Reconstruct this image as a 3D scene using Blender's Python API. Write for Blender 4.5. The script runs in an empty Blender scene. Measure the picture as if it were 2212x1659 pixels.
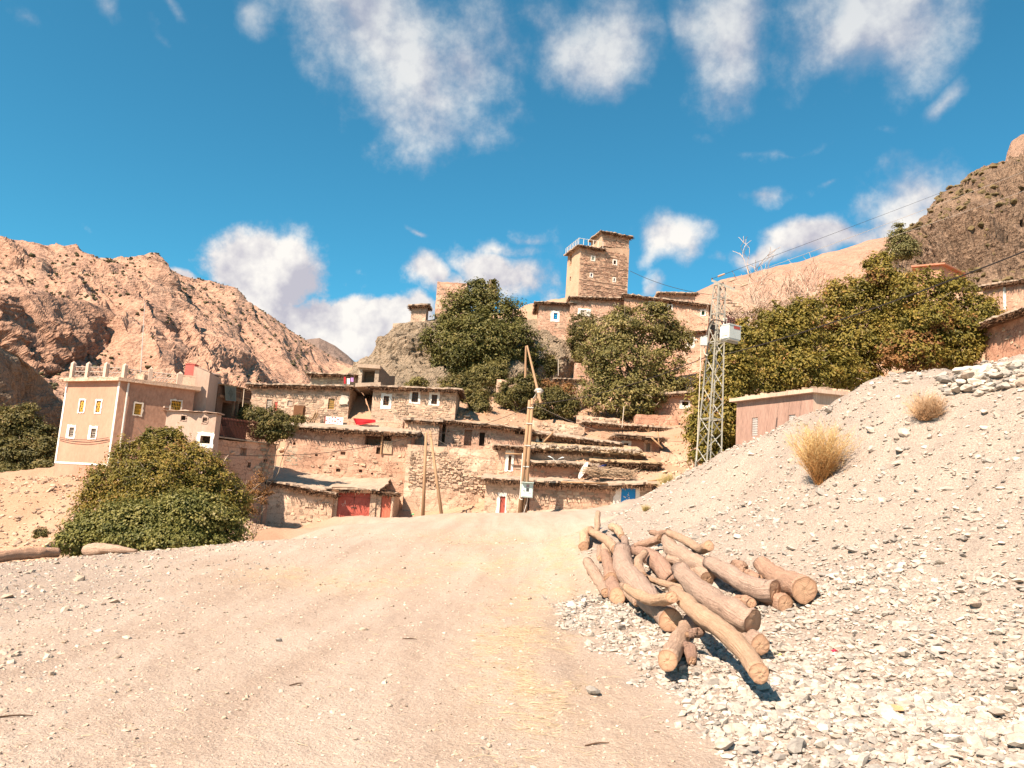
import bpy, math, random
import numpy as np
random.seed(7); rng = np.random.default_rng(11)
scene = bpy.context.scene; C = scene.collection
# ------------------------------------------------------------------ camera
EYE = np.array([0.0, 0.0, 1.6]); FPX = 1791.0            # focal length in 2212-px-wide picture units
PITCH = math.radians(8.7); ROLL = math.radians(3.8)
FW = np.array([0, math.cos(PITCH), math.sin(PITCH)])
U0 = np.array([0, -math.sin(PITCH), math.cos(PITCH)]); R0 = np.array([1.0, 0, 0])
RT = R0*math.cos(ROLL) + U0*math.sin(ROLL)
UP = U0*math.cos(ROLL) - R0*math.sin(ROLL)
cam = bpy.data.cameras.new('camera'); camo = bpy.data.objects.new('camera', cam); C.objects.link(camo)
cam.sensor_width = 36; cam.lens = 36*FPX/2212; cam.clip_start = .1; cam.clip_end = 9000
from mathutils import Matrix, Vector
m = Matrix.Identity(4)
for i in range(3):
    m[i][0] = RT[i]; m[i][1] = UP[i]; m[i][2] = -FW[i]; m[i][3] = EYE[i]
camo.matrix_world = m; scene.camera = camo
# ------------------------------------------------------------------ light
SUN_AZ = math.radians(43)      # left of straight behind the camera
SUN_EL = math.radians(46)
SDIR = np.array([-math.sin(SUN_AZ)*math.cos(SUN_EL), -math.cos(SUN_AZ)*math.cos(SUN_EL), math.sin(SUN_EL)])
sl = bpy.data.lights.new('sun', 'SUN'); sl.energy = 5.0; sl.angle = math.radians(.5); sl.color = (1, .82, .655)
so = bpy.data.objects.new('sun', sl); C.objects.link(so)
so.rotation_euler = Vector(-SDIR).to_track_quat('-Z', 'Y').to_euler(); so.location = (-30, -30, 60)
scene.view_settings.view_transform = 'Standard'; scene.view_settings.look = 'None'
scene.view_settings.gamma = 1; scene.view_settings.use_curve_mapping = False
scene.view_settings.exposure = 1.34
scene.cycles.max_bounces = 5; scene.cycles.diffuse_bounces = 3; scene.cycles.glossy_bounces = 2; scene.cycles.transparent_max_bounces = 6
scene.cycles.caustics_reflective = False; scene.cycles.caustics_refractive = False
scene.render.resolution_x = 1024; scene.render.resolution_y = 768

def ray(px, py):
    return FW + RT*((px-1106)/FPX) + UP*((829.5-py)/FPX)
def P(px, py, Y):                                        # picture position + depth -> point in the place
    d = ray(px, py); return EYE + d*(Y/d[1])
def proj(p):
    v = np.asarray(p)-EYE; w = v@FW
    return 1106+FPX*(v@RT)/w, 829.5-FPX*(v@UP)/w
ZO = {1:(0,493.7,.248), 2:(98.7,757.1,.2232), 3:(493.7,757.1,.248), 4:(822.9,471.8,.248), 5:(987.5,822.9,.248),
      6:(1316.6,548.6,.248), 7:(1663.4,274.3,.248), 8:(1663.4,658.3,.248), 9:(1206.9,1086.2,.2728),
      10:(0,877.8,.248), 11:(1152.1,822.9,.1488), 12:(1426.4,576,.2645), 0:(0,0,1)}
def Z(k, x, y):
    o = ZO[k]; return o[0]+o[2]*x, o[1]+o[2]*y

# ------------------------------------------------------------------ world: sky with clouds
W = bpy.data.worlds.new('World'); scene.world = W; W.use_nodes = True
nt = W.node_tree; N = nt.nodes; Lk = nt.links; N.clear()
def nd(t, **k):
    n = N.new(t)
    for a, b in k.items(): setattr(n, a, b)
    return n
def sock(x, s):
    if hasattr(x, 'is_output'): Lk.new(x, s)
    else: s.default_value = x
def mth(op, a, b=0.0, c=None, clamp=False):
    n = nd('ShaderNodeMath', operation=op, use_clamp=clamp)
    sock(a, n.inputs[0]); sock(b, n.inputs[1])
    if c is not None: sock(c, n.inputs[2])
    return n.outputs[0]
def vth(op, a, b=(0,0,0), out=0):
    n = nd('ShaderNodeVectorMath', operation=op); sock(a, n.inputs[0]); sock(b, n.inputs[1]); return n.outputs[out]
out = nd('ShaderNodeOutputWorld'); bg = nd('ShaderNodeBackground'); Lk.new(bg.outputs[0], out.inputs[0])
sky = nd('ShaderNodeTexSky', sky_type='NISHITA', sun_disc=False, sun_elevation=SUN_EL,
         sun_rotation=math.atan2(SDIR[0], SDIR[1]), altitude=1500, air_density=1.0, dust_density=.7, ozone_density=3.0)
SKY_STR = .065; bg.inputs[1].default_value = SKY_STR
tint = nd('ShaderNodeMix', data_type='RGBA', blend_type='MULTIPLY'); tint.inputs[0].default_value = 1
Lk.new(sky.outputs[0], tint.inputs[6]); tint.inputs[7].default_value = (.36, 1.06, 1.02, 1)
tc = nd('ShaderNodeTexCoord'); dirn = tc.outputs['Generated']
def wnoise(vec, scale, detail=6, rough=.6, dist=0, col=False):
    n = nd('ShaderNodeTexNoise'); n.inputs['Scale'].default_value = scale; n.inputs['Detail'].default_value = detail
    n.inputs['Roughness'].default_value = rough; n.inputs['Distortion'].default_value = dist
    Lk.new(vec, n.inputs['Vector']); return n.outputs[1 if col else 0]
warpc = wnoise(dirn, 8, 2, .6, 0, True)
wv = vth('SCALE', vth('SUBTRACT', warpc, (.5,.5,.5))); wv.node.inputs[3].default_value = .11
dw = vth('ADD', dirn, wv)
# (x, y, half width, half height, tilt degrees, weight): billowy low clouds and thin high ones
CLOUDS = [(600,565,120,66,8,1.15),(700,700,100,60,0,1.25),(790,735,100,52,10,1.25),(860,690,60,38,-20,.9),(550,650,90,42,20,1.0),(395,590,58,34,15,1.1),
  (905,590,48,48,0,.85),(905,500,30,16,20,.55),(1090,600,130,52,12,1.0),(1110,540,90,45,0,.62),(1160,505,40,30,0,.5),(985,620,60,34,0,.8),
  (1475,505,95,48,0,.85),(1415,585,20,30,0,.5),(1570,575,40,22,0,.55),(1650,420,36,22,0,.5),(1760,412,25,12,0,.45),
  (1790,525,120,34,-8,.95),(1640,570,60,25,-8,.7),(2010,440,110,80,-20,.9),(1965,485,70,34,-25,.95),(1905,405,40,16,0,.45),
  (800,30,300,120,36,1.15),(1000,150,95,115,25,.95),(1030,225,30,50,0,.62),(1200,60,60,60,0,.6),(1310,75,125,95,-25,1.05),(1195,160,40,50,0,.55),
  (1575,65,85,130,0,1.08),(1590,170,60,40,0,.6),(1900,45,170,95,-20,1.05),(1830,150,90,60,0,.6),(2055,205,65,24,-50,.52),
  (200,40,28,65,-35,.55),(375,12,55,22,30,.6),(325,85,48,34,35,.52),(50,40,75,45,20,.45),(120,425,50,14,25,.33),(560,20,60,40,30,.5),(1700,300,260,14,-4,.30)]
acc = None
def addcloud(c, hw, hh, tilt, w):
    global acc
    c = c/np.linalg.norm(c); e = np.cross(c, [0,0,1.0]); e /= np.linalg.norm(e); u = np.cross(e, c)
    t = math.radians(tilt+3.8); t1 = e*math.cos(t)-u*math.sin(t); t2 = e*math.sin(t)+u*math.cos(t)
    mp = nd('ShaderNodeMapping', vector_type='TEXTURE'); Lk.new(dw, mp.inputs[0]); mp.inputs[1].default_value = tuple(c)
    mp.inputs[2].default_value = Matrix((t1, t2, np.cross(t1, t2))).transposed().to_euler(); mp.inputs[3].default_value = (hw*1.75, hh*1.75, .3)
    gr = nd('ShaderNodeTexGradient', gradient_type='SPHERICAL'); Lk.new(mp.outputs[0], gr.inputs[0])
    g = mth('MULTIPLY', gr.outputs[1], w*1.35)
    acc = g if acc is None else mth('MAXIMUM', acc, g)
for (x, y, rx, ry, tl, w) in CLOUDS: addcloud(ray(x, y), rx/FPX, ry/FPX, tl, w)
r2_ = random.Random(3)
for k in range(7):                                        # the same kind of clouds all round
    az = math.radians(60+k*38+r2_.uniform(-8,8)); el = math.radians(r2_.uniform(12,65))
    addcloud(np.array([math.sin(az)*math.cos(el), math.cos(az)*math.cos(el), math.sin(el)]), r2_.uniform(.14,.30), r2_.uniform(.08,.18), r2_.uniform(-20,20), r2_.uniform(.8,1.05))
sep = nd('ShaderNodeSeparateXYZ'); Lk.new(dirn, sep.inputs[0])
fb = wnoise(dirn, 12, 7, .62, 0); fb2 = wnoise(vth('ADD', dirn, (-.015,-.01,.028)), 12, 4, .62, 0)
dens = mth('ADD', acc, mth('MULTIPLY', mth('SUBTRACT', fb, .5), 1.9))
mr = nd('ShaderNodeMapRange', interpolation_type='SMOOTHSTEP'); Lk.new(dens, mr.inputs[0])
mr.inputs[1].default_value = .34
hi = nd('ShaderNodeMapRange'); Lk.new(sep.outputs[2], hi.inputs[0]); hi.inputs[1].default_value = .22; hi.inputs[2].default_value = .45; hi.inputs[3].default_value = .66; hi.inputs[4].default_value = 1.45; Lk.new(hi.outputs[0], mr.inputs[2])
cover = mth('MULTIPLY', mr.outputs[0], mth('GREATER_THAN', acc, .02))
dens2 = mth('ADD', acc, mth('MULTIPLY', mth('SUBTRACT', fb2, .5), 1.9))
lit = nd('ShaderNodeMapRange'); Lk.new(mth('SUBTRACT', dens, mth('MULTIPLY', dens2, .85)), lit.inputs[0])
lit.inputs[1].default_value = -.1; lit.inputs[2].default_value = .35
ccol = nd('ShaderNodeMix', data_type='RGBA'); Lk.new(lit.outputs[0], ccol.inputs[0])
K = 1/SKY_STR
ccol.inputs[6].default_value = (.225*K, .22*K, .25*K, 1); ccol.inputs[7].default_value = (.40*K, .385*K, .365*K, 1)
W.cycles.sampling_method = 'MANUAL'; W.cycles.sample_map_resolution = 256
# clouds higher up are thinner and see-through
thin = nd('ShaderNodeMapRange'); Lk.new(sep.outputs[2], thin.inputs[0]); thin.inputs[1].default_value = .32; thin.inputs[2].default_value = .58
thin.inputs[3].default_value = 1; thin.inputs[4].default_value = .66
mixc = nd('ShaderNodeMix', data_type='RGBA'); Lk.new(mth('MULTIPLY', cover, thin.outputs[0]), mixc.inputs[0])
Lk.new(tint.outputs[2], mixc.inputs[6]); Lk.new(ccol.outputs[2], mixc.inputs[7]); Lk.new(mixc.outputs[2], bg.inputs[0])

# ------------------------------------------------------------------ numeric noise
def _h(ix, iy, iz, s):
    n = (ix*374761393 + iy*668265263 + iz*2147483647 + s*974634777) & 0xffffffff
    n = ((n ^ (n >> 13))*1274126177) & 0xffffffff
    n = ((n ^ (n >> 16))*2246822519) & 0xffffffff
    return ((n ^ (n >> 15)) & 0xffff)/65535.0
def noise3(p, s=0):
    p = np.asarray(p, float); i = np.floor(p).astype(np.int64); f = p-i; f = f*f*f*(f*(f*6-15)+10)
    r = 0
    for a in (0,1):
        wa = f[...,0] if a else 1-f[...,0]
        for b in (0,1):
            wb = f[...,1] if b else 1-f[...,1]
            for c in (0,1):
                wc = f[...,2] if c else 1-f[...,2]
                r = r + wa*wb*wc*_h(i[...,0]+a, i[...,1]+b, i[...,2]+c, s)
    return r*2-1
def fbm(p, o=4, s=0, g=.5):
    a = 1; t = 0; r = 0; p = np.asarray(p, float)
    for k in range(o):
        r = r + a*noise3(p, s+k); t += a; a *= g; p = p*2.03
    return r/t
def ridged(p, o=4, s=0):
    a = 1; t = 0; r = 0; p = np.asarray(p, float)
    for k in range(o):
        r = r + a*(1-2*np.abs(noise3(p, s+k))); t += a; a *= .5; p = p*2.1
    return r/t
def xyz(x, y, z=0):
    x = np.asarray(x, float); return np.stack([x, np.asarray(y, float)+0*x, np.zeros_like(x)+z], -1)

# ------------------------------------------------------------------ mesh helpers
def npmesh(name, V, F, mat, smooth=False, attrs=None):
    V = np.asarray(V, np.float32).reshape(-1,3); me = bpy.data.meshes.new(name)
    if isinstance(F, np.ndarray):
        nf, k = F.shape; tot = np.full(nf, k, np.int32); idx = F.astype(np.int32).ravel()
    else:
        tot = np.array([len(f) for f in F], np.int32); idx = np.array([i for f in F for i in f], np.int32); nf = len(F)
    st = np.zeros(nf, np.int32); st[1:] = np.cumsum(tot)[:-1]
    me.vertices.add(len(V)); me.vertices.foreach_set('co', V.ravel())
    me.loops.add(len(idx)); me.loops.foreach_set('vertex_index', idx)
    me.polygons.add(nf); me.polygons.foreach_set('loop_start', st); me.polygons.foreach_set('loop_total', tot)
    me.polygons.foreach_set('use_smooth', np.full(nf, smooth))
    for an, av in (attrs or {}).items():
        at = me.attributes.new(an, 'FLOAT', 'POINT'); at.data.foreach_set('value', np.asarray(av, np.float32))
    me.update(calc_edges=True); me.validate()
    if mat is not None: me.materials.append(mat)
    return me
def put(name, me, parent=None, loc=None):
    o = bpy.data.objects.new(name, me); C.objects.link(o)
    if parent is not None: o.parent = parent
    if loc is not None: o.location = loc
    return o
def tag(o, label=None, cat=None, group=None, kind=None):
    if label: o['label'] = label
    if cat: o['category'] = cat
    if group: o['group'] = group
    if kind: o['kind'] = kind
    return o
def thing(name, label, cat, loc, group=None):
    o = bpy.data.objects.new(name, None); C.objects.link(o); o.location = tuple(loc); o.empty_display_size = .2
    return tag(o, label, cat, group)
def origin(o):
    v = np.array(o.location, float)
    while o.parent is not None: o = o.parent; v = v+np.array(o.location, float)
    return v
def part(name, parent, V, F, mat, smooth=False, attrs=None, kind=None):   # V in world coordinates
    V = np.asarray(V, float).reshape(-1,3)
    me = npmesh(name, V-origin(parent), F, mat, smooth, attrs)
    return tag(put(name, me, parent), kind=kind)
def solo(name, V, F, mat, label, cat, smooth=False, attrs=None, group=None, kind=None):
    V = np.asarray(V, float).reshape(-1,3); c = V.mean(0); c[2] = V[:,2].min()
    return tag(put(name, npmesh(name, V-c, F, mat, smooth, attrs), None, tuple(c)), label, cat, group, kind)
class MB:                                               # collects shapes for one mesh
    def __init__(s): s.V = []; s.F = []; s.n = 0; s.A = []
    def add(s, V, F, t=0.0):
        V = np.asarray(V, float).reshape(-1,3); s.V.append(V); s.F += [tuple(int(i)+s.n for i in f) for f in F]; s.n += len(V)
        s.A.append(np.full(len(V), t)); return s
    def box(s, c, ax, ay, az, t=0.0):                   # centre, three half-axis vectors
        c, ax, ay, az = map(lambda q: np.asarray(q, float), (c, ax, ay, az))
        V = [c+i*ax+j*ay+k*az for i in (-1,1) for j in (-1,1) for k in (-1,1)]
        return s.add(V, [(0,1,3,2),(4,6,7,5),(0,4,5,1),(2,3,7,6),(0,2,6,4),(1,5,7,3)], t)
    def tube(s, pts, r, n=8, cap=True, t=0.0):
        V, F = tube(pts, r, n, cap); return s.add(V, F, t)
    def build(s, name, parent, mat, smooth=False, kind=None):
        return part(name, parent, np.concatenate(s.V), s.F, mat, smooth, {'tint': np.concatenate(s.A)}, kind)
    def solo(s, name, mat, label, cat, smooth=False, group=None, kind=None):
        return solo(name, np.concatenate(s.V), s.F, mat, label, cat, smooth, {'tint': np.concatenate(s.A)}, group, kind)
def frames(pts):
    pts = np.asarray(pts, float); T = np.gradient(pts, axis=0); T /= np.linalg.norm(T, axis=1)[:,None]+1e-9
    ref = np.array([0,0,1.0]) if abs(T[0][2]) < .9 else np.array([1.0,0,0])
    A = []; a = np.cross(T[0], ref); a /= np.linalg.norm(a)
    for t in T:
        a = a-t*(a@t); a /= np.linalg.norm(a)+1e-9; A.append(a)
    A = np.array(A); return T, A, np.cross(T, A)
def tube(pts, r, n=8, cap=True):
    pts = np.asarray(pts, float); r = np.broadcast_to(np.asarray(r, float), (len(pts),))
    T, A, B = frames(pts); th = np.arange(n)*2*math.pi/n
    V = pts[:,None,:] + r[:,None,None]*(np.cos(th)[None,:,None]*A[:,None,:]+np.sin(th)[None,:,None]*B[:,None,:])
    F = [(i*n+j, i*n+(j+1)%n, (i+1)*n+(j+1)%n, (i+1)*n+j) for i in range(len(pts)-1) for j in range(n)]
    V = V.reshape(-1,3)
    if cap: F += [tuple(range(n-1,-1,-1)), tuple((len(pts)-1)*n+j for j in range(n))]
    return V, F
def spline(pts, n):
    pts = np.asarray(pts, float)
    if len(pts) == 2: t = np.linspace(0,1,n)[:,None]; return pts[0]*(1-t)+pts[1]*t
    q = np.vstack([2*pts[0]-pts[1], pts, 2*pts[-1]-pts[-2]]); o = []
    for u in np.linspace(0, len(pts)-1-1e-6, n):
        i = int(u); f = u-i; a, b, c, d = q[i], q[i+1], q[i+2], q[i+3]
        o.append(.5*((2*b)+(c-a)*f+(2*a-5*b+4*c-d)*f*f+(3*b-a-3*c+d)*f**3))
    return np.array(o)
def sticks(A, B, r):                                    # many thin three-sided sticks at once
    A = np.asarray(A, float); B = np.asarray(B, float); n = len(A); d = B-A; d /= np.linalg.norm(d, axis=1)[:,None]+1e-9
    ref = np.where(np.abs(d[:,2:3]) < .9, [[0,0,1.0]], [[1.0,0,0]]); a = np.cross(d, ref); a /= np.linalg.norm(a, axis=1)[:,None]+1e-9; b = np.cross(d, a)
    r = np.broadcast_to(np.asarray(r, float), (n,))[:,None]; V = np.zeros((n,6,3))
    for k in range(3):
        w = r*(math.cos(k*2.094)*a+math.sin(k*2.094)*b); V[:,k] = A+w; V[:,3+k] = B+w*.6
    q = np.array([[0,1,4,3],[1,2,5,4],[2,0,3,5]]); F = (np.arange(n)[:,None,None]*6+q[None]).reshape(-1,4)
    return V.reshape(-1,3), F
def rotmats(n, r=None):
    r = r or rng; q = r.normal(size=(n,4)); q /= np.linalg.norm(q, axis=1)[:,None]; w,x,y,z = q.T
    return np.stack([np.stack([1-2*(y*y+z*z),2*(x*y-z*w),2*(x*z+y*w)],-1), np.stack([2*(x*y+z*w),1-2*(x*x+z*z),2*(y*z-x*w)],-1), np.stack([2*(x*z-y*w),2*(y*z+x*w),1-2*(x*x+y*y)],-1)],1)

# ------------------------------------------------------------------ materials
def mat_new(name):
    m = bpy.data.materials.new(name); m.use_nodes = True; t = m.node_tree; t.nodes.clear()
    o = t.nodes.new('ShaderNodeOutputMaterial'); b = t.nodes.new('ShaderNodeBsdfPrincipled'); t.links.new(b.outputs[0], o.inputs[0])
    b.inputs['Specular IOR Level'].default_value = .2
    return m, t, b, o
def _pos(t, scale=(1,1,1)):
    g = t.nodes.new('ShaderNodeNewGeometry'); mp = t.nodes.new('ShaderNodeMapping'); t.links.new(g.outputs['Position'], mp.inputs[0]); mp.inputs[3].default_value = scale
    return mp.outputs[0]
def _noise(t, vec, sc, det=5, ro=.6, dist=0):
    n = t.nodes.new('ShaderNodeTexNoise'); n.inputs['Scale'].default_value = sc; n.inputs['Detail'].default_value = det
    n.inputs['Roughness'].default_value = ro; n.inputs['Distortion'].default_value = dist; t.links.new(vec, n.inputs['Vector']); return n.outputs[0]
def _ramp(t, fac, stops):
    r = t.nodes.new('ShaderNodeValToRGB'); e = r.color_ramp.elements
    while len(e) < len(stops): e.new(.5)
    for i, (p, c) in enumerate(stops): e[i].position = p; e[i].color = (*c, 1)
    t.links.new(fac, r.inputs[0]); return r.outputs[0]
def _mix(t, f, a, b, mode='MIX'):
    n = t.nodes.new('ShaderNodeMix'); n.data_type = 'RGBA'; n.blend_type = mode
    for v, k in ((f, 0), (a, 6), (b, 7)):
        if hasattr(v, 'is_output'): t.links.new(v, n.inputs[k])
        else: n.inputs[k].default_value = v if k == 0 else (*v, 1)
    return n.outputs[2]
def _math(t, op, a, b=0.0, clamp=False):
    n = t.nodes.new('ShaderNodeMath'); n.operation = op; n.use_clamp = clamp
    for v, s in ((a, n.inputs[0]), (b, n.inputs[1])):
        if hasattr(v, 'is_output'): t.links.new(v, s)
        else: s.default_value = v
    return n.outputs[0]
def _attr(t, name):
    a = t.nodes.new('ShaderNodeAttribute'); a.attribute_name = name; return a.outputs['Fac']
def _bump(t, b, h, strength, dist):
    n = t.nodes.new('ShaderNodeBump'); n.inputs['Strength'].default_value = strength; n.inputs['Distance'].default_value = dist
    t.links.new(h, n.inputs['Height']); t.links.new(n.outputs[0], b.inputs['Normal'])
MATS = {}
def M(name, c1=None, c2=None, scale=2.0, bump=.4, bdist=.05, bscale=None, rough=.9, c3=None, stretch=(1,1,1), tintvar=0.0, spec=None, fine=.25, earth=0.0):
    """general weathered surface: two or three tones in patches, fine grain, relief, and per-piece variation"""
    if name in MATS: return MATS[name]
    m, t, b, o = mat_new(name); MATS[name] = m
    p = _pos(t, stretch); n = _noise(t, p, scale, 6, .62, .3)
    st = [(.3, c1), (.68, c2)] if c3 is None else [(.25, c1), (.5, c2), (.75, c3)]
    col = _ramp(t, n, st)
    f = _noise(t, p, scale*14, 3, .6)
    col = _mix(t, fine, col, _ramp(t, f, [(.35, tuple(x*.45 for x in c1)), (.65, tuple(min(1,x*1.5) for x in c2))]))
    eh = None
    if earth:                                            # rammed-earth lifts, cracks, pits and pale salts
        g = t.nodes.new('ShaderNodeNewGeometry'); sx = t.nodes.new('ShaderNodeSeparateXYZ'); t.links.new(g.outputs['Position'], sx.inputs[0])
        zz = _math(t, 'ADD', _math(t, 'MULTIPLY', sx.outputs[2], 1.45), _math(t, 'MULTIPLY', n, .9)); lift = _math(t, 'LESS_THAN', _math(t, 'FRACT', zz), .07)
        vo = t.nodes.new('ShaderNodeTexVoronoi'); vo.feature = 'DISTANCE_TO_EDGE'; vo.inputs['Scale'].default_value = .75
        wp = t.nodes.new('ShaderNodeVectorMath'); wp.operation = 'ADD'; nc = t.nodes.new('ShaderNodeTexNoise'); nc.inputs['Scale'].default_value = 2.5; t.links.new(p, nc.inputs['Vector']); t.links.new(p, wp.inputs[0]); t.links.new(nc.outputs[1], wp.inputs[1]); t.links.new(wp.outputs[0], vo.inputs['Vector'])
        crack = _math(t, 'LESS_THAN', vo.outputs['Distance'], .018); pit = _math(t, 'GREATER_THAN', _noise(t, p, 3.3, 3, .6), .66)
        patch = _math(t, 'GREATER_THAN', _noise(t, p, .55, 5, .65, .5), .56)
        col = _mix(t, _math(t, 'MULTIPLY', patch, .45*earth), col, tuple(min(1, x*1.35) for x in (c3 or c2)))
        col = _mix(t, _math(t, 'MULTIPLY', crack, .55*earth), col, tuple(x*.35 for x in c1)); col = _mix(t, _math(t, 'MULTIPLY', lift, .35*earth), col, tuple(x*.55 for x in c1)); col = _mix(t, _math(t, 'MULTIPLY', pit, .4*earth), col, tuple(x*.6 for x in c1))
        eh = _math(t, 'MULTIPLY', _math(t, 'ADD', _math(t, 'ADD', crack, _math(t, 'MULTIPLY', lift, .6)), _math(t, 'MULTIPLY', pit, .5)), -.6)
    if tintvar:
        oi = t.nodes.new('ShaderNodeObjectInfo'); r = _math(t, 'FRACT', _math(t, 'ADD', _attr(t, 'tint'), oi.outputs['Random']))
        col = _mix(t, 1.0, col, _ramp(t, r, [(0, (1-tintvar,)*3), (.5, (1, 1, 1)), (1, (1+tintvar, 1+tintvar*.92, 1+tintvar*.8))]), 'MULTIPLY')
    t.links.new(col, b.inputs['Base Color']); b.inputs['Roughness'].default_value = rough
    if spec is not None: b.inputs['Specular IOR Level'].default_value = spec
    if bump:
        h = _math(t, 'ADD', _noise(t, p, bscale or scale*3, 6, .65), _math(t, 'MULTIPLY', f, .35)); h = h if eh is None else _math(t, 'ADD', h, eh); _bump(t, b, h, bump, bdist)
    return m
# ------------------------------------------------------------------ terrain
CP = [(0,-12,0),(-15,-12,0),(14,-12,2.2),(30,-10,5),(0,3,0),(-3,4,-.02),(3,4,.05),(0,10,.16),(-5,10,.12),(0,18,.55),(-3.5,18,.5),(-3,28,.95),(0,40,1.12),(-2,52,1.1),(3,45,1.35),
      (-14,0,-.1),(-9,10,.05),(-7.2,14.5,.2),(-8.9,14.2,.13),(-10.2,13.8,.08),(-7.6,16.2,.27),(-11.6,18.2,-1.5),(-14,23,-3),(-10,24,-1.6),(-6.2,20,.45),(-5.4,27,.75),(-4.6,36,.85),(-9,36,-1.3),(-11,46,-1.3),(-20,30,-4.5),(-30,20,-5),(-60,10,-9),(-70,70,-9),
      (2.2,8,.12),(3.6,6,.35),(5.5,7.5,.9),(8,6.5,1.9),(12,6,3.4),(20,4,5.5),(2.0,18,1.0),(2.8,24,1.2)]
# (picture x, y, depth): ridge of the gravel bank, its foot, and the feet of the houses up the hillside
CPX = [(2330,765,13.5),(2212,818,14.3),(2122,808,14.8),(2043,822,15.3),(1949,834,16),(1874,858,16.6),(1837,868,17),(1787,894,17.6),(1725,926,18.4),(1663,944,19.2),(1589,968,20.4),(1540,998,21.5),(1480,1030,23),(1400,1090,26.5),
       (2300,1000,11.2),(2000,1080,12.6),(1770,1060,14.6),(1560,1100,18),(2212,1330,8.6),(1980,1280,10.2),(1760,1265,11.6),(1480,1180,15.5),(1290,1165,18.6),(2212,1560,6.9),(1950,1480,8),
       (2212,900,19),(1900,960,21),(1750,1000,23),(1600,1050,26),(1480,1085,29),(2212,960,27),(1900,970,29),(1600,1045,32),(1420,1085,34),(1440,1065,45),
       (1590,978,49),(1760,958,45),(1850,945,44),(1530,1020,42),(1480,1020,50),
       (540,1128,56),(717,1132,56.5),(850,1120,57),(900,1113,60),(1000,1108,60),(1050,1113,56),(1130,1112,56),(1330,1103,57),(1400,1078,57),(1480,1045,57),
       (560,1045,64),(850,1062,64),(530,1105,58),(440,1085,51),(330,1110,48),(115,1047,50),(270,1066,49),(0,1050,50),(-120,1040,52),(-120,1260,40),(0,1195,42.5),(90,1190,41),(170,1150,43),(250,1180,40),
       (540,907,70),(760,907,70),(900,907,69.5),(1000,907,69.5),(960,966,66),(1130,966,66),(1250,968,66),(1400,988,66),(1350,934,73),(1460,895,79),(1300,985,62.5),
       (1100,905,74),(1180,885,80),(1050,868,80),(900,840,86),(1000,835,88),(1150,805,95),(1170,802,98),(1300,802,98),(1450,800,97),(1300,648,108),(1360,645,112),(1500,724,99),(1620,735,92),(1500,860,82),
       (1800,880,62),(2050,815,64),(1700,950,54),(2160,795,62),(2280,780,61),(2000,625,100),(2150,640,92),(2400,640,95),(1800,690,112),
       (60,1100,70),(-100,1100,75),(-400,1150,75),(700,858,88),(600,880,95),(400,960,95),(200,1020,95),(800,830,92)]
cp = np.array([list(c) for c in CP]+[list(P(*c)) for c in CPX], float)
def _k(r2): return np.where(r2 > 1e-9, .5*r2*np.log(np.maximum(r2, 1e-9)), 0)
def _fit(c):
    n = len(c); d = ((c[:,None,:2]-c[None,:,:2])**2).sum(-1); A = np.zeros((n+3, n+3)); A[:n,:n] = _k(d)+np.eye(n)*.08
    A[:n,n] = 1; A[:n,n+1:] = c[:,:2]; A[n:,:n] = A[:n,n:].T; b = np.zeros(n+3); b[:n] = c[:,2]; return np.linalg.solve(A, b)
TW = _fit(cp)
def H0(x, y):
    x = np.asarray(x, float); y = np.asarray(y, float); sh = x.shape; x = x.ravel(); y = y.ravel(); r = np.hypot(x, y); RM = 118.0
    s = np.minimum(1, RM/np.maximum(r, 1e-6)); xc, yc = x*s, y*s; n = len(cp); z = np.zeros_like(x)
    for i in range(0, len(x), 40000):
        j = slice(i, i+40000); d = (xc[j,None]-cp[None,:,0])**2+(yc[j,None]-cp[None,:,1])**2
        z[j] = _k(d)@TW[:n]+TW[n]+TW[n+1]*xc[j]+TW[n+2]*yc[j]
    f = np.clip((r-RM)/260, 0, 1); f = f*f*(3-2*f); z = z*(1-f)+(-14)*f
    return np.clip(z, -16, 60).reshape(sh)
def gravel_mask(x, y):
    """1 on the gravel bank and its apron, 0 on the packed earth of the track"""
    x = np.asarray(x, float); y = np.asarray(y, float)
    e = np.interp(y, [0,4,6,8,10,13,17,22,30,40,50], [.8,.85,.9,.8,.85,1.15,1.7,2.6,3.9,5.5,9])
    g = (x-e)/.9+.7*noise3(xyz(x*.9, y*.5), 5)+.5*noise3(xyz(x*3, y*2), 6)
    return np.clip(g+.3, 0, 1)*np.clip((62-y)/14, 0, 1)
def micro(x, y):
    g = gravel_mask(x, y); r = np.hypot(x, y)
    z = .025*fbm(xyz(x*.5, y*.5), 3, 1)+.012*fbm(xyz(x*5, y*5), 3, 2)*np.clip(40/r,0,1)
    z += g*(.16*fbm(xyz(x*.55, y*.55), 3, 3)+.07*fbm(xyz(x*2.5, y*2.5), 3, 4)); b_ = g*np.clip((x-3.2)/1.5, 0, 1)*np.clip((30-r)/8, 0, 1); z += b_*(.13*ridged(xyz(x*.5+.3*y, y*.9), 4, 14)+.06*np.floor(3*fbm(xyz(x*1.3, y*1.3), 3, 17))/2)
    hill = np.clip((r-40)/20, 0, 1)*np.clip((np.abs(x+1)-3)/6+np.clip((y-58)/3,0,1), 0, 1); z += hill*(.7*fbm(xyz(x*.2, y*.2), 4, 8)+.25*fbm(xyz(x*.9, y*.9), 3, 9))
    return z
def H(x, y): return H0(x, y)+micro(x, y)
def h1(x, y): return float(H(np.array([x]), np.array([y]))[0])
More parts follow.
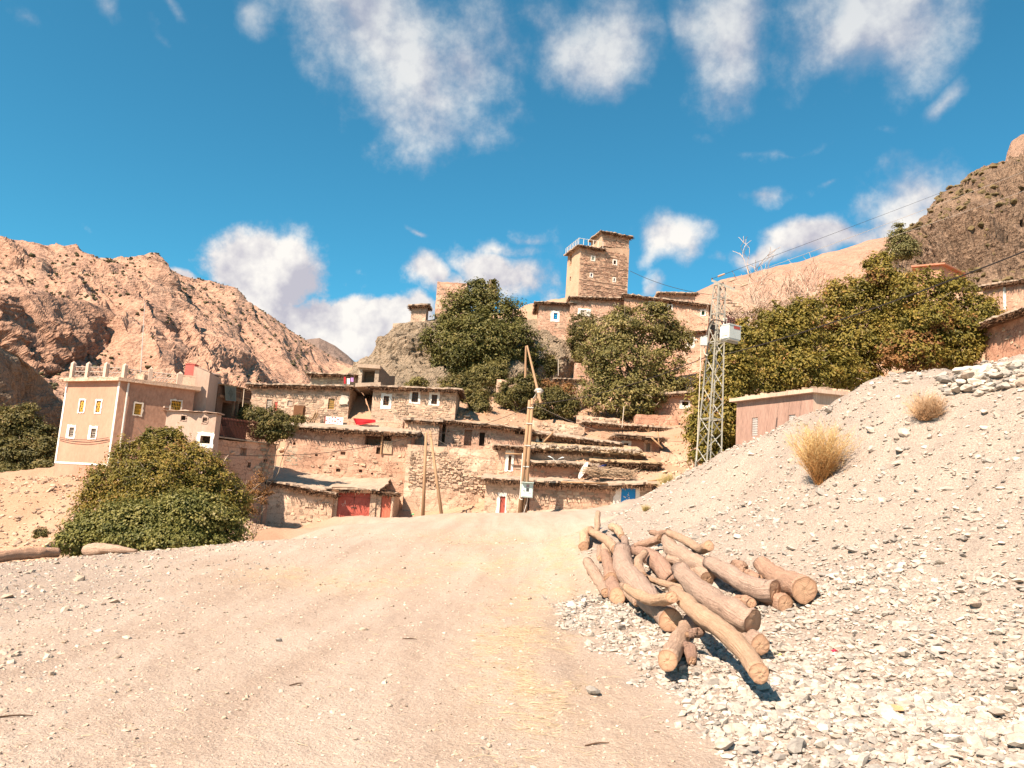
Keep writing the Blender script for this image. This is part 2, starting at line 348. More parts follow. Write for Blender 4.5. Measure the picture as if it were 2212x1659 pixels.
def PG(px, py, lift=0.0, tmax=60):
    """where the sight line through a picture position meets the ground raised by lift"""
    d = ray(px, py); t = np.geomspace(1.5, tmax, 900); q = EYE+d[None]*t[:,None]
    g = q[:,2]-H(q[:,0], q[:,1])-lift; i = np.argmax(g < 0)
    if g[i] >= 0: return q[-1]
    a, b = t[i-1], t[i]; f = g[i-1]/(g[i-1]-g[i]); return EYE+d*(a+(b-a)*f)

# track, gravel bank, hillside: one sheet out to the horizon
ang = np.concatenate([np.radians(np.arange(-180,-44,6)), np.radians(np.linspace(-42,44,430)), np.radians(np.arange(48,180,6))])
rad = np.concatenate([[.05,.6], np.geomspace(1.3, 150, 390), np.geomspace(160, 4500, 24)])
A_, R_ = np.meshgrid(ang, rad); gx, gy = R_*np.sin(A_), R_*np.cos(A_); gz = H(gx, gy)
na, nr = len(ang), len(rad); ii = np.arange(nr-1)[:,None]*na; jj = np.arange(na)[None]; j2 = (jj+1) % na
GF = np.stack([ii+jj, ii+j2, ii+na+j2, ii+na+jj], -1).reshape(-1,4)
gm = gravel_mask(gx, gy)
# straw lies along the track: near the bank foot, a patch on the left and one in the middle
def straw_mask(x, y):
    e = np.interp(y, [0,4,6,8,10,13,17,22,30,40], [.8,.85,.9,.8,.85,1.15,1.7,2.6,3.9,5.5])
    s = np.exp(-((x-e+.55)/.6)**2)*np.clip((y-4)/6,.25,1)*np.clip((26-y)/6,0,1)
    for (cx,cy,sx,sy,a) in ((-2.7,14.5,1.5,1.5,1.0),(-.2,17.5,2.2,2.2,.75),(.9,13,.7,3,.6),(-.5,24,2.5,3.5,.7),(-1,32,2.5,4,.4)):
        s = np.maximum(s, a*np.exp(-((x-cx)/sx)**2-((y-cy)/sy)**2))
    return np.clip(s*(.9+.9*fbm(xyz(x*1.6, y*.8), 4, 21))*(.8+.6*noise3(xyz(x*7, y*4), 23)), 0, 1)
sm = straw_mask(gx, gy)
side = np.clip((-gx-4.2-.04*gy)/1.5+.6*noise3(xyz(gx*.7, gy*.7), 31), 0, 1)*np.clip((40-gy)/10,0,1)
def ground_mat():
    m, t, b, o = mat_new('ground_earth'); p = _pos(t)
    n1 = _noise(t, p, .35, 6, .6, .4); n2 = _noise(t, p, 3.0, 5, .65); n3 = _noise(t, p, 38, 4, .7); n4 = _noise(t, p, 9, 4, .6)
    road = _ramp(t, n1, [(.3, (.32,.24,.185)), (.5, (.39,.305,.245)), (.72, (.44,.36,.295))])
    road = _mix(t, .35, road, _ramp(t, n2, [(.34, (.26,.19,.145)), (.5, (.39,.305,.245)), (.7, (.49,.41,.34))]))
    road = _mix(t, .45, road, _ramp(t, n3, [(.36, (.17,.115,.085)), (.5, (.39,.295,.225)), (.66, (.62,.51,.42))]))
    n5 = _noise(t, _pos(t, (1.3,.14,1)), 1.1, 5, .6, .5); road = _mix(t, .4, road, _ramp(t, n5, [(.36, (.29,.215,.165)), (.5, (.39,.305,.245)), (.64, (.47,.39,.325))]))
    grav = _mix(t, .5, _ramp(t, n2, [(.3, (.24,.19,.155)), (.7, (.37,.29,.235))]), _ramp(t, n3, [(.34, (.10,.088,.078)), (.5, (.31,.26,.22)), (.66, (.54,.47,.40))]))
    hill = _mix(t, .4, _ramp(t, n1, [(.3, (.33,.19,.12)), (.55, (.40,.25,.165)), (.75, (.42,.31,.22))]), _ramp(t, n4, [(.3, (.23,.13,.085)), (.7, (.45,.31,.21))]))
    c = _mix(t, _attr(t, 'side'), road, _mix(t, .5, grav, road))
    c = _mix(t, _attr(t, 'straw'), c, _ramp(t, n3, [(.3, (.36,.24,.13)), (.5, (.47,.33,.19)), (.7, (.58,.44,.28))]))
    c = _mix(t, _attr(t, 'gravel'), c, grav); c = _mix(t, _attr(t, 'hill'), c, hill)
    t.links.new(c, b.inputs['Base Color']); b.inputs['Roughness'].default_value = .95; b.inputs['Specular IOR Level'].default_value = .1
    _bump(t, b, _math(t, 'ADD', n3, _math(t, 'MULTIPLY', n4, 1.2)), .8, .03); return m
rr = np.hypot(gx, gy); hm = np.clip((gy-57.5)/2.5, 0, 1); hm = np.maximum(hm, np.clip((-gx-9)/4,0,1)*np.clip((gy-18)/6,0,1)); hm = np.maximum(hm, np.clip((rr-70)/20,0,1))
gme = npmesh('ground', np.stack([gx,gy,gz],-1), GF, ground_mat(), True, {'gravel': gm.ravel()*(1-hm.ravel()), 'straw': (sm*.5).ravel(), 'side': side.ravel(), 'hill': hm.ravel()})
tag(put('ground', gme), kind='structure')

# ------------------------------------------------------------------ mountains and rock
def rock_mat(name, c1, c2, c3, sc=.05, strata=(1,1,1), bump=.8, bd=4.0, dark=None):
    m, t, b, o = mat_new(name); p = _pos(t, strata)
    n = _noise(t, p, sc, 8, .65, .6); n2 = _noise(t, p, sc*7, 6, .7, .3); n3 = _noise(t, p, sc*40, 3, .6)
    c = _ramp(t, n, [(.28, c1), (.5, c2), (.72, c3)])
    c = _mix(t, .5, c, _ramp(t, n2, [(.3, tuple(x*.55 for x in c1)), (.5, c2), (.7, tuple(min(1, x*1.25) for x in c3))]))
    c = _mix(t, .3, c, _ramp(t, n3, [(.35, tuple(x*.45 for x in c1)), (.6, tuple(min(1,x*1.3) for x in c3))]))
    t.links.new(c, b.inputs['Base Color']); b.inputs['Roughness'].default_value = .95; b.inputs['Specular IOR Level'].default_value = .1
    _bump(t, b, _math(t, 'ADD', n2, _math(t, 'MULTIPLY', n3, .35)), bump, bd); return m
def smooth_pts(pts, n):
    pts = np.asarray(pts, float); d = np.r_[0, np.cumsum(np.hypot(np.diff(pts[:,0]), np.diff(pts[:,1])))]; u = np.linspace(0, d[-1], n)
    return np.stack([np.interp(u, d, pts[:,k]) for k in range(pts.shape[1])], -1)
def massif(name, ridge, base, mat, nu, nv, amp, fr, seed, back=.6, prof=1.0, crag=0.0, cragf=None, edge=.25, kind='structure', ret=False, gully=0.0, gl=60.0):
    """rock or mountain: surface from its foot (base) up to its crest (ridge) and down behind, broken by ridged relief"""
    R = np.array([P(*q) for q in smooth_pts(ridge, nu)]); B = np.array([P(*q) for q in smooth_pts(base, nu)])
    t = np.linspace(0, 1, nv)[None,:,None]; tp = t**prof
    S = B[:,None]*(1-t)+R[:,None]*t; S[...,2] = (B[:,None,2]*(1-tp[...,0])+R[:,None,2]*tp[...,0])
    nb = max(6, nv//5); tb = np.linspace(0, 1, nb+1)[1:][None,:,None]; dirb = (R-B); dirb[:,2] = 0; ln = np.linalg.norm(dirb, axis=1)[:,None]; dirb /= ln+1e-9
    fall = np.linalg.norm(R-B, axis=1)[:,None]*back
    BK = R[:,None]+dirb[:,None]*fall[:,None]*tb; BK[...,2] = R[:,None,2]-(R[:,None,2]-B[:,None,2])*tb[...,0]**1.3*.8
    S = np.concatenate([S, BK], 1); tt = np.concatenate([t[0,:,0], 1-tb[0,:,0]])[None]
    nrm = np.cross(np.gradient(S, axis=0), np.gradient(S, axis=1)); nrm /= np.linalg.norm(nrm, axis=-1)[...,None]+1e-9
    if nrm[nu//2, nv//2] @ np.array([0,-1,.4]) < 0: nrm = -nrm
    q = S*fr; w = np.stack([fbm(q*.6+7, 3, seed+50), fbm(q*.6+31, 3, seed+60), fbm(q*.6+53, 3, seed+70)], -1)*.5
    d = ridged(q+w, 6, seed)*.75+.5*fbm(q*.45, 3, seed+9)
    fade = (edge+(1-edge)*np.clip((1-tt)/.22, 0, 1)); fade = np.minimum(fade, np.where(np.arange(S.shape[1])[None] >= nv, .5, np.clip(.25+tt/.2, .25, 1)))
    S = S+nrm*(d*amp*fade)[...,None]
    if gully:
        L = np.r_[0, np.cumsum(np.linalg.norm(np.diff(R, axis=0), axis=1))][:,None]+0*S[...,0]; D = np.linalg.norm(S-R[:,None], axis=-1)
        gq = np.stack([(L-.45*D)/gl, D/(gl*5), 0*L], -1); S = S+nrm*((ridged(gq+.15*w, 5, seed+90))*gully*fade)[...,None]
    if crag:
        c = np.clip(fbm(S*(cragf or fr*2), 4, seed+33)*2.2, -.4, 1); c = np.floor(c*4)/4*.6+c*.4
        S = S+nrm*(c*crag*fade*np.clip(.55+1.6*fbm(S*fr*.8, 3, seed+95), .05, 1.2))[...,None]
    nu_, nv_ = S.shape[:2]; i = np.arange(nu_-1)[:,None]*nv_; j = np.arange(nv_-1)[None]
    F = np.stack([i+j, i+nv_+j, i+nv_+j+1, i+j+1], -1).reshape(-1,4)
    o = tag(put(name, npmesh(name, S, F, mat, False)), kind=kind)
    return (o, S) if ret else o
red_rock = rock_mat('red_mountain_rock', (.24,.125,.085), (.37,.215,.15), (.46,.305,.215), .012, (1,1,1.6), .8, 5)
z1 = [(0,120),(150,130),(300,145),(360,175),(450,200),(560,210),(650,240),(780,270),(900,275),(1000,270),(1200,255),(1330,250),(1390,290),(1450,370),(1550,430),(1650,470),(1800,500),(1900,530),(2000,580),(2050,650),(2100,700),(2212,740)]
rl = [(-420,500,640),(-200,505,660)]+[(*Z(1,*q), 680+q[0]*.07) for q in z1]+[(600,708,850),(650,735,870),(700,762,890),(780,800,900),(900,850,900)]
bl = [(-420,1120,230),(0,1150,240),(250,1140,270),(480,1130,330),(640,1120,420),(900,1120,520)]
mo, MS = massif('mountain', rl, bl, red_rock, 620, 320, 16, 1/120., 3, prof=.92, crag=5.5, cragf=1/22., edge=.3, ret=True, gully=15, gl=85)
massif('shade_spur', [(-120,655,330),(0,640,352),(100,640,378),(190,660,408),(270,700,440),(340,745,474),(420,800,515),(500,860,560)], [(-120,960,300),(0,950,322),(100,930,352),(200,910,390),(300,910,430),(400,930,485),(500,960,550)],  # spur added so its dark flank makes a shadow band on the slope
       rock_mat('spur_rock', (.19,.10,.068), (.31,.175,.12), (.41,.26,.18), .02, (1,1,.7), .9, 4), 260, 170, 9, 1/45., 15, prof=.7, crag=6, cragf=1/16., edge=.35, gully=6, gl=26)
massif('distant_ridge', [(560,780,1500),(640,738,1500),(690,731,1500),(722,748,1500),(765,784,1500),(850,830,1500)], [(560,900,1200),(700,880,1200),(850,900,1200)],
       rock_mat('far_rock', (.12,.085,.07), (.17,.12,.10), (.22,.16,.13), .01), 90, 40, 20, 1/120., 12)
massif('shaded_cliff', [(-330,640,100),(-120,700,112),(0,752,124),(40,762,128),(75,790,134),(110,838,142),(150,905,152),(200,975,165)], [(-330,1130,88),(-120,1120,102),(0,1110,115),(60,1105,124),(120,1100,136),(200,1090,158)],
       rock_mat('grey_cliff_rock', (.17,.12,.085), (.26,.19,.135), (.38,.30,.22), .08, (1,1,.6)), 170, 130, 5.5, 1/16., 21, prof=.75, crag=3)
tan_rock = rock_mat('tan_hill_earth', (.27,.148,.10), (.325,.19,.135), (.37,.235,.17), .02, (1,1,1), .5, 2)
massif('bare_hill', [(1380,720,420),(1480,645,430),(1560,606,440),(1640,588,450),(1720,568,460),(1800,545,470),(1880,520,480),(1960,506,490),(2040,495,500),(2150,470,500),(2400,440,500)],
       [(1380,800,240),(1700,760,240),(2000,720,240),(2400,700,240)], tan_rock, 260, 150, 5, 1/60., 41, prof=1.0, edge=.3, gully=3.5, gl=40, crag=1.2, cragf=1/14.)
dark_rock = rock_mat('dark_slope_rock', (.075,.052,.042), (.185,.122,.085), (.34,.235,.16), .05, (1.6,.7,1.0), 1.0, 2.0)
ro_, RS = massif('rocky_slope', [(1880,600,175),(1985,530,180),(2000,502,184),(2030,462,187),(2060,430,190),(2100,398,194),(2130,374,198),(2175,366,202),(2212,352,206),(2300,320,214),(2500,270,230)],
       [(1900,640,150),(1985,640,120),(2060,640,112),(2212,650,105),(2500,690,100)], dark_rock, 280, 240, 4, 1/26., 55, prof=.9, crag=4.6, cragf=1/6., edge=.4, gully=3.5, gl=13, ret=True)
massif('rock_spire', [(2150,372,236),(2166,368,236),(2176,330,236),(2186,306,236),(2205,292,236),(2230,284,236),(2260,290,236),(2300,380,236)], [(2150,400,226),(2200,400,224),(2300,420,224)],
       rock_mat('pale_spire_rock', (.36,.22,.15), (.44,.28,.20), (.50,.34,.25), .1), 90, 60, 1.6, 1/9., 61, back=.35)
# the outcrop under the ruined tower
outcrop_rock = rock_mat('outcrop_rock', (.19,.15,.105), (.32,.25,.175), (.43,.33,.24), .16, (1,1,1.3), 1.0, .9)
massif('rock_outcrop', [(690,850,97),(745,815,97),(780,782,97),(800,764,97.5),(830,735,98),(845,716,98),(865,700,98.5),(900,694,99),(960,690,100),(1060,690,101),(1180,690,101),(1260,720,102)],
       [(640,930,86),(760,920,82),(860,915,80),(960,920,80),(1080,930,82),(1180,900,86),(1300,880,92)], outcrop_rock, 230, 170, 1.5, 1/9., 71, prof=1.0, crag=1.3, cragf=1/4., edge=.3, back=.5, gully=1.2, gl=6)
# scrub dotted over the red mountain
def small_blobs(pts, size, seed=1, squash=.7):
    r = np.random.default_rng(seed); n = len(pts); t = (1+5**.5)/2
    iv = np.array([(-1,t,0),(1,t,0),(-1,-t,0),(1,-t,0),(0,-1,t),(0,1,t),(0,-1,-t),(0,1,-t),(t,0,-1),(t,0,1),(-t,0,-1),(-t,0,1)])/1.9
    f = np.array([(0,11,5),(0,5,1),(0,1,7),(0,7,10),(0,10,11),(1,5,9),(5,11,4),(11,10,2),(10,7,6),(7,1,8),(3,9,4),(3,4,2),(3,2,6),(3,6,8),(3,8,9),(4,9,5),(2,4,11),(6,2,10),(8,6,7),(9,8,1)])
    V = iv[None]*(1+.35*r.normal(size=(n,12,1)))*np.asarray(size).reshape(-1,1,1)*np.array([1,1,squash]); V = V+np.asarray(pts)[:,None]
    return V.reshape(-1,3), (np.arange(n)[:,None,None]*12+f[None]).reshape(-1,3)
nvf = 320; pick = rng.integers(0, MS.shape[0]*nvf, 4200); pt = MS[pick//nvf, pick % nvf]
keep = noise3(pt/60, 77) > -.25; pt = pt[keep]; p2 = RS[rng.integers(0, RS.shape[0], 1500), rng.integers(0, 240, 1500)]; p2 = p2[noise3(p2/12, 78) > 0]
V_, F_ = small_blobs(pt+[0,0,.6], rng.uniform(.4, 1.25, len(pt))*np.where(rng.random(len(pt)) < .06, 1.7, 1), 5)
tag(put('scrub', npmesh('scrub', V_, F_, M('scrub_green', (.055,.052,.025), (.10,.085,.045), .3, 0))), 'dark scrub dotted over the red mountain slopes', 'scrub', kind='stuff')
V_, F_ = small_blobs(p2+[0,0,.2], rng.uniform(.2, .75, len(p2)), 6); tag(put('slope_scrub', npmesh('slope_scrub', V_, F_, M('scrub_olive', (.09,.07,.035), (.17,.125,.06), .5, 0))), 'olive scrub tufts on the rocky slope at the right', 'scrub', kind='stuff')
# ------------------------------------------------------------------ building tools
def XP(q): return P(*Z(q[0], q[1], q[2]), q[3])          # (zoom, x, y, depth)
class Fac:                                               # a vertical wall plane
    def __init__(s, A, B):
        s.A = np.array(A, float); s.B = np.array(B, float); e = s.B-s.A; e[2] = 0; s.L = np.linalg.norm(e); s.e = e/s.L; s.n = np.array([s.e[1], -s.e[0], 0])
    def uz(s, px, py):
        d = ray(px, py); t = ((s.A-EYE)@s.n)/(d@s.n); q = EYE+d*t; return float((q-s.A)@s.e), float(q[2])
    def rect(s, k, x0, y0, x1, y1):
        ym, xm = (y0+y1)/2, (x0+x1)/2
        return s.uz(*Z(k,x0,ym))[0], s.uz(*Z(k,x1,ym))[0], s.uz(*Z(k,xm,y1))[1], s.uz(*Z(k,xm,y0))[1]
    def at(s, u, z, o=0.0): q = s.A+s.e*u+s.n*o; return np.array([q[0], q[1], z])
def wall(root, f, zb, holes, mat, name='wall', step=.55, amp=.05, top=.06, seed=0):
    """wall surface with real openings (recessed reveals), uneven like hand-laid mud"""
    L = f.L; zA, zB = f.A[2], f.B[2]; zt = min(zA, zB); hol = [h for h in holes]
    us = set(np.round(np.linspace(0, L, max(2, int(L/step)+1)), 4)); zs = set(np.round(np.linspace(zb, zt, max(2, int((zt-zb)/step)+1)), 4))
    lock_u = set(); lock_z = set()
    for (u0,u1,z0,z1,dp) in hol:
        for q in (u0,u1): us = {w for w in us if abs(w-q) > .06 or w in (0, round(L,4))}; lock_u.add(round(q,4))
        for q in (z0,z1): zs = {w for w in zs if abs(w-q) > .06 or w in (round(zb,4), round(zt,4))}; lock_z.add(round(q,4))
    U = np.array(sorted(us | {q for q in lock_u if 0 < q < L})); ZZ = np.array(sorted(zs | {q for q in lock_z if zb < q < zt}))
    nu, nz = len(U), len(ZZ); uu, zz = np.meshgrid(U, ZZ, indexing='ij'); zz = zz.copy()
    zz[:,-1] = zA+(zB-zA)*U/L+np.where((U > 0) & (U < L), top*rng.normal(size=nu)*.5, 0)
    P3 = f.A[None,None,:2]+uu[...,None]*f.e[:2]; W3 = np.concatenate([P3, zz[...,None]], -1)
    lk = np.zeros_like(uu)
    for (u0,u1,z0,z1,dp) in hol: lk = np.maximum(lk, (uu > u0-.12)*(uu < u1+.12)*(zz > z0-.12)*(zz < z1+.12))
    lk = np.maximum(lk, np.isin(np.arange(nu), (0, nu-1))[:,None])
    W3 = W3+f.n*(amp*fbm(W3*.9, 3, 5+seed)*(1-lk))[...,None]; V = list(W3.reshape(-1,3)); F = []
    for i in range(nu-1):
        for j in range(nz-1):
            cu, cz = (U[i]+U[i+1])/2, (ZZ[j]+ZZ[j+1])/2
            if any(u0 < cu < u1 and z0 < cz < z1 for (u0,u1,z0,z1,dp) in hol): continue
            F.append((i*nz+j, (i+1)*nz+j, (i+1)*nz+j+1, i*nz+j+1))
    for (u0,u1,z0,z1,dp) in hol:
        u0, u1, z0, z1 = max(u0, 0), min(u1, L), max(z0, zb), min(z1, zt); b = len(V)
        V += [f.at(u0,z0), f.at(u1,z0), f.at(u1,z1), f.at(u0,z1), f.at(u0,z0,-dp), f.at(u1,z0,-dp), f.at(u1,z1,-dp), f.at(u0,z1,-dp)]
        F += [(b,b+4,b+5,b+1),(b+1,b+5,b+6,b+2),(b+2,b+6,b+7,b+3),(b+3,b+7,b+4,b),(b+4,b+7,b+6,b+5)]
    return part(name, root, V, F, mat)
def fbox(mb, f, u0, u1, z0, z1, o0, o1, t=0.0):
    c = f.at((u0+u1)/2, (z0+z1)/2, (o0+o1)/2); return mb.box(c, f.e*(u1-u0)/2, f.n*(o1-o0)/2, np.array([0,0,(z1-z0)/2]), t)
def frame_ring(root, f, R, r, mat, name='window', o0=-.03, o1=.035, jag=.02):
    """plaster surround: uneven outer edge, thickness of its own"""
    (a0,a1,b0,b1), (u0,u1,z0,z1) = R, r; n = 7; out = []; inn = []
    def side(p, q, P_, Q_):
        for k in range(n): t = k/n; out.append((p[0]+(q[0]-p[0])*t, p[1]+(q[1]-p[1])*t)); inn.append((P_[0]+(Q_[0]-P_[0])*t, P_[1]+(Q_[1]-P_[1])*t))
    side((a0,b0),(a1,b0),(u0,z0),(u1,z0)); side((a1,b0),(a1,b1),(u1,z0),(u1,z1)); side((a1,b1),(a0,b1),(u1,z1),(u0,z1)); side((a0,b1),(a0,b0),(u0,z1),(u0,z0))
    m_ = len(out); V = []; F = []
    for k in range(m_):
        j = rng.normal(size=2)*jag; V += [f.at(out[k][0]+j[0], out[k][1]+j[1], o1), f.at(*inn[k], o1), f.at(out[k][0]+j[0], out[k][1]+j[1], o0), f.at(*inn[k], o0)]
    for k in range(m_):
        a, b = 4*k, 4*((k+1) % m_); F += [(a,b,b+1,a+1), (a+2,b+2,b,a), (a+1,b+1,b+3,a+3)]
    return part(name, root, V, F, mat)
def pane_at(par, f, r, o, mat, name='pane', nx=1, th=.03):
    mb = MB(); fbox(mb, f, r[0]+.005, r[1]-.005, r[2]+.005, r[3]-.005, o-th, o); return mb.build(name, par, mat)
def bars_at(par, f, r, o, mat, nv, nh, rad=.012, name='grille', zig=False):
    mb = MB(); u0,u1,z0,z1 = r
    for k in range(nv):
        u = u0+(u1-u0)*(k+.5)/nv; mb.tube([f.at(u,z0,o), f.at(u,z1,o)], rad, 4)
    for k in range(nh):
        z = z0+(z1-z0)*(k+.5)/nh; mb.tube([f.at(u0,z,o), f.at(u1,z,o)], rad, 4)
    return mb.build(name, par, mat)
def planks_at(par, f, r, o, mat, n, name='plank', gap=.012, th=.04):
    for k in range(n):
        a = r[0]+(r[1]-r[0])*k/n; b = r[0]+(r[1]-r[0])*(k+1)/n; mb = MB(); fbox(mb, f, a+gap/2, b-gap/2, r[2], r[3], o-th+random.uniform(-.006,.006), o+random.uniform(-.004,.004), random.random()); mb.build(name, par, mat)
MUD = M('mud_plaster_pink', (.33,.185,.125), (.46,.285,.20), .8, .5, .05, c3=(.50,.335,.245), earth=1.0)
MUDR = M('mud_plaster_red', (.29,.145,.095), (.43,.235,.16), .9, .55, .06, c3=(.47,.29,.20), earth=1.0)
MUDT = M('mud_plaster_tan', (.37,.24,.165), (.49,.34,.245), .8, .5, .05, c3=(.54,.40,.30), earth=1.0)
MUDG = M('grey_mud', (.25,.195,.145), (.34,.27,.205), 1.2, .6, .06, c3=(.40,.33,.26), earth=1.0)
ROOFM = M('roof_mud', (.27,.20,.145), (.37,.285,.215), 1.6, .6, .05, c3=(.42,.33,.25))
PINK = M('pink_house_plaster', (.35,.18,.125), (.42,.235,.165), .45, .2, .02, c3=(.47,.285,.205), stretch=(1,1,.6), fine=.1)
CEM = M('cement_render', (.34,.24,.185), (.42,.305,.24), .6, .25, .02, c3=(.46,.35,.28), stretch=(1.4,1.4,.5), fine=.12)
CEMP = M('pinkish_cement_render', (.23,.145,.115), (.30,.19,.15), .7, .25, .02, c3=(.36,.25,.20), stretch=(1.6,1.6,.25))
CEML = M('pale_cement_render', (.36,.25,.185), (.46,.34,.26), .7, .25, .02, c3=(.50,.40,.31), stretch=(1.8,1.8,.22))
WHITE = M('whitewash', (.70,.63,.53), (.80,.75,.66), 2, .3, .02)
STONE = M('wall_stone', (.30,.205,.145), (.42,.305,.22), 2.2, .5, .03, tintvar=.42, c3=(.50,.39,.29))
STONEG = M('grey_wall_stone', (.26,.215,.16), (.36,.30,.225), 2.2, .5, .03, tintvar=.42, c3=(.44,.37,.28))
STONEB = M('brown_wall_stone', (.25,.148,.10), (.36,.225,.16), 2.2, .5, .03, tintvar=.45, c3=(.45,.305,.225))
WOOD = M('weathered_timber', (.26,.15,.08), (.38,.24,.135), 3, .4, .01, stretch=(8,8,1))
DWOOD = M('dark_timber', (.07,.040,.025), (.12,.07,.042), 4, .4, .01, tintvar=.4)
BRUSH = M('brushwood', (.075,.040,.024), (.15,.085,.05), 6, .3, .01, tintvar=.55)
GLASS = M('dark_window', (.03,.03,.03), (.06,.055,.05), 3, 0, rough=.25, spec=.5)
DARK = M('unlit_interior', (.035,.022,.016), (.055,.035,.025), 2, .3, .02)  # near-black tone stands in for unlit space behind openings
IRON = M('dark_iron', (.045,.03,.025), (.08,.055,.045), 6, .2, .005, rough=.6, spec=.4)
REDP = M('red_door_paint', (.30,.055,.038), (.37,.075,.05), 1.6, .3, .006, rough=.55, spec=.4, c3=(.42,.115,.085))
REDO = M('orange_red_door_paint', (.42,.10,.06), (.50,.14,.085), 2, .3, .006, rough=.6, spec=.3)
BLUEP = M('blue_door_paint', (0.0,.18,.50), (0.0,.23,.60), 2, .2, .004, rough=.5, spec=.4)
YELP = M('yellow_shutter_paint', (.52,.27,.03), (.62,.36,.06), 3, .3, .006, rough=.6)
BROWNP = M('brown_shutter', (.12,.055,.028), (.18,.085,.042), 3, .3, .006)
LATT = M('pale_lattice', (.50,.42,.34), (.60,.52,.43), 3, .3, .01)
STEEL = M('galvanised_steel', (.42,.42,.39), (.55,.55,.51), 3, .15, .004, rough=.5, spec=.5)

UNIT = []
for k in range(10):                                     # ten rough blocks shared by all laid stones
    v = np.array([(i,j,l) for i in (-.5,.5) for j in (-.5,.5) for l in (-.5,.5)], float); r_ = np.random.default_rng(200+k); v *= 1+r_.uniform(-.28,.02,(8,3)); v += r_.uniform(-.05,.05,(8,3))
    UNIT.append(v)
UF = [(0,1,3,2),(4,6,7,5),(0,4,5,1),(2,3,7,6),(0,2,6,4),(1,5,7,3)]
UMESH = {}
def unit_mesh(mat):
    if mat.name not in UMESH: UMESH[mat.name] = [npmesh('stone', v, UF, mat) for v in UNIT]
    return UMESH[mat.name]
def stonework(root, f, u0, u1, z0, z1, holes, sw, sh, mat, cap=300, proud=.05, cover=.93, irregular=0.0, ztop=None):
    """courses of laid stones, proud of the mortar; the largest are pieces of their own, the rest one part"""
    L = []; z = z0
    while z < z1:
        h = sh*random.uniform(.7,1.35); u = u0+random.uniform(-sw,0)*.5
        while u < u1:
            w = sw*random.uniform(.5,1.7); cu, cz = u+w/2, z+h/2+irregular*random.uniform(-1,1)*sh
            top = z1 if ztop is None else ztop(cu)
            if u > u0-.05 and u+w < u1+.05 and cz+h/2 < top and random.random() < cover and not any(a-w/2 < cu < b+w/2 and c-h/2 < cz < d+h/2 for (a,b,c,d) in holes):
                L.append((w*h, cu, cz, w*.94, h*.9))
            u += w
        z += h
    L.sort(reverse=True); ms = unit_mesh(mat); o0 = origin(root); ry = math.atan2(f.e[1], f.e[0]); rest = MB()
    for k, (a, cu, cz, w, h) in enumerate(L):
        c = f.at(cu, cz, proud*random.uniform(-.1,.55)-.07); d = .16+proud
        if k < cap:
            o = bpy.data.objects.new('stone', ms[k % 10]); C.objects.link(o); o.parent = root; o.location = c-o0
            o.rotation_euler = (0, random.uniform(-.06,.06)*(1+7*irregular), ry+random.uniform(-.2,.2)*irregular); o.scale = (w, d, h)
        else:
            v = UNIT[k % 10]*np.array([w,d,h]); rest.add(c+v[:,:1]*f.e+v[:,1:2]*-f.n+v[:,2:]*np.array([0,0,1]), UF, random.random())
    if rest.n: rest.build('stonework', root, mat, kind='stuff')
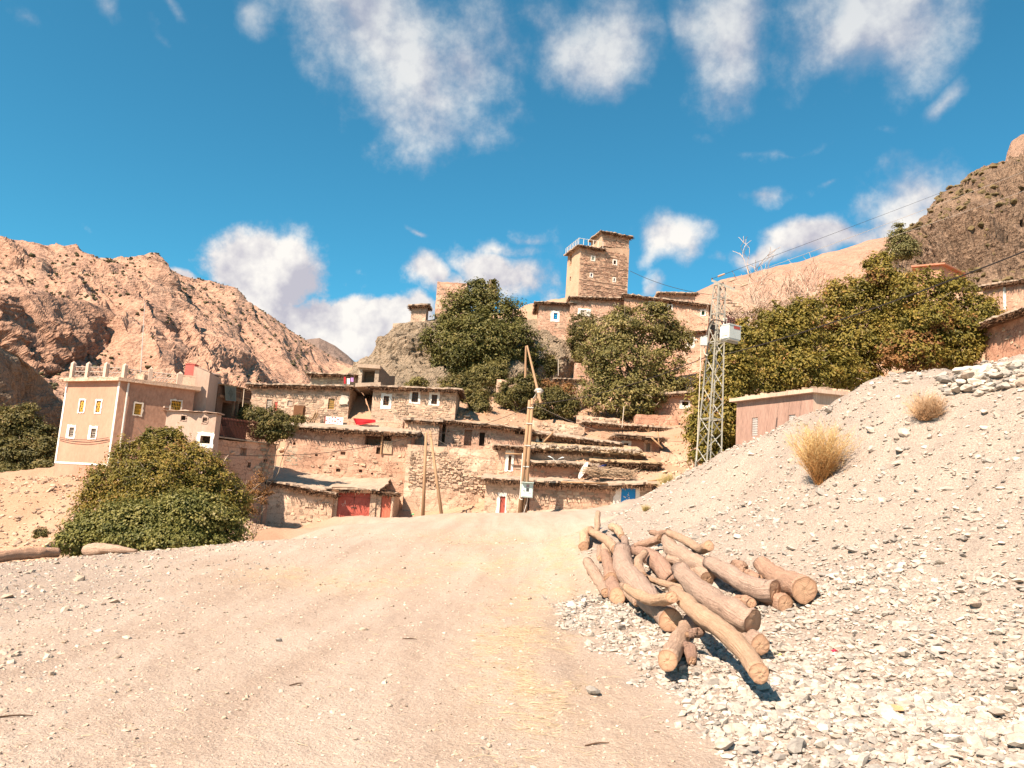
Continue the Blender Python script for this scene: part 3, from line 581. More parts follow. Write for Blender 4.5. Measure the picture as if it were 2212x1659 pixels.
def mudroof(root, A, B, depth, over=.45, thick=.2, rise=0.0, mat=None, twigs=1.0, beams=.7, side_over=.3, name='roof', beamr=.07, dark=True, back_over=.2):
    f = Fac(A, B); nu = max(6, int((f.L+2*side_over)/.22)); nv = max(4, int((depth+over)/.6)); mat = mat or ROOFM
    u = np.linspace(-side_over, f.L+side_over, nu); v = np.linspace(-over, depth+back_over, nv); uu, vv = np.meshgrid(u, v, indexing='ij')
    ju = uu.copy(); jv = vv.copy(); jv[:,0] += rng.normal(size=nu)*.085; ju[0] += rng.normal(size=nv)*.06; ju[-1] += rng.normal(size=nv)*.06
    zt = A[2]+(B[2]-A[2])*uu/f.L+rise*np.clip(vv,0,None)/max(depth,.1)
    base = f.A[:2]+ju[...,None]*f.e[:2]-jv[...,None]*f.n[:2]
    wob = .07*fbm(np.concatenate([base, 0*zt[...,None]], -1)*.8, 3, 3)
    zt = zt+wob*.6
    top = np.concatenate([base, (zt+thick+wob+rng.normal(size=zt.shape)*.018-.35*thick*(vv < -over+.1))[...,None]], -1); bot = np.concatenate([base, (zt+.03)[...,None]], -1)
    V = np.concatenate([top.reshape(-1,3), bot.reshape(-1,3)]); n0 = nu*nv; F = []
    for i in range(nu-1):
        for j in range(nv-1):
            a = i*nv+j; F += [(a,a+nv,a+nv+1,a+1), (n0+a,n0+a+1,n0+a+nv+1,n0+a+nv)]
    ed = [(i*nv,(i+1)*nv) for i in range(nu-1)]+[((nu-1)*nv+j,(nu-1)*nv+j+1) for j in range(nv-1)]+[((i+1)*nv+nv-1,i*nv+nv-1) for i in range(nu-1)]+[(j+1,j) for j in range(nv-1)]
    F += [(a, n0+a, n0+b, b) for a, b in ed]
    rf = part(name, root, V, F, mat)
    zl = lambda q: A[2]+(B[2]-A[2])*q/f.L
    if twigs:
        n = int((f.L+2*side_over)*34*twigs); q = rng.uniform(-side_over, f.L+side_over, n); z = A[2]+(B[2]-A[2])*q/f.L+rng.uniform(-.10,.10,n)
        v0 = rng.uniform(-over+.05, .1, n); ln = rng.uniform(.15, .5, n); sl = rng.uniform(-.35,.35,n)
        p0 = f.A[:2]+q[:,None]*f.e[:2]-v0[:,None]*f.n[:2]; ve = np.minimum(v0-ln*.6, -over+.12)-rng.uniform(0,.14,n); p1 = f.A[:2]+(q+sl*ln)[:,None]*f.e[:2]-ve[:,None]*f.n[:2]
        SA = [np.c_[p0, z]]; SB = [np.c_[p1, z-rng.uniform(.0,.34,n)]]; SR = [rng.uniform(.014,.036,n)]
        n2 = int(f.L*7*twigs); q = rng.uniform(-side_over, f.L, n2); z = A[2]+(B[2]-A[2])*q/f.L+rng.uniform(-.08,.08,n2); vv2 = rng.uniform(-over-.05,-over+.2,n2); l2 = rng.uniform(.3,1.0,n2)
        SA.append(np.c_[f.A[:2]+q[:,None]*f.e[:2]-vv2[:,None]*f.n[:2], z]); SB.append(np.c_[f.A[:2]+(q+l2)[:,None]*f.e[:2]-(vv2+rng.uniform(-.1,.1,n2))[:,None]*f.n[:2], z+rng.uniform(-.08,.08,n2)]); SR.append(rng.uniform(.015,.035,n2))
        for sd in (0, 1):
            n3 = int(depth*10*twigs); vv3 = rng.uniform(-over, depth, n3); uu3 = np.full(n3, -side_over if sd == 0 else f.L+side_over); z = zl(uu3)+rise*np.clip(vv3,0,None)/max(depth,.1)+rng.uniform(-.08,.08,n3); dr = -1 if sd == 0 else 1
            SA.append(np.c_[f.A[:2]+(uu3-dr*.4)[:,None]*f.e[:2]-vv3[:,None]*f.n[:2], z]); SB.append(np.c_[f.A[:2]+(uu3+dr*rng.uniform(0,.2,n3))[:,None]*f.e[:2]-(vv3+rng.uniform(-.15,.15,n3))[:,None]*f.n[:2], z-rng.uniform(0,.15,n3)]); SR.append(rng.uniform(.012,.03,n3))
        V, F = sticks(np.concatenate(SA), np.concatenate(SB), np.concatenate(SR)); part('brushwood', rf, V, F, BRUSH, kind='stuff', attrs={'tint': np.repeat(rng.random(len(V)//6), 6)})
    if dark and twigs:                                   # the packed layer of branches between beams and mud
        mb = MB(); n = max(3, int(f.L/.3))
        for k in range(n):
            a, b = f.L*k/n, f.L*(k+1)/n; z = zl((a+b)/2); mb.box(f.at((a+b)/2, z-.04, (over-.14)/2+random.uniform(-.03,.03)), f.e*(b-a)/2*1.02, f.n*((over-.02)/2+random.uniform(.0,.07)), np.array([0,0,.10+random.uniform(-.02,.05)]), random.random())
        mb.build('branch_layer', rf, BRUSH)
    if beams:
        q = beams*.5
        while q < f.L:
            z = zl(q)-.09; r = beamr*random.uniform(.8,1.15); mb = MB(); mb.tube([f.at(q, z, -.4), f.at(q+random.uniform(-.05,.05), z-random.uniform(0,.05), over+random.uniform(-.12,.15))], [r, r*.9], 7); mb.build('roof_beam', rf, DWOOD); q += beams*random.uniform(.75,1.3)
    return rf
def openings(root, f, ops):
    """ops: dicts with k (zoom), out (outer surround) and/or inn (opening), kind and looks"""
    holes = []
    for o in ops:
        r = f.rect(o['k'], *o['inn']); holes.append((r[0], r[1], r[2], r[3], o.get('dp', .22)))
    return holes
def dress(root, f, ops, holes):
    for o, h in zip(ops, holes):
        r = h[:4]; kind = o.get('kind', 'win'); dp = h[4]
        nm = 'door' if kind == 'door' else 'window'
        if kind == 'hole': continue
        if 'out' in o: w = frame_ring(root, f, f.rect(o['k'], *o['out']), r, o.get('fm', WHITE), nm if kind == 'win' else 'door_frame', jag=o.get('jag', .02))
        else: w = None
        if kind == 'win':
            if w is None: w = pane_at(root, f, r, -dp+.06, o.get('pm', GLASS), 'window')
            else: pane_at(w, f, r, -dp+.06, o.get('pm', GLASS))
            if o.get('shut'):
                for s in (0, 1):
                    a = r[0]+(r[1]-r[0])*s/2; b = r[0]+(r[1]-r[0])*(s+1)/2; mb = MB(); fbox(mb, f, a+.01, b-.01, r[2]+.01, r[3]-.01, -dp+.07, -dp+.11)
                    sh = mb.build('shutter', w, o['shut'])
                mb = MB()
                for i in range(4):
                    for j in range(5):
                        if (i+j) % 2 == 0: u = r[0]+(r[1]-r[0])*(i+.5)/4; z = r[2]+(r[3]-r[2])*(j+.5)/5; fbox(mb, f, u-.045, u+.045, z-.05, z+.05, -dp+.111, -dp+.122)
                mb.build('shutter_panel', w, BROWNP)
            if o.get('bars'): bars_at(w, f, r, -.06, o.get('bm', IRON), *o['bars'], rad=o.get('br', .012))
        elif kind == 'door':
            d = None
            if o.get('planks'):
                mb = MB(); fbox(mb, f, r[0]+.01, r[1]-.01, r[2], r[3]-.01, -dp+.03, -dp+.05); d = mb.build('door', root, o['pm']); planks_at(d, f, (r[0]+.01, r[1]-.01, r[2], r[3]-.01), -dp+.09, o['pm'], o['planks'])
            else:
                d = pane_at(root, f, r, -dp+.08, o['pm'], 'door')
            mb = MB(); u = r[0]+(r[1]-r[0])*.8; z = (r[2]+r[3])/2; mb.tube([f.at(u,z-.06,-dp+.11), f.at(u,z+.06,-dp+.11)], .015, 6); mb.build('handle', d, IRON)
def house(name, label, A, B, depth, wallm, ops=(), zb=None, roof=True, roofk=None, cat='house', group=None, stones=None, sides=(1,1), amp=.05, step=.55, sidem=None, back=True, rops=(), lops=(), up=False):
    A, B = XP(A), XP(B); f = Fac(A, B)
    if zb is None: zb = min(h1(*A[:2]), h1(*B[:2]))-.6
    elif isinstance(zb, tuple): zb = f.uz(*Z(*zb))[1]
    if not up: zb = min(zb, h1(*A[:2])-.4, h1(*B[:2])-.4, h1(*(A-f.n*depth)[:2])-.4)
    zb = min(zb, min(A[2], B[2])-.5)
    c = (A+B)/2-f.n*depth/2; root = thing(name, label, cat, (c[0], c[1], zb), group)
    holes = openings(root, f, ops); wall(root, f, zb, holes, wallm, amp=amp, step=step); dress(root, f, ops, holes)
    bk = -f.n*depth
    for s, (p, q, op) in enumerate(((A+bk, A, lops), (B, B+bk, rops))):
        if sides[s]:
            g = Fac(p, q); hs = openings(root, g, op); wall(root, g, zb, hs, sidem or wallm, 'side_wall', amp=amp); dress(root, g, op, hs)
    if back: wall(root, Fac(B+bk, A+bk), zb, [], sidem or wallm, 'back_wall', step=2)
    if roof: mudroof(root, A, B, depth, **(roofk or {}))
    if stones:
        for st in (stones if isinstance(stones, list) else [stones]):
            st = dict(st); hs = [h[:4] for h in holes]+[f.rect(o['k'], *o['out']) for o in ops if 'out' in o]
            reg = st.pop('reg', None); u0,u1,z0,z1 = f.rect(*reg) if reg else (0, f.L, zb, min(A[2],B[2]))
            u0, u1, z0 = max(u0, .02), min(u1, f.L-.02), max(z0, zb)
            stonework(root, f, u0, u1, z0, z1, hs, mat=st.pop('mat', STONE), ztop=lambda q: f.A[2]+(f.B[2]-f.A[2])*q/f.L-.03, **st)
    if wallm in (MUD, MUDT, MUDR) and f.L > 2:           # odd stones showing through the mud
        hs = [h[:4] for h in holes]+[f.rect(o['k'], *o['out']) for o in ops if 'out' in o]
        stonework(root, f, .1, f.L-.1, max(zb, min(A[2],B[2])-4.5), min(A[2],B[2])-.35, hs, .26, .15, STONE, cap=45, cover=.10, irregular=.5, proud=.05)
    return root, f
# ------------------------------------------------------------------ the village
def PZ(k, x, y, z):
    d = ray(*Z(k, x, y)); return EYE+d*((z-EYE[2])/d[2])
def offset_poly(pts, d):
    pts = [np.array(p[:2], float) for p in pts]; n = len(pts); o = []
    for i in range(n):
        a, b, c = pts[i-1], pts[i], pts[(i+1) % n]; e1 = (b-a)/np.linalg.norm(b-a); e2 = (c-b)/np.linalg.norm(c-b)
        n1 = np.array([e1[1], -e1[0]]); n2 = np.array([e2[1], -e2[0]]); q = n1+n2; q /= max(.3, q@n1); o.append(b+q*d)
    return o
def slab(root, pts, z0, z1, d, mat, name='roof', jag=.0):
    o = offset_poly(pts, d); n = len(o); fine = []
    for i in range(n):
        a, b = o[i], o[(i+1) % n]; m_ = max(1, int(np.linalg.norm(b-a)/.5))
        for k in range(m_): fine.append(a+(b-a)*k/m_+rng.normal(size=2)*jag)
    n = len(fine); V = [(*p, z0) for p in fine]+[(*p, z1+random.uniform(-.02,.02)) for p in fine]
    F = [(i, (i+1) % n, n+(i+1) % n, n+i) for i in range(n)]+[tuple(range(n-1,-1,-1)), tuple(range(n, 2*n))]
    return part(name, root, V, F, mat)
def corner_house(name, label, Lp, Cp, Rp, zb, mL, mR, opsL=(), opsR=(), back=6.0, over=.35, thick=.2, roofm=None, cat='house'):
    Cn = XP(Cp); z = Cn[2]; Lq = PZ(*Lp, z); Rq = PZ(*Rp, z); fL, fR = Fac(Lq, Cn), Fac(Cn, Rq)
    Bl = Lq-fL.n*back; sr_ = np.array([Rq[0], Rq[1], 0]); sr_ /= np.linalg.norm(sr_); Br = Rq+sr_*back*.6+np.array([-sr_[1], sr_[0], 0])*.4
    if isinstance(zb, tuple): zb = fL.uz(*Z(*zb))[1]
    c = (Lq+Cn+Rq+Bl)/4; root = thing(name, label, cat, (c[0], c[1], zb))
    for f, ops, m_ in ((fL, opsL, mL), (fR, opsR, mR)):
        hs = openings(root, f, ops); wall(root, f, zb, hs, m_, amp=.015, top=0); dress(root, f, ops, hs)
    for a, b in ((Rq, Br), (Br, Bl), (Bl, Lq)): wall(root, Fac(a, b), zb, [], mL, 'side_wall', step=2, amp=.01, top=0)
    rf = slab(root, [Lq, Cn, Rq, Br, Bl], z-.001, z+thick, over, roofm or mL)
    return root, fL, fR, rf, z+thick, [Lq, Cn, Rq, Br, Bl]
# --- pink two-storey house on the left
sh = dict(kind='win', pm=DARK, shut=YELP, dp=.14)
gr = dict(kind='win', pm=GLASS, bars=(4,4), bm=LATT, br=.014, dp=.18)
gy = dict(kind='win', pm=DARK, bars=(6,3), bm=YELP, br=.022, dp=.2, fm=LATT)
opL = [dict(sh, k=2, out=(318,470,386,606), inn=(330,482,373,596)), dict(sh, k=2, out=(478,475,546,611), inn=(490,487,534,600)),
       dict(gr, k=2, out=(205,720,291,858), inn=(229,744,276,836)), dict(gr, k=2, out=(415,732,501,866), inn=(440,755,488,850))]
opR = [dict(gy, k=2, out=(845,500,944,634), inn=(858,514,926,622)), dict(gy, k=2, out=(1200,475,1322,600), inn=(1212,488,1308,590))]
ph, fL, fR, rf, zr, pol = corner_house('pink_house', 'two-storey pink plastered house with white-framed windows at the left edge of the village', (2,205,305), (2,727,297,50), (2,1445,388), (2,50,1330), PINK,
    M('pink_plaster_shade', (.27,.145,.095), (.36,.205,.14), .5, .25, .02, c3=(.40,.25,.175), stretch=(1,1,.5)), opL, opR, back=7, over=.32, thick=.22, roofm=MUDT)  # right wall's grazing shade is put into this darker plaster tone
mb = MB()                                                # raised white bands on the corners and round the base
zlo = fL.uz(*Z(2,90,1072))[1]; zhi = pol[0][2]-.02
for u in (.06, fL.L-.1): fbox(mb, fL, u-.07, u+.08, zlo-.1, zhi, -.01, .03)
fbox(mb, fL, .0, fL.L, zlo-.12, zlo, -.01, .032); mb.build('white_band', ph, WHITE)
mb = MB(); q = [fR.at(fR.uz(*Z(2,800,330))[0], pol[0][2]-.05, .1), fR.at(fR.uz(*Z(2,800,330))[0], pol[0][2]-6, .1)]; mb.tube(q, .06, 8); mb.build('downpipe', ph, M('pale_pipe', (.55,.52,.47), (.64,.6,.55), 2, .1, rough=.6))
POSTM = M('parapet_plaster', (.50,.36,.27), (.60,.45,.35), 1.5, .25, .02)
pb = [PZ(2,x,y,zr) for x,y in ((236,262),(384,268),(558,270),(738,283),(1005,318),(1290,344))]
for i, b in enumerate(pb):
    mb = MB(); hgt = .92 if i < 5 else .8; w = .12 if i < 5 else .16
    e = fL.e if i < 4 else fR.e; nn = fL.n if i < 4 else fR.n; b = b-nn*.12; pb[i] = b
    mb.box(b+[0,0,hgt/2], e*w, nn*w, np.array([0,0,hgt/2])); mb.add([b+[0,0,hgt]-e*w-nn*w, b+[0,0,hgt]+e*w-nn*w, b+[0,0,hgt]+e*w+nn*w, b+[0,0,hgt]-e*w+nn*w, b+[0,0,hgt+.16]], [(0,1,4),(1,2,4),(2,3,4),(3,0,4)]); mb.build('parapet_post', ph, POSTM)
RAILM = M('rail_iron', (.30,.25,.21), (.42,.36,.31), 4, .1, rough=.6)
for a, b in zip(pb[:-1], pb[1:]):
    mb = MB(); up = np.array([0,0,1.0])
    for hh in (.12, .42, .72): mb.tube([a+up*hh, b+up*hh], .03, 5)
    n = max(3, int(np.linalg.norm(b-a)/.22))
    for k in range(n):
        p, q = a+(b-a)*k/n, a+(b-a)*(k+1)/n; mb.tube([p+up*.16, q+up*.40], .022, 4); mb.tube([p+up*.46, q+up*.70], .022, 4)
    mb.build('railing', ph, RAILM)
# low kerb wall and roof clutter
mb = MB(); a, b = pb[4], pb[5]; f_ = Fac(a, b); fbox(mb, f_, 0, f_.L, zr, zr+.1, -.1, .1); f_ = Fac(pb[5], PZ(2,1440,362,zr)); fbox(mb, f_, .1, f_.L, zr, zr+.75, -.12, .12); mb.build('parapet_wall', ph, MUDT)
w0 = PZ(2,885,280,zr)+np.array([0,.5,0]); mb = MB(); mb.box(w0+[0,0,.2], [.3,0,0], [0,.25,0], [0,0,.2]); mb.build('roof_hatch', ph, MUDT)
mb = MB(); a = P(*Z(1,1225,1262), 53); b = P(*Z(1,1262,640), 53); mb.tube([a, b], [.03,.015], 6); mb.solo('antenna_mast', STEEL, 'thin tall antenna mast standing on the roof of the pink house', 'mast')
mb = MB(); a = PZ(2,105,285,zr-.2); b = PZ(2,290,278,zr+.02); mb.tube([a, b], .045, 6); mb.solo('roof_spout', MUDT, 'wooden water spout sticking out left from the pink house roof', 'spout')
# mains cable along the pink front
for dy, sag in ((0,.16),(14,.22)):
    a = fL.at(*fL.uz(*Z(2,140,838+dy)), .12); b = fL.at(*fL.uz(*Z(2,625,845+dy)), .12); t = np.linspace(0,1,14)[:,None]; pts = a*(1-t)+b*t; pts[:,2] -= (4*sag*t*(1-t))[:,0]
    mb = MB(); mb.tube(pts, .018, 5); mb.solo('mains_cable', IRON, 'upper mains cable slung across the pink house front' if dy == 0 else 'lower mains cable sagging across the pink house front', 'cable')
# --- stair tower, red tank and annex of the pink house
house('stair_tower', 'pale plastered stair tower with slanted top beside the pink house terrace', (2,1440,152,53.2), (2,1590,215,53.2), 2.2, CEM, zb=(2,1600,900), cat='tower', roofk=dict(over=.02, side_over=.02, thick=.08, twigs=0, beams=0, mat=CEM), amp=.02)
mb = MB(); a = P(*Z(2,1370,152),54.6); b = P(*Z(2,1448,256),54.6); mb.box((a+b)/2, [(b[0]-a[0])/2,0,0], [0,.3,0], [0,0,(a[2]-b[2])/2+.1]); mb.box([(a[0]+b[0])/2,(a[1]+b[1])/2,a[2]+.12], [(b[0]-a[0])/2+.03,0,0], [0,.33,0], [0,0,.03]); mb.solo('roof_door', M('red_sheet', (.40,.09,.075), (.46,.12,.10), 1.5, .2), 'red sheet-metal box standing on the pink house roof', 'box')
ann, fa = house('annex', 'cement-grey annex with small dark windows in front of the stair tower', (2,1166,580,51.5), (2,1655,613,51.5), .9, CEM, cat='annex', amp=.015, zb=(2,1400,1130), roofk=dict(over=.22, side_over=.12, thick=.1, twigs=0, beams=0, mat=CEM),
    ops=[dict(k=2, kind='win', inn=(1311,631,1356,675), out=(1303,622,1364,682), fm=CEM, pm=DARK, dp=.2), dict(k=2, kind='win', inn=(1520,648,1564,698), out=(1512,640,1572,707), fm=CEM, pm=DARK, dp=.2, bars=(0,2), bm=CEM, br=.03),
         dict(k=2, kind='win', inn=(1496,826,1594,900), out=(1460,790,1626,936), pm=DARK, dp=.5, jag=.03)])
g = Fac(XP((2,1042,562,52.3)), XP((2,1166,580,51.5))); hs = openings(ann, g, [dict(k=2, inn=(1090,616,1114,655), dp=.15)]); wall(ann, g, h1(*g.A[:2])-1, hs, CEM, 'corner_wall', amp=.01, top=0)
dress(ann, g, [dict(k=2, kind='win', inn=(1090,616,1114,655), out=(1083,607,1121,663), fm=LATT, pm=GLASS)], hs)
mb = MB(); mb.box(g.at(g.L/2, g.A[2]+.06, -.3), g.e*(g.L/2+.1), g.n*.5, [0,0,.05]); mb.build('corner_slab', ann, CEM)
# --- shaded veranda house with timber panels, rug and iron fence; veranda shade is put into the wall's brown
vh, fv = house('veranda_house', 'shaded brown veranda house with timber panels between the stair tower and the stone house', (2,1676,338,54.9), (2,1990,392,58.2), 4, M('shaded_brown_plaster', (.13,.07,.045), (.19,.105,.068), 1, .4, .04), amp=.02, zb=(2,1700,800),
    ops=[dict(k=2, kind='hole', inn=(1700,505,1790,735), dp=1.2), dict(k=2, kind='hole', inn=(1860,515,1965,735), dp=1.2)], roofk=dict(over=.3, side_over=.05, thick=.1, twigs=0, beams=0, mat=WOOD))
PANEL = M('carved_timber_panel', (.22,.12,.07), (.30,.17,.10), 3, .4, .01)
mb = MB(); z0, z1 = fv.uz(*Z(2,1830,488))[1], fv.uz(*Z(2,1830,462))[1]; fbox(mb, fv, .05, fv.L-.05, z0, z1, .02, .16); mb.build('lintel', vh, PANEL)
for x in (1806, 1846, 1978):
    mb = MB(); u, z = fv.uz(*Z(2,x,560)); fbox(mb, fv, u-.05, u+.05, fv.uz(*Z(2,x,635))[1], z0, .02, .12); fbox(mb, fv, u-.09, u+.09, z0-.14, z0, .01, .15); mb.build('post', vh, PANEL)
for x0, x1 in ((1810,1880),(1890,1980)):
    mb = MB(); r = fv.rect(2, x0, 405, x1, 455); fr = MB(); frame_ring(vh, fv, (r[0]-.06, r[1]+.06, r[2]-.06, r[3]+.06), r, PANEL, 'panel_frame', o0=0, o1=.08, jag=0)
u, z = fv.uz(*Z(2,1826,550)); mb = MB(); mb.add([fv.at(u-.12,z,.03), fv.at(u,z-.22,.03), fv.at(u+.12,z,.03), fv.at(u,z+.22,.03), fv.at(u,z,.08)], [(0,1,4),(1,2,4),(2,3,4),(3,0,4)]); mb.build('diamond', vh, PANEL)
def cloth(name, label, corners, mat, hang=1, wav=.04, nx=16, ny=12, cat='rug', thick=.02):
    a, b, c, d = [np.array(q, float) for q in corners]; V = []; F = []           # top-left, top-right, bottom-right, bottom-left
    nn = np.cross(b-a, d-a); nn /= np.linalg.norm(nn)
    for s in (0, 1):
        for i in range(nx+1):
            for j in range(ny+1):
                u, v = i/nx, j/ny; p = (a*(1-u)+b*u)*(1-v)+(d*(1-u)+c*u)*v; V.append(p+nn*(wav*math.sin(u*9+v*2)*v+(thick if s else 0)))
    n0 = (nx+1)*(ny+1)
    for s in (0, 1):
        for i in range(nx):
            for j in range(ny): q = s*n0+i*(ny+1)+j; F.append((q, q+1, q+ny+2, q+ny+1) if s else (q, q+ny+1, q+ny+2, q+1))
    rim = [i*(ny+1) for i in range(nx)]+[nx*(ny+1)+j for j in range(ny)]+[i*(ny+1)+ny for i in range(nx,0,-1)]+[j for j in range(ny,0,-1)]
    F += [(rim[i], rim[(i+1) % len(rim)], n0+rim[(i+1) % len(rim)], n0+rim[i]) for i in range(len(rim))]
    uu = np.array([i/nx for s in (0,1) for i in range(nx+1) for j in range(ny+1)]); vv = np.array([j/ny for s in (0,1) for i in range(nx+1) for j in range(ny+1)])
    o = solo(name, V, F, mat, label, cat, True, {'cu': uu, 'cv': vv}); return o
def rug_mat(name, base, border, motif, kind):
    m, t, b, o = mat_new(name); u, v = _attr(t, 'cu'), _attr(t, 'cv'); mx = lambda x, y: _math(t, 'MAXIMUM', x, y)
    au = _math(t, 'ABSOLUTE', _math(t, 'SUBTRACT', u, .5)); av = _math(t, 'ABSOLUTE', _math(t, 'SUBTRACT', v, .5))
    if kind == 'floral':
        x = _math(t, 'MULTIPLY', _math(t, 'SINE', _math(t, 'MULTIPLY', au, 21)), _math(t, 'SINE', _math(t, 'MULTIPLY', v, 13)))
        f = _math(t, 'GREATER_THAN', x, .55); e = _math(t, 'LESS_THAN', u, .07)
        r = _math(t, 'ADD', _math(t, 'MULTIPLY', au, au), _math(t, 'MULTIPLY', av, av)); f = _math(t, 'MULTIPLY', f, _math(t, 'LESS_THAN', r, .21)); c = _mix(t, f, base, motif); c = _mix(t, e, c, border)
    elif kind == 'border':
        e = mx(_math(t, 'LESS_THAN', u, .12), _math(t, 'GREATER_THAN', v, .58)); e = _math(t, 'MULTIPLY', e, _math(t, 'LESS_THAN', v, .9))
        x = _math(t, 'MULTIPLY', _math(t, 'SINE', _math(t, 'MULTIPLY', u, 95)), _math(t, 'SINE', _math(t, 'MULTIPLY', v, 42))); f = _math(t, 'GREATER_THAN', x, -.1); c = _mix(t, _math(t, 'MULTIPLY', e, f), base, border)
    else:
        d = _math(t, 'ADD', _math(t, 'MULTIPLY', au, 1.6), av); f = _math(t, 'MULTIPLY', _math(t, 'LESS_THAN', d, .42), _math(t, 'GREATER_THAN', _math(t, 'SINE', _math(t, 'MULTIPLY', d, 60)), -.2)); e = mx(_math(t, 'GREATER_THAN', au, .42), _math(t, 'GREATER_THAN', av, .44))
        c = _mix(t, f, base, motif); c = _mix(t, e, c, border)
    t.links.new(c, b.inputs['Base Color']); b.inputs['Roughness'].default_value = 1; return m
cq = lambda k, Y, *q: [P(*Z(k, x, y), Y) for x, y in q]
o_ = np.array(fv.n)*.42
cloth('rug', 'grey-green patterned rug hung over the veranda edge', [fv.at(*fv.uz(*Z(2,x,y)), .36) for x,y in ((1690,335),(1802,352),(1796,492),(1702,482))], rug_mat('grey_rug', (.12,.13,.11), (.17,.17,.14), (.06,.07,.06), 'diamond'))
mb = MB(); mb.tube([fv.at(*fv.uz(*Z(2,1868,372)), .45), P(*Z(2,1905,545), 55.5)], .02, 5); mb.solo('leaning_cane', M('pale_cane', (.42,.33,.24), (.5,.4,.3), 4, .1), 'thin pale cane leaning in front of the veranda panels', 'cane')
# terrace wall with iron fence
tw, ft = house('terrace_wall', 'crumbling mud terrace wall below the iron fence', (2,1640,862,53.2), (3,420,812,57.5), 2.5, MUD, roof=False, cat='wall', amp=.16,
    ops=[dict(k=3, kind='hole', inn=(100,850,158,915), dp=.35), dict(k=3, kind='hole', inn=(166,975,196,1020), dp=.6), dict(k=3, kind='hole', inn=(305,945,340,970), dp=.3)], stones=dict(reg=(3,230,850,420,1080), sw=.34, sh=.2, mat=STONEG, cap=120, cover=.75, irregular=.3))
mb = MB(); p0, p1 = XP((2,1640,858,53.2)), XP((3,420,808,57.5)); ff = Fac(p0, p1); mb.box(ff.at(ff.L/2, 0, -.8)*[1,1,0]+[0,0,(p0[2]+p1[2])/2+.03], ff.e*ff.L/2, ff.n*1.0, [0,0,.04]); mb.build('terrace_floor', tw, MUDG)
a, b = XP((2,1680,850,53.4)), XP((2,2155,895,56.6)); ff = Fac(a, b); fe = thing('iron_fence', 'dark red-brown iron fence on the terrace beside the vine', 'fence', (*((a+b)/2)[:2], min(a[2],b[2])))
RUST = M('rust_iron', (.10,.035,.025), (.15,.055,.04), 5, .2, .005, rough=.7); zf = lambda u: a[2]+(b[2]-a[2])*u/ff.L; n = 34
for k in range(n):
    u = ff.L*(k+.5)/n; mb = MB(); mb.tube([ff.at(u,zf(u)+.02), ff.at(u,zf(u)+1.28)], .02, 4); mb.tube([ff.at(u,zf(u)+1.28), ff.at(u,zf(u)+1.38)], [.035,.005], 4)
    for hz in (.3+.25*(k % 2), .8+.25*(k % 2)): mb.tube([ff.at(u,zf(u)+hz), ff.at(min(u+ff.L/n, ff.L),zf(u)+hz)], .014, 4)
    mb.build('bar', fe, RUST)
mb = MB(); mb.tube([ff.at(0,zf(0)+.1), ff.at(ff.L,zf(ff.L)+.1)], .02, 4); mb.tube([ff.at(0,zf(0)+1.22), ff.at(ff.L,zf(ff.L)+1.22)], .02, 4); mb.build('rail', fe, RUST)
mb = MB(); c_ = ff.at(ff.L+.22, zf(ff.L)+.55); mb.box(c_, ff.e*.14, ff.n*.14, [0,0,.75]); mb.solo('fence_post', MUD, 'mud pillar at the right end of the iron fence', 'pillar')
# --- long stone house, its upper room, the shaded passage and the house with three windows
lat = dict(kind='win', pm=GLASS, bars=(5,6), bm=LATT, br=.025, dp=.12)
house('stone_house', 'long low stone house with lattice windows and a white patch on its wall', (3,190,305,70), (3,1062,325,70), 5.5, MUDT, zb=(3,600,640), amp=.03, stones=dict(sw=.42, sh=.17, mat=STONE, cap=300, cover=.9),
    ops=[dict(lat, k=3, inn=(330,425,376,508), out=(325,418,381,514), fm=MUDT), dict(k=3, kind='door', inn=(397,446,426,524), pm=REDP, dp=.12), dict(lat, k=3, inn=(513,436,558,482), out=(508,430,563,487), fm=MUDT), dict(lat, k=3, inn=(868,418,922,512), out=(860,410,930,520), fm=MUDT, bm=YELP, br=.016)], roofk=dict(over=.45, twigs=1.2, thick=.22))
f0 = Fac(XP((3,190,305,70)), XP((3,1062,325,70))); mb = MB(); r = f0.rect(3,966,392,1046,472); V = []
pts = [(r[0]+(r[1]-r[0])*(.5+.5*np.sign(math.cos(a_))*abs(math.cos(a_))**.35*random.uniform(.8,1.12)), r[2]+(r[3]-r[2])*(.5+.5*np.sign(math.sin(a_))*abs(math.sin(a_))**.35*random.uniform(.8,1.12))) for a_ in np.linspace(0,2*math.pi,15)[:-1]]
V = [f0.at(u,z,.14) for u,z in pts]+[f0.at(u,z,-.02) for u,z in pts]; mb.add(V, [tuple(range(14))]+[(i,14+i,14+(i+1)%14,(i+1)%14) for i in range(14)]); mb.solo('plaster_patch', LATT, 'white plaster patch on the right end of the stone house wall', 'plaster')
house('rooftop_room', 'grey stone room with brushwood roof behind the long stone house', (3,720,212,75), (3,1115,222,75), 3.5, MUDG, up=True, zb=(3,900,330), amp=.05, roofk=dict(over=.5, twigs=1.4, thick=.2), stones=dict(sw=.34, sh=.16, mat=STONEG, cap=120, cover=.85))
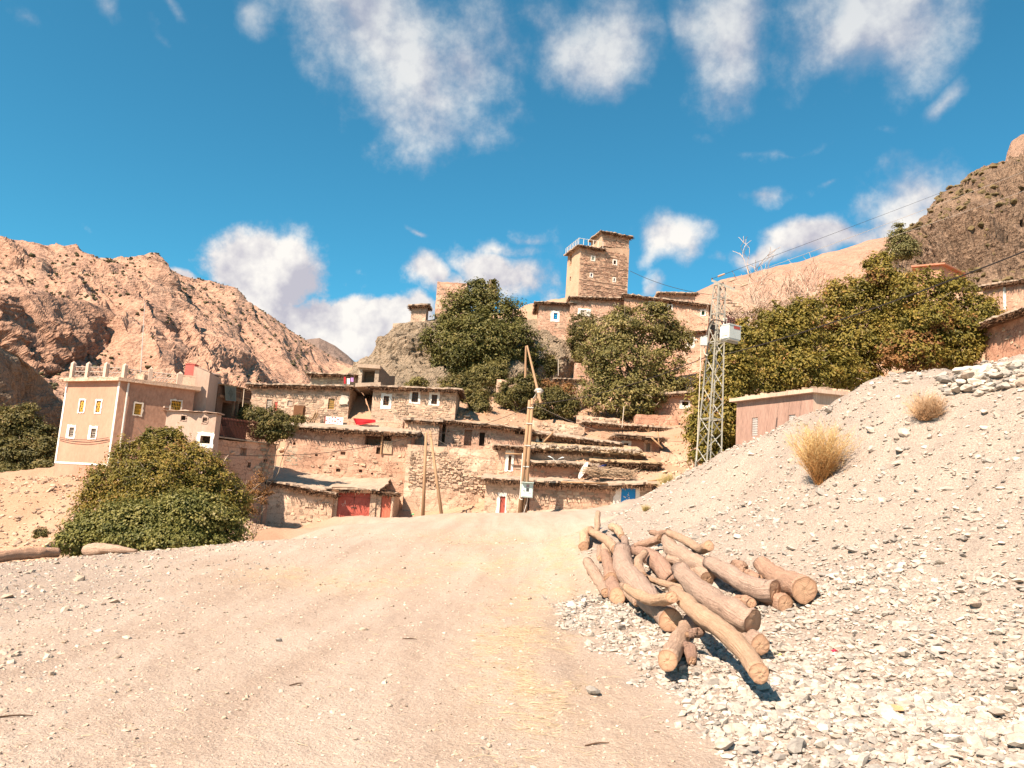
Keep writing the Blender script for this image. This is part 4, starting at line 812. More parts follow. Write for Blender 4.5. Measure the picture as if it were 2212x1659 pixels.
# passage: set-back wall coloured near-black for the passage shade, with door and steps, mud room above
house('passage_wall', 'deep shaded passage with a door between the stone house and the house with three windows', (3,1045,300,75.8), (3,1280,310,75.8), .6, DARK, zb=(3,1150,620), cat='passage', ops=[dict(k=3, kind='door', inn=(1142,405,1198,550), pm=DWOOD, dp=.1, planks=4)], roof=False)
ro, fo = house('ruined_room', 'roofless mud room with a dark doorway above the passage', (3,1138,145,72.5), (3,1316,140,72.5), 2.4, MUDG, up=True, zb=(3,1230,318), amp=.06, roof=False, sides=(1,1), back=True, ops=[dict(k=3, kind='hole', inn=(1162,168,1272,286), dp=1.9)])
mb = MB(); mb.box(fo.at(fo.L/2, fo.A[2]+.1, -1.0), fo.e*(fo.L/2+.1), fo.n*1.3, [0,0,.16]); mb.build('roof', ro, ROOFM)
wall(ro, Fac(XP((3,1316,158,72.6)), XP((3,1452,222,74.4))), XP((3,1316,300,72.6))[2], [], M('shaded_mud', (.13,.095,.07), (.19,.14,.105), 1, .5, .05), 'broken_wall', amp=.1, top=.25)  # shade of the sloping wall is put into its mud colour
mb = MB(); a, b = XP((3,1110,308,69.3)), XP((3,1330,300,69.3)); mb.box((a+b)/2+[0,2.9,.02], (b-a)/2, [0,3.3,0], [0,0,.16]); mb.solo('passage_roof', ROOFM, 'flat mud roof bridging the dark passage', 'roof')
wb = dict(kind='win', pm=GLASS, bars=(4,5), bm=BROWNP, br=.022, dp=.2, fm=WHITE)
house('three_window_house', 'stone and mud house with three white-framed windows under a brushwood eave', (3,1262,325,69), (3,1988,352,69), 5, MUDT, zb=(3,1500,660), amp=.04, sidem=MUDG,  # side walls take darker mud for the shade on the right end
    ops=[dict(wb, k=3, out=(1325,375,1420,510), inn=(1348,397,1397,478)), dict(wb, k=3, out=(1575,345,1672,465), inn=(1597,362,1652,450)), dict(wb, k=3, out=(1745,360,1840,480), inn=(1768,385,1818,468))],
    stones=[dict(reg=(3,1440,350,1985,590), sw=.36, sh=.17, mat=STONE, cap=300, cover=.8)], roofk=dict(over=.5, twigs=1.5, thick=.24, side_over=.45))
# terrace parapet, rugs, laundry
house('parapet', 'low earth parapet in front of the stone house with two rugs hung over it', (3,780,588,67.2), (3,1520,615,67.2), 1.2, MUDT, zb=(3,1000,740), roof=False, cat='parapet', amp=.08)
cloth('rug', 'white rug with dark red flowers hung on the parapet below the stone house', cq(3, 66.9, (836,570),(1000,580),(996,646),(832,636)), rug_mat('white_rug', (.78,.70,.64), (.30,.06,.06), (.25,.03,.04), 'floral'), wav=.05)
cloth('rug', 'red rug with dark border hung on the parapet below the passage', cq(3, 66.9, (1085,590),(1280,603),(1282,626),(1112,652)), rug_mat('red_rug', (.55,.025,.03), (.20,.008,.015), (.3,.02,.02), 'border'), wav=.05)
for x0,x1,y0,y1,c,l in ((1004,1020,228,290,(.5,.03,.04),'narrow red garment hanging at the left of the rooftop washing line'),(1030,1056,240,294,(.75,.70,.68),'white garment hanging in the middle of the rooftop washing line'),(1062,1088,235,272,(.45,.25,.5),'lilac garment hanging at the right of the rooftop washing line')):
    cloth('laundry', l, cq(3, 73.9, (x0,y0),(x1,y0),(x1-1,y1),(x0+1,y1-2)), M('cloth_'+l.split()[0]+l.split()[1], tuple(q*.9 for q in c), c, 3, 0), cat='garment', wav=.04, nx=6, ny=8)
mb = MB(); mb.tube([P(*Z(3,985,226),73.92), P(*Z(3,1100,232),73.92)], .012, 4); mb.solo('washing_line', IRON, 'washing line strung in front of the rooftop room', 'line')
mb = MB()
for k in range(7): mb.tube([P(*Z(3,690+k*9,640), 66+k*.1), P(*Z(3,745+k*6+random.uniform(-15,15),510+random.uniform(0,70)), 66.8)], .035, 5, t=random.random())
mb.solo('timber_stack', WOOD, 'loose poles leaning together on the terrace left of the white rug', 'poles', kind=None)
mb = MB(); mb.box(P(*Z(3,615,550),67.5), [.42,0,0], [0,.25,0], [0,0,.65]); mb.box(P(*Z(3,615,550),67.22), [.30,0,0], [0,.03,0], [0,0,.55]); mb.solo('wooden_cabinet', BROWNP, 'small brown wooden cabinet on the terrace below the stone house', 'cabinet')
# --- big mud terrace building in the middle
hl = lambda *r, d=.35: dict(k=3, kind='hole', inn=r, dp=d)
mt, fm = house('terrace_building', 'tall mud building with a long brushwood eave in the middle of the village', (3,510,668,62.5), (3,1596,735,62.5), 5, MUD, zb=(3,900,1300), amp=.12, step=.45,
    ops=[hl(1185,742,1330,826,d=1.6), hl(1345,742,1420,790,d=1.2), dict(k=3, kind='door', inn=(1286,842,1328,902), pm=DWOOD, dp=.25), hl(975,880,1018,908), hl(752,902,778,920), hl(935,1028,975,1056), hl(1135,1036,1165,1062), hl(878,998,898,1014), hl(1168,1122,1190,1140), hl(560,800,584,822), hl(905,915,925,930), hl(975,760,990,772), hl(1240,1065,1260,1080)],
    stones=[dict(reg=(3,510,790,640,1000), sw=.34, sh=.2, mat=STONEG, cap=150, cover=.8, irregular=.3), dict(reg=(3,820,1000,1240,1070), sw=.34, sh=.18, mat=STONE, cap=150, cover=.55, irregular=.4), dict(reg=(3,520,690,800,780), sw=.5, sh=.16, mat=STONE, cap=80, cover=.4)],
    roofk=dict(over=.55, twigs=1.6, thick=.22, rise=.7, beams=.8, side_over=.5))
mb = MB(); u, z = fm.uz(*Z(3,1336,820)); mb.tube([fm.at(u, fm.uz(*Z(3,1336,905))[1], .12), fm.at(u, fm.uz(*Z(3,1336,740))[1], .12)], .07, 7); mb.build('post', mt, WOOD)
mb = MB(); u0 = fm.uz(*Z(3,1338,850))[0]; u1 = fm.uz(*Z(3,1425,850))[0]; fbox(mb, fm, u0+.08, u1, fm.uz(*Z(3,1380,900))[1], fm.uz(*Z(3,1380,790))[1], .02, .07); mb.build('board_panel', mt, M('raw_board', (.40,.28,.18), (.48,.35,.24), 3, .3, .01))
house('domed_hut', 'small mud hut with a rounded roof edge right of the terrace building', (3,1565,610,64.8), (3,1838,628,64.8), 2.6, MUDT, zb=(3,1700,790), amp=.08, roofk=dict(over=.25, twigs=.8, thick=.3, beams=.9))
# --- garage row with red doors
sr, fs = house('storeroom', 'low mud storeroom with sagging brushwood eave left of the red garage doors', (3,205,1118,57.3), (3,915,1252,57.3), 5.5, MUDT, amp=.1, roofk=dict(over=.45, twigs=1.7, thick=.2, rise=1.0, beams=.75, side_over=.35), stones=dict(reg=(3,470,1330,900,1470), sw=.22, sh=.3, mat=STONE, cap=60, cover=.35, irregular=.5))
ga, fg = house('garage', 'mud garage with a wide red double door and a narrow red door', (3,893,1212,57.6), (3,1290,1226,57.6), 5.5, MUDT, amp=.03, zb=(3,1080,1560), roofk=dict(over=.5, twigs=.5, thick=.16, rise=1.0, beams=0, side_over=.25), ops=[dict(k=3, kind='hole', inn=(944,1222,1229,1500), dp=.35)])
r = fg.rect(3,944,1224,1229,1500); um = (r[0]+r[1])/2; up_ = fg.uz(*Z(3,1085,1282))[1]
for s, (a, b) in enumerate(((r[0]+.02, um-.012), (um+.012, r[1]-.02))):
    mb = MB(); fbox(mb, fg, a, b, r[2], r[3], -.2, -.15); d = mb.build('door', ga, REDP); mb = MB()
    for (a1,b1,c1,d1) in ((a,b,r[3]-.05,r[3]),(a,b,up_-.025,up_+.025),(a,a+.05,r[2],r[3]),(b-.05,b,r[2],r[3]),(a,b,r[2],r[2]+.05)): fbox(mb, fg, a1, b1, c1, d1, -.149, -.125)
    mb.build('door_rail', d, REDP); mb = MB(); w = b-a; hh = up_-r[2]
    for k in range(4):
        x0 = a+w*(.08+.42*(k % 2)); z0 = r[2]+hh*(.08+.45*(k//2)); mb.tube([fg.at(x0, z0, -.145), fg.at(x0+w*.38, z0+hh*.36, -.145)], .014, 4); mb.tube([fg.at(x0+w*.19, z0+hh*.02, -.145), fg.at(x0+w*.19+.02, z0+hh*.36, -.145)], .01, 4)
    mb.build('door_moulding', d, REDP)
    mb = MB(); u = um+.1 if s else um-.1
    for z in ((up_*.62+r[2]*.38), r[2]+.16): fbox(mb, fg, u-.1, u+.1, z-.02, z+.02, -.12, -.09); mb.tube([fg.at(u-.06,z-.13,-.1), fg.at(u,z-.03,-.1)], .014, 5)
    mb.build('latch', d, IRON)
    if s == 0:
        mb = MB(); x0, z0 = fg.uz(*Z(3,1003,1335)); mb.tube([fg.at(x0+.06,z0+.22,-.14), fg.at(x0+.06,z0-.02,-.14)], .016, 4); mb.tube([fg.at(x0-.18,z0-.05,-.14), fg.at(x0,z0+.02,-.14), fg.at(x0-.12,z0-.16,-.14), fg.at(x0+.06,z0-.13,-.14)], .014, 4); mb.build('chalk_mark', d, M('chalk', (.72,.6,.55), (.78,.68,.62), 4, 0))
mb = MB(); z = fg.uz(*Z(3,1080,1207))[1]; mb.tube(spline([fg.at(.1,z-.03,.28), fg.at(fg.L*.5,z+.03,.3), fg.at(fg.L-.1,z-.05,.28)], 12), .09, 8); mb.build('lintel', ga, DWOOD)
house('side_shed', 'narrow mud shed with a small orange-red door right of the garage', (3,1292,1236,57.7), (3,1445,1250,57.7), 3, MUDT, amp=.03, zb=(3,1370,1540), roofk=dict(over=.3, twigs=1.2, thick=.12, beams=.5, side_over=.05), ops=[dict(k=3, kind='door', inn=(1326,1262,1414,1458), out=(1302,1256,1432,1464), fm=MUDT, pm=REDO, dp=.16, planks=3)], cat='shed')
# --- retaining wall of rubble right of the terrace building
rw, frw = house('retaining_wall', 'tall rubble retaining wall behind the two leaning timber poles', (3,1560,815,61), (5,385,605,61), 3.5, MUDT, roof=False, cat='wall', amp=.2, zb=(3,1800,1500), stones=[dict(reg=(3,1570,905,2280,1210), sw=.26, sh=.16, mat=STONE, cap=300, cover=.85, irregular=.5, proud=.1), dict(reg=(3,1570,1210,2100,1440), sw=.4, sh=.2, mat=STONE, cap=60, cover=.3, irregular=.6)])
# --- rooms above it
house('open_front_rooms', 'row of mud rooms with dark open doorways above the rubble wall', (3,1850,612,65.5), (5,625,432,65.5), 4, MUD, zb=(5,300,640), amp=.08, ops=[dict(k=3, kind='hole', inn=(1858,640,1888,815), dp=1.4), dict(k=3, kind='hole', inn=(2052,690,2118,828), dp=.5), dict(k=5, kind='door', inn=(192,448,240,566), pm=DARK, dp=.4), dict(k=5, kind='hole', inn=(505,415,608,466), dp=1.2), hl(1905,700,1925,715)],
    stones=dict(reg=(3,1940,640,2050,830), sw=.3, sh=.17, mat=STONE, cap=80, cover=.7), roofk=dict(over=.6, twigs=1.6, thick=.22, beams=.6, side_over=.3))
wd = dict(kind='win', pm=DARK, dp=.25, fm=WHITE)
house('eave_house', 'low mud house with a long ragged eave behind the electricity pole', (5,650,462,65.8), (5,1400,562,65.8), 4, MUDR, zb=(5,1000,660), amp=.07, ops=[dict(wd, k=5, out=(688,470,762,532), inn=(712,488,742,528))], roofk=dict(over=.6, twigs=1.7, thick=.24, rise=.5, beams=.7))
house('white_framed_house', 'red mud house with a white-framed window and a grey door under a shaggy eave', (5,1395,478,67.3), (5,1765,512,67.3), 4, MUDR, zb=(5,1600,690), amp=.06, ops=[dict(wd, k=5, out=(1430,522,1517,602), inn=(1452,542,1492,598)), dict(k=5, kind='door', inn=(1646,542,1680,628), out=(1628,520,1698,634), fm=MUDT, pm=M('grey_door', (.22,.17,.13), (.3,.24,.19), 3, .3), dp=.2)], roofk=dict(over=.75, twigs=2.2, thick=.24, beams=.5))
house('upper_terrace_house', 'wide red mud house with a dark eave below the pale-leaved tree', (5,1115,368,73), (5,1905,428,73), 4.5, MUDR, zb=(5,1500,520), amp=.08, roofk=dict(over=.5, twigs=1.5, thick=.24, rise=.3, beams=.8), ops=[dict(k=5, kind='win', inn=(1762,468,1795,520), out=(1750,460,1806,526), fm=MUDT, pm=M('pale_blue_shutter', (.35,.45,.42), (.42,.52,.48), 3, .2), dp=.1)])
house('hillside_house', 'mud house with a recessed white window at the foot of the lattice tower trees', (5,1725,128,78), (5,2110,108,78), 5, MUD, zb=(5,1900,330), amp=.07, roofk=dict(over=.5, twigs=1.0, thick=.3, beams=.8), ops=[dict(wd, k=5, out=(1938,172,2030,246), inn=(1958,180,2015,214), dp=.5)])
house('garden_wall', 'low red mud terrace wall under the hillside house', (5,1560,290,75.5), (5,1930,306,75.5), 2, MUDR, zb=(5,1700,420), roof=False, cat='wall', amp=.12)
STRAW = M('straw_thatch', (.30,.205,.12), (.40,.285,.175), 5, .6, .04, c3=(.44,.33,.215))
house('straw_roof_house', 'sunken house with a pale straw-covered roof weighted with clods', (5,640,600,62), (5,1610,662,62), 4, MUDT, zb=(5,1100,720), amp=.05, roofk=dict(over=.3, twigs=.5, thick=.16, rise=.9, beams=0, mat=STRAW))
house('white_door_hut', 'tiny mud hut with a tall white-framed brown door left of the electricity pole', (5,362,572,60.6), (5,640,592,60.6), 3, MUD, zb=(5,450,850), amp=.05, ops=[dict(k=5, kind='door', inn=(446,648,471,780), out=(420,592,494,788), pm=BROWNP, dp=.15)], roofk=dict(over=.45, twigs=1.6, thick=.2, beams=.6))
house('lower_terrace_house', 'red mud house with a drooping fringe of brushwood above the lowest row', (5,625,715,60), (5,1195,745,60), 3.6, MUDR, zb=(5,900,900), amp=.06, roofk=dict(over=.5, twigs=2.0, thick=.26, rise=.3, beams=1.0))
house('red_door_house', 'pale mud house with a white-framed narrow red door at the track end', (5,252,860,56.6), (5,556,874,56.6), 4, MUDT, amp=.03, zb=(5,400,1260), ops=[dict(k=5, kind='door', inn=(370,1005,417,1172), out=(345,975,430,1172), pm=REDP, dp=.14, planks=3)], roofk=dict(over=.5, twigs=1.8, thick=.22, beams=.6, rise=.3))
house('stone_front_house', 'low house with a stone front and shaggy eave right of the electricity pole', (5,640,880,57.3), (5,1335,928,57.3), 4, MUD, amp=.06, zb=(5,900,1260), stones=dict(reg=(5,670,975,1330,1160), sw=.42, sh=.2, mat=STONE, cap=300, cover=.9, irregular=.2), roofk=dict(over=.55, twigs=1.9, thick=.24, rise=.4, beams=.9))
bd, fb_ = house('blue_door_house', 'stone house with a bright blue door in a broad white surround', (5,1338,918,57.3), (5,1690,905,57.3), 4, MUDT, amp=.05, zb=(5,1500,1260), ops=[dict(k=5, kind='door', inn=(1426,935,1552,1130), out=(1366,918,1582,1140), pm=BLUEP, dp=.1, jag=.07)],
    stones=dict(reg=(5,1340,930,1690,1150), sw=.34, sh=.17, mat=STONE, cap=150, cover=.85, irregular=.2), roofk=dict(over=.55, twigs=1.9, thick=.24, rise=.4, beams=.7))
mb = MB(); dd = lambda x, y: fb_.at(*fb_.uz(987.5+0+ (x*.0723+2400)/1.8228-987.5, (y*.0723+1890)/1.8228), .0)
for a, b in (((760,880),(880,960)),((1030,690),(1050,740)),((980,790),(1060,860)),((950,870),(975,915)),((1010,960),(1100,990)),((1060,930),(1090,1000)),((900,1040),(950,1080)),((890,1110),(930,1130)),((1040,1050),(1085,1075)),((1020,780),(1040,860))):
    mb.tube([dd(*a), dd(*b)], .03 if a[0] == 760 else .018, 4)
mb.build('chalk_mark', bd, WHITE)
house('brush_roof_house', 'sagging brush-roofed shelter left of the gravel bank crest', (5,1195,712,60.4), (5,1730,735,60.4), 3.5, MUDR, zb=(5,1450,900), amp=.08, roofk=dict(over=.8, twigs=2.6, thick=.2, rise=.5, beams=.6, mat=STRAW))
for (a, b, l) in (((5,640,345,70.5),(5,1110,398,70.5),'rubble terrace wall below the round dark shrubs'), ((5,1770,612,63.5),(5,2060,672,61),'broken stone terrace wall left of the lattice tower foot'), ((5,1040,300,75.5),(5,1420,330,75),'stone terrace wall under the light green walnut'), ((4,1010,1400,79),(4,1300,1440,78),'rubble terrace wall among the shrubs under the big tree'), ((5,1760,520,69.5),(5,2030,560,68),'low rubble wall right of the white-framed house'), ((6,430,1090,83),(6,760,1040,82),'mud terrace wall behind the light green walnut')):
    house('terrace_wall', l, a, b, 1.5, MUDT, roof=False, cat='wall', amp=.2, stones=dict(sw=.3, sh=.17, mat=STONE, cap=120, cover=.8, irregular=.5, proud=.1))
# --- houses on top of the hill
house('rock_hut', 'small lit hut with a thatched edge on the outcrop left of the big dark tree', (4,268,768,98.5), (4,398,762,98.5), 2.6, MUDT, zb=(4,330,960), amp=.03, roofk=dict(over=.5, twigs=1.5, thick=.3, beams=.6, side_over=.4), sidem=MUDG)  # hut's shaded flank is coloured in with darker side-wall mud
house('ruined_tower', 'broken mud tower stump rising behind the left of the big dark tree', (4,492,548,101.5), (4,752,566,101.5), 4, MUD, zb=(4,600,960), amp=.18, roof=False, cat='ruin', ops=[dict(k=4, kind='hole', inn=(585,632,622,690), dp=.3)])
house('outcrop_wall', 'stone terrace wall on the outcrop under the small hut', (4,105,915,97.3), (4,450,918,97.3), 3, MUDT, zb=(4,250,1120), amp=.15, roof=False, cat='wall', stones=dict(sw=.34, sh=.17, mat=STONEG, cap=300, cover=.9, irregular=.4, proud=.08))
TW0 = M('tower_mud', (.36,.235,.155), (.46,.315,.215), 1, .4, .04, c3=(.5,.36,.25))
wt = dict(kind='win', pm=M('blue_grey_pane', (.10,.13,.22), (.15,.18,.28), 3, 0), dp=.15, fm=WHITE)
kt, fk = house('watch_tower', 'tall square stone tower with a roof terrace crowning the village', (4,1740,247,108), (4,2164,262,110), 5, TW0, zb=(4,1900,760), amp=.05, roof=False, cat='tower',
    ops=[dict(wt, k=4, out=(1828,325,1866,372), inn=(1835,333,1859,364), pm=M('pale_green_shutter', (.45,.52,.42), (.52,.58,.48), 3, .1)), dict(wt, k=4, out=(1818,472,1848,515), inn=(1825,480,1841,507)), dict(wt, k=4, out=(2018,358,2057,406), inn=(2026,366,2048,400), pm=DARK), dict(wt, k=4, out=(2018,513,2046,556), inn=(2025,521,2039,549)), dict(k=4, kind='hole', inn=(2040,268,2085,290), dp=.5)],
    lops=[dict(k=4, kind='hole', inn=(1643,310,1662,412), dp=.3), dict(k=4, kind='win', inn=(1643,508,1655,545), pm=DARK, dp=.2)], stones=dict(sw=.42, sh=.17, mat=STONEB, cap=300, cover=.9, proud=.05))
for zc in (310, 425, 490, 560, 600, 640):                # pale levelling courses
    u, z = fk.uz(*Z(4,1950,zc)); mb = MB(); q = 0.0
    while q < fk.L-.4:
        w = random.uniform(.4,1.3)
        if random.random() < .75: fbox(mb, fk, q, min(q+w, fk.L), z+random.uniform(-.06,.06), z+random.uniform(.03,.08), -.02, .075)
        q += w
    if mb.n: mb.build('course', kt, MUDT)
tb, ftb = house('tower_room', 'stone room with an overhanging roof on the right half of the tower top', (4,1930,122,109.05), (4,2163,168,110.01), 4.6, TW0, up=True, zb=(4,2050,258), amp=.03, cat='room', stones=dict(sw=.42, sh=.17, mat=STONEB, cap=120, cover=.9), roofk=dict(over=.5, twigs=1.0, thick=.2, side_over=.5, beams=.7))
t0, t1 = fk.at(-.05, fk.A[2]+.02), fk.at(fk.uz(*Z(4,1925,240))[0], fk.A[2]+.02)
trf = mudroof(kt, t0, t1, 4.8, over=.5, thick=.18, twigs=1.0, beams=.6, side_over=.55, name='terrace_roof')
cs = [fk.at(-.45, fk.A[2]+.2, -4.6), fk.at(-.45, fk.A[2]+.2, .35), fk.at(fk.uz(*Z(4,1925,240))[0], fk.A[2]+.2, .35)]
RAILW = M('white_rail', (.62,.56,.48), (.72,.66,.58), 3, .1); rl_ = thing('roof_railing', 'whitish post railing round the roof terrace of the tall tower', 'railing', tuple(cs[1]))
for a, b, n in ((cs[0], cs[1], 8), (cs[1], cs[2], 5)):
    for k in range(n+1 if a is cs[1] else n):
        q = a+(b-a)*k/n; mb = MB(); mb.tube([q, q+[0,0,.85]], .035, 5); mb.build('post', rl_, RAILW)
    mb = MB(); mb.tube([a+[0,0,.85], b+[0,0,.85]], .03, 5); mb.build('rail', rl_, RAILW)
house('blue_window_house', 'big mud house below the tower with a blue window in a white frame', (4,1380,738,98), (4,1655,748,98), 6, MUD, zb=(4,1500,1290), amp=.07, ops=[dict(k=4, kind='win', out=(1478,803,1557,901), inn=(1504,824,1537,879), pm=M('blue_pane', (.02,.25,.36), (.03,.32,.45), 3, 0), dp=.15, bars=(2,3), bm=BLUEP, br=.03)],
    stones=[dict(reg=(4,1400,1050,1655,1140), sw=.42, sh=.2, mat=STONEG, cap=120, cover=.8, irregular=.2), dict(reg=(4,1500,920,1655,960), sw=.4, sh=.2, mat=STONE, cap=60, cover=.6)], roofk=dict(over=.55, twigs=1.1, thick=.22, beams=.7, side_over=.6))
house('tower_base_house', 'mud house directly under the tall tower with a long dark eave', (4,1652,692,97.6), (4,2130,708,97.6), 6, MUD, zb=(4,1900,1290), amp=.06, roofk=dict(over=.5, twigs=1.3, thick=.22, beams=.7), ops=[dict(k=4, kind='win', out=(1715,785,1825,850), inn=(1740,800,1790,850), pm=LATT, dp=.1)])
house('ridge_house', 'long mud house with two white-framed windows right of the tower', (6,130,362,96.5), (6,865,455,94), 6, MUD, zb=(6,500,800), amp=.08, roofk=dict(over=.5, twigs=1.5, thick=.26, beams=.6), ops=[dict(wd, k=6, out=(503,436,551,492), inn=(515,448,540,488)), dict(wd, k=6, out=(790,484,840,542), inn=(801,496,829,533), pm=M('green_pane', (.05,.13,.07), (.08,.17,.1), 3, 0)), dict(wd, k=6, out=(340,410,402,452), inn=(352,420,390,446), pm=LATT)])
house('attic_room', 'small mud room with a rounded dark roof on top of the long ridge house', (6,440,345,101), (6,748,352,101), 4, MUD, up=True, zb=(6,600,460), amp=.05, roofk=dict(over=.4, twigs=1.2, thick=.3, beams=.7))
house('patched_house', 'mud house with white plaster patches round one dark window left of the lattice tower', (6,590,700,91), (6,865,672,90), 5, MUD, zb=(6,700,1100), amp=.1, roofk=dict(over=.4, twigs=1.3, thick=.22, beams=.7), ops=[dict(wd, k=6, out=(672,718,748,818), inn=(690,740,719,792), jag=.12)])
house('far_window_house', 'mud house with a white-framed window behind the lattice tower', (6,1000,515,92), (6,1570,522,89), 5, MUD, zb=(6,1200,800), amp=.06, roofk=dict(over=.5, twigs=1.2, thick=.24, beams=.8), ops=[dict(wd, k=6, out=(1138,558,1220,634), inn=(1160,572,1198,632)), dict(wd, k=6, out=(990,556,1030,620), inn=(1003,568,1020,615))])
house('tree_top_house', 'strip of mud house with dark eave just above the right-hand trees', (6,1100,688,87), (6,1320,668,86), 4, MUD, zb=(6,1200,850), amp=.05, roofk=dict(over=.4, twigs=1.2, thick=.2, beams=.8))
house('slope_hut', 'small pale hut with a brushwood edge below the big mud house', (4,1530,1402,84), (4,1765,1412,84), 3, MUDT, zb=(4,1650,1540), amp=.06, roofk=dict(over=.3, twigs=1.0, thick=.18, beams=.8))
house('broken_wall', 'piece of broken mud wall above the small pale hut', (4,1690,1258,88), (4,1860,1268,88), 1, MUD, zb=(4,1750,1420), amp=.12, roof=False, cat='wall')
# --- right side
corner_house('peach_house', 'peach-coloured flat-roofed house behind the right-hand trees', (7,1275,1226), (7,1496,1206,93), (7,1668,1290), (7,1400,1480), PINK, PINK, back=7, over=.5, thick=.18, roofm=M('terracotta_edge', (.36,.16,.10), (.42,.2,.13), 2, .2))
house('edge_house', 'mud house with a pale pilaster at the right edge above the gravel bank', (7,1852,1400,68), (7,2340,1325,63), 6, MUD, zb=(7,2000,1720), amp=.08, roofk=dict(over=.4, twigs=1.4, thick=.22, beams=.7), ops=[dict(k=7, kind='win', inn=(2032,1395,2056,1590), pm=WHITE, dp=.04)])
house('lower_edge_house', 'red mud house with deep dark eave at the right edge above the bank', (8,1868,200,59), (8,2330,40,53), 5, MUDR, amp=.12, zb=(8,2050,620), roofk=dict(over=.9, twigs=1.6, thick=.25, beams=.6, side_over=.4))
gq_ = dict(kind='win', pm=GLASS, bars=(5,8), bm=M('white_grille', (.55,.5,.47), (.62,.57,.53), 3, 0), br=.018, dp=.2)
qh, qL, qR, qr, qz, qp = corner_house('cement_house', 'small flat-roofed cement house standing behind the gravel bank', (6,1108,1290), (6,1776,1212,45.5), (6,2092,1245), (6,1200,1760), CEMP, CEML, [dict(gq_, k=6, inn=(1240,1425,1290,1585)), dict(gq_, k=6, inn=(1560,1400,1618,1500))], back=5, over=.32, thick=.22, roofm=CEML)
mb = MB(); rr_ = np.random.default_rng(4)
for k in range(46):
    t = rr_.random(); e = rr_.integers(0,2); a, b = (qp[0], qp[1]) if e == 0 else (qp[1], qp[2]); q = a+(b-a)*t-np.array([0,1,0])*rr_.uniform(-.5,.15); mb.add(UNIT[k % 10]*rr_.uniform(.1,.28,3)+[q[0],q[1],qz+.05], UF, rr_.random())
mb.build('rubble_edge', qh, STONE, kind='stuff')
# ------------------------------------------------------------------ trees and bushes
def leaf_mat(name, stops, trans=.25):
    m, t, b, o = mat_new(name); c = _ramp(t, _attr(t, 'tint'), stops); t.links.new(c, b.inputs['Base Color']); b.inputs['Roughness'].default_value = .55; b.inputs['Specular IOR Level'].default_value = .3
    tr = t.nodes.new('ShaderNodeBsdfTranslucent'); t.links.new(c, tr.inputs[0]); mx = t.nodes.new('ShaderNodeMixShader'); mx.inputs[0].default_value = trans
    t.links.new(b.outputs[0], mx.inputs[1]); t.links.new(tr.outputs[0], mx.inputs[2]); t.links.new(mx.outputs[0], o.inputs[0]); return m
LEAF_D = leaf_mat('walnut_leaf_dark', [(0,(.060,.062,.016)),(.5,(.125,.118,.030)),(.85,(.19,.168,.05)),(1,(.26,.20,.075))], .25)
LEAF_P = leaf_mat('walnut_leaf_pale', [(0,(.10,.092,.026)),(.5,(.20,.170,.052)),(.85,(.29,.235,.085)),(1,(.37,.29,.13))], .25)
LEAF_Y = leaf_mat('walnut_leaf_yellowing', [(0,(.095,.086,.015)),(.4,(.19,.155,.028)),(.75,(.28,.205,.042)),(.92,(.34,.22,.055)),(1,(.35,.175,.065))], .25)
LEAF_R = leaf_mat('walnut_leaf_rust', [(0,(.13,.066,.025)),(.4,(.24,.115,.04)),(.8,(.32,.165,.06)),(1,(.35,.215,.08))], .25)
LEAF_B = leaf_mat('bramble_leaf', [(0,(.075,.082,.018)),(.5,(.165,.155,.036)),(.85,(.26,.225,.065)),(1,(.38,.32,.15))], .25)
LEAF_S = leaf_mat('shrub_leaf', [(0,(.060,.058,.017)),(.5,(.135,.116,.033)),(.85,(.20,.16,.05)),(1,(.27,.17,.07))], .25)
LEAF_C = leaf_mat('conifer_leaf', [(0,(.09,.090,.033)),(.5,(.18,.165,.06)),(1,(.26,.23,.10))], .25)
BARK = M('bark', (.20,.15,.11), (.30,.235,.175), 6, .6, .02, stretch=(2,2,.5))
PALEB = M('bare_branch_bark', (.40,.29,.22), (.52,.40,.31), 4, .3, .01)
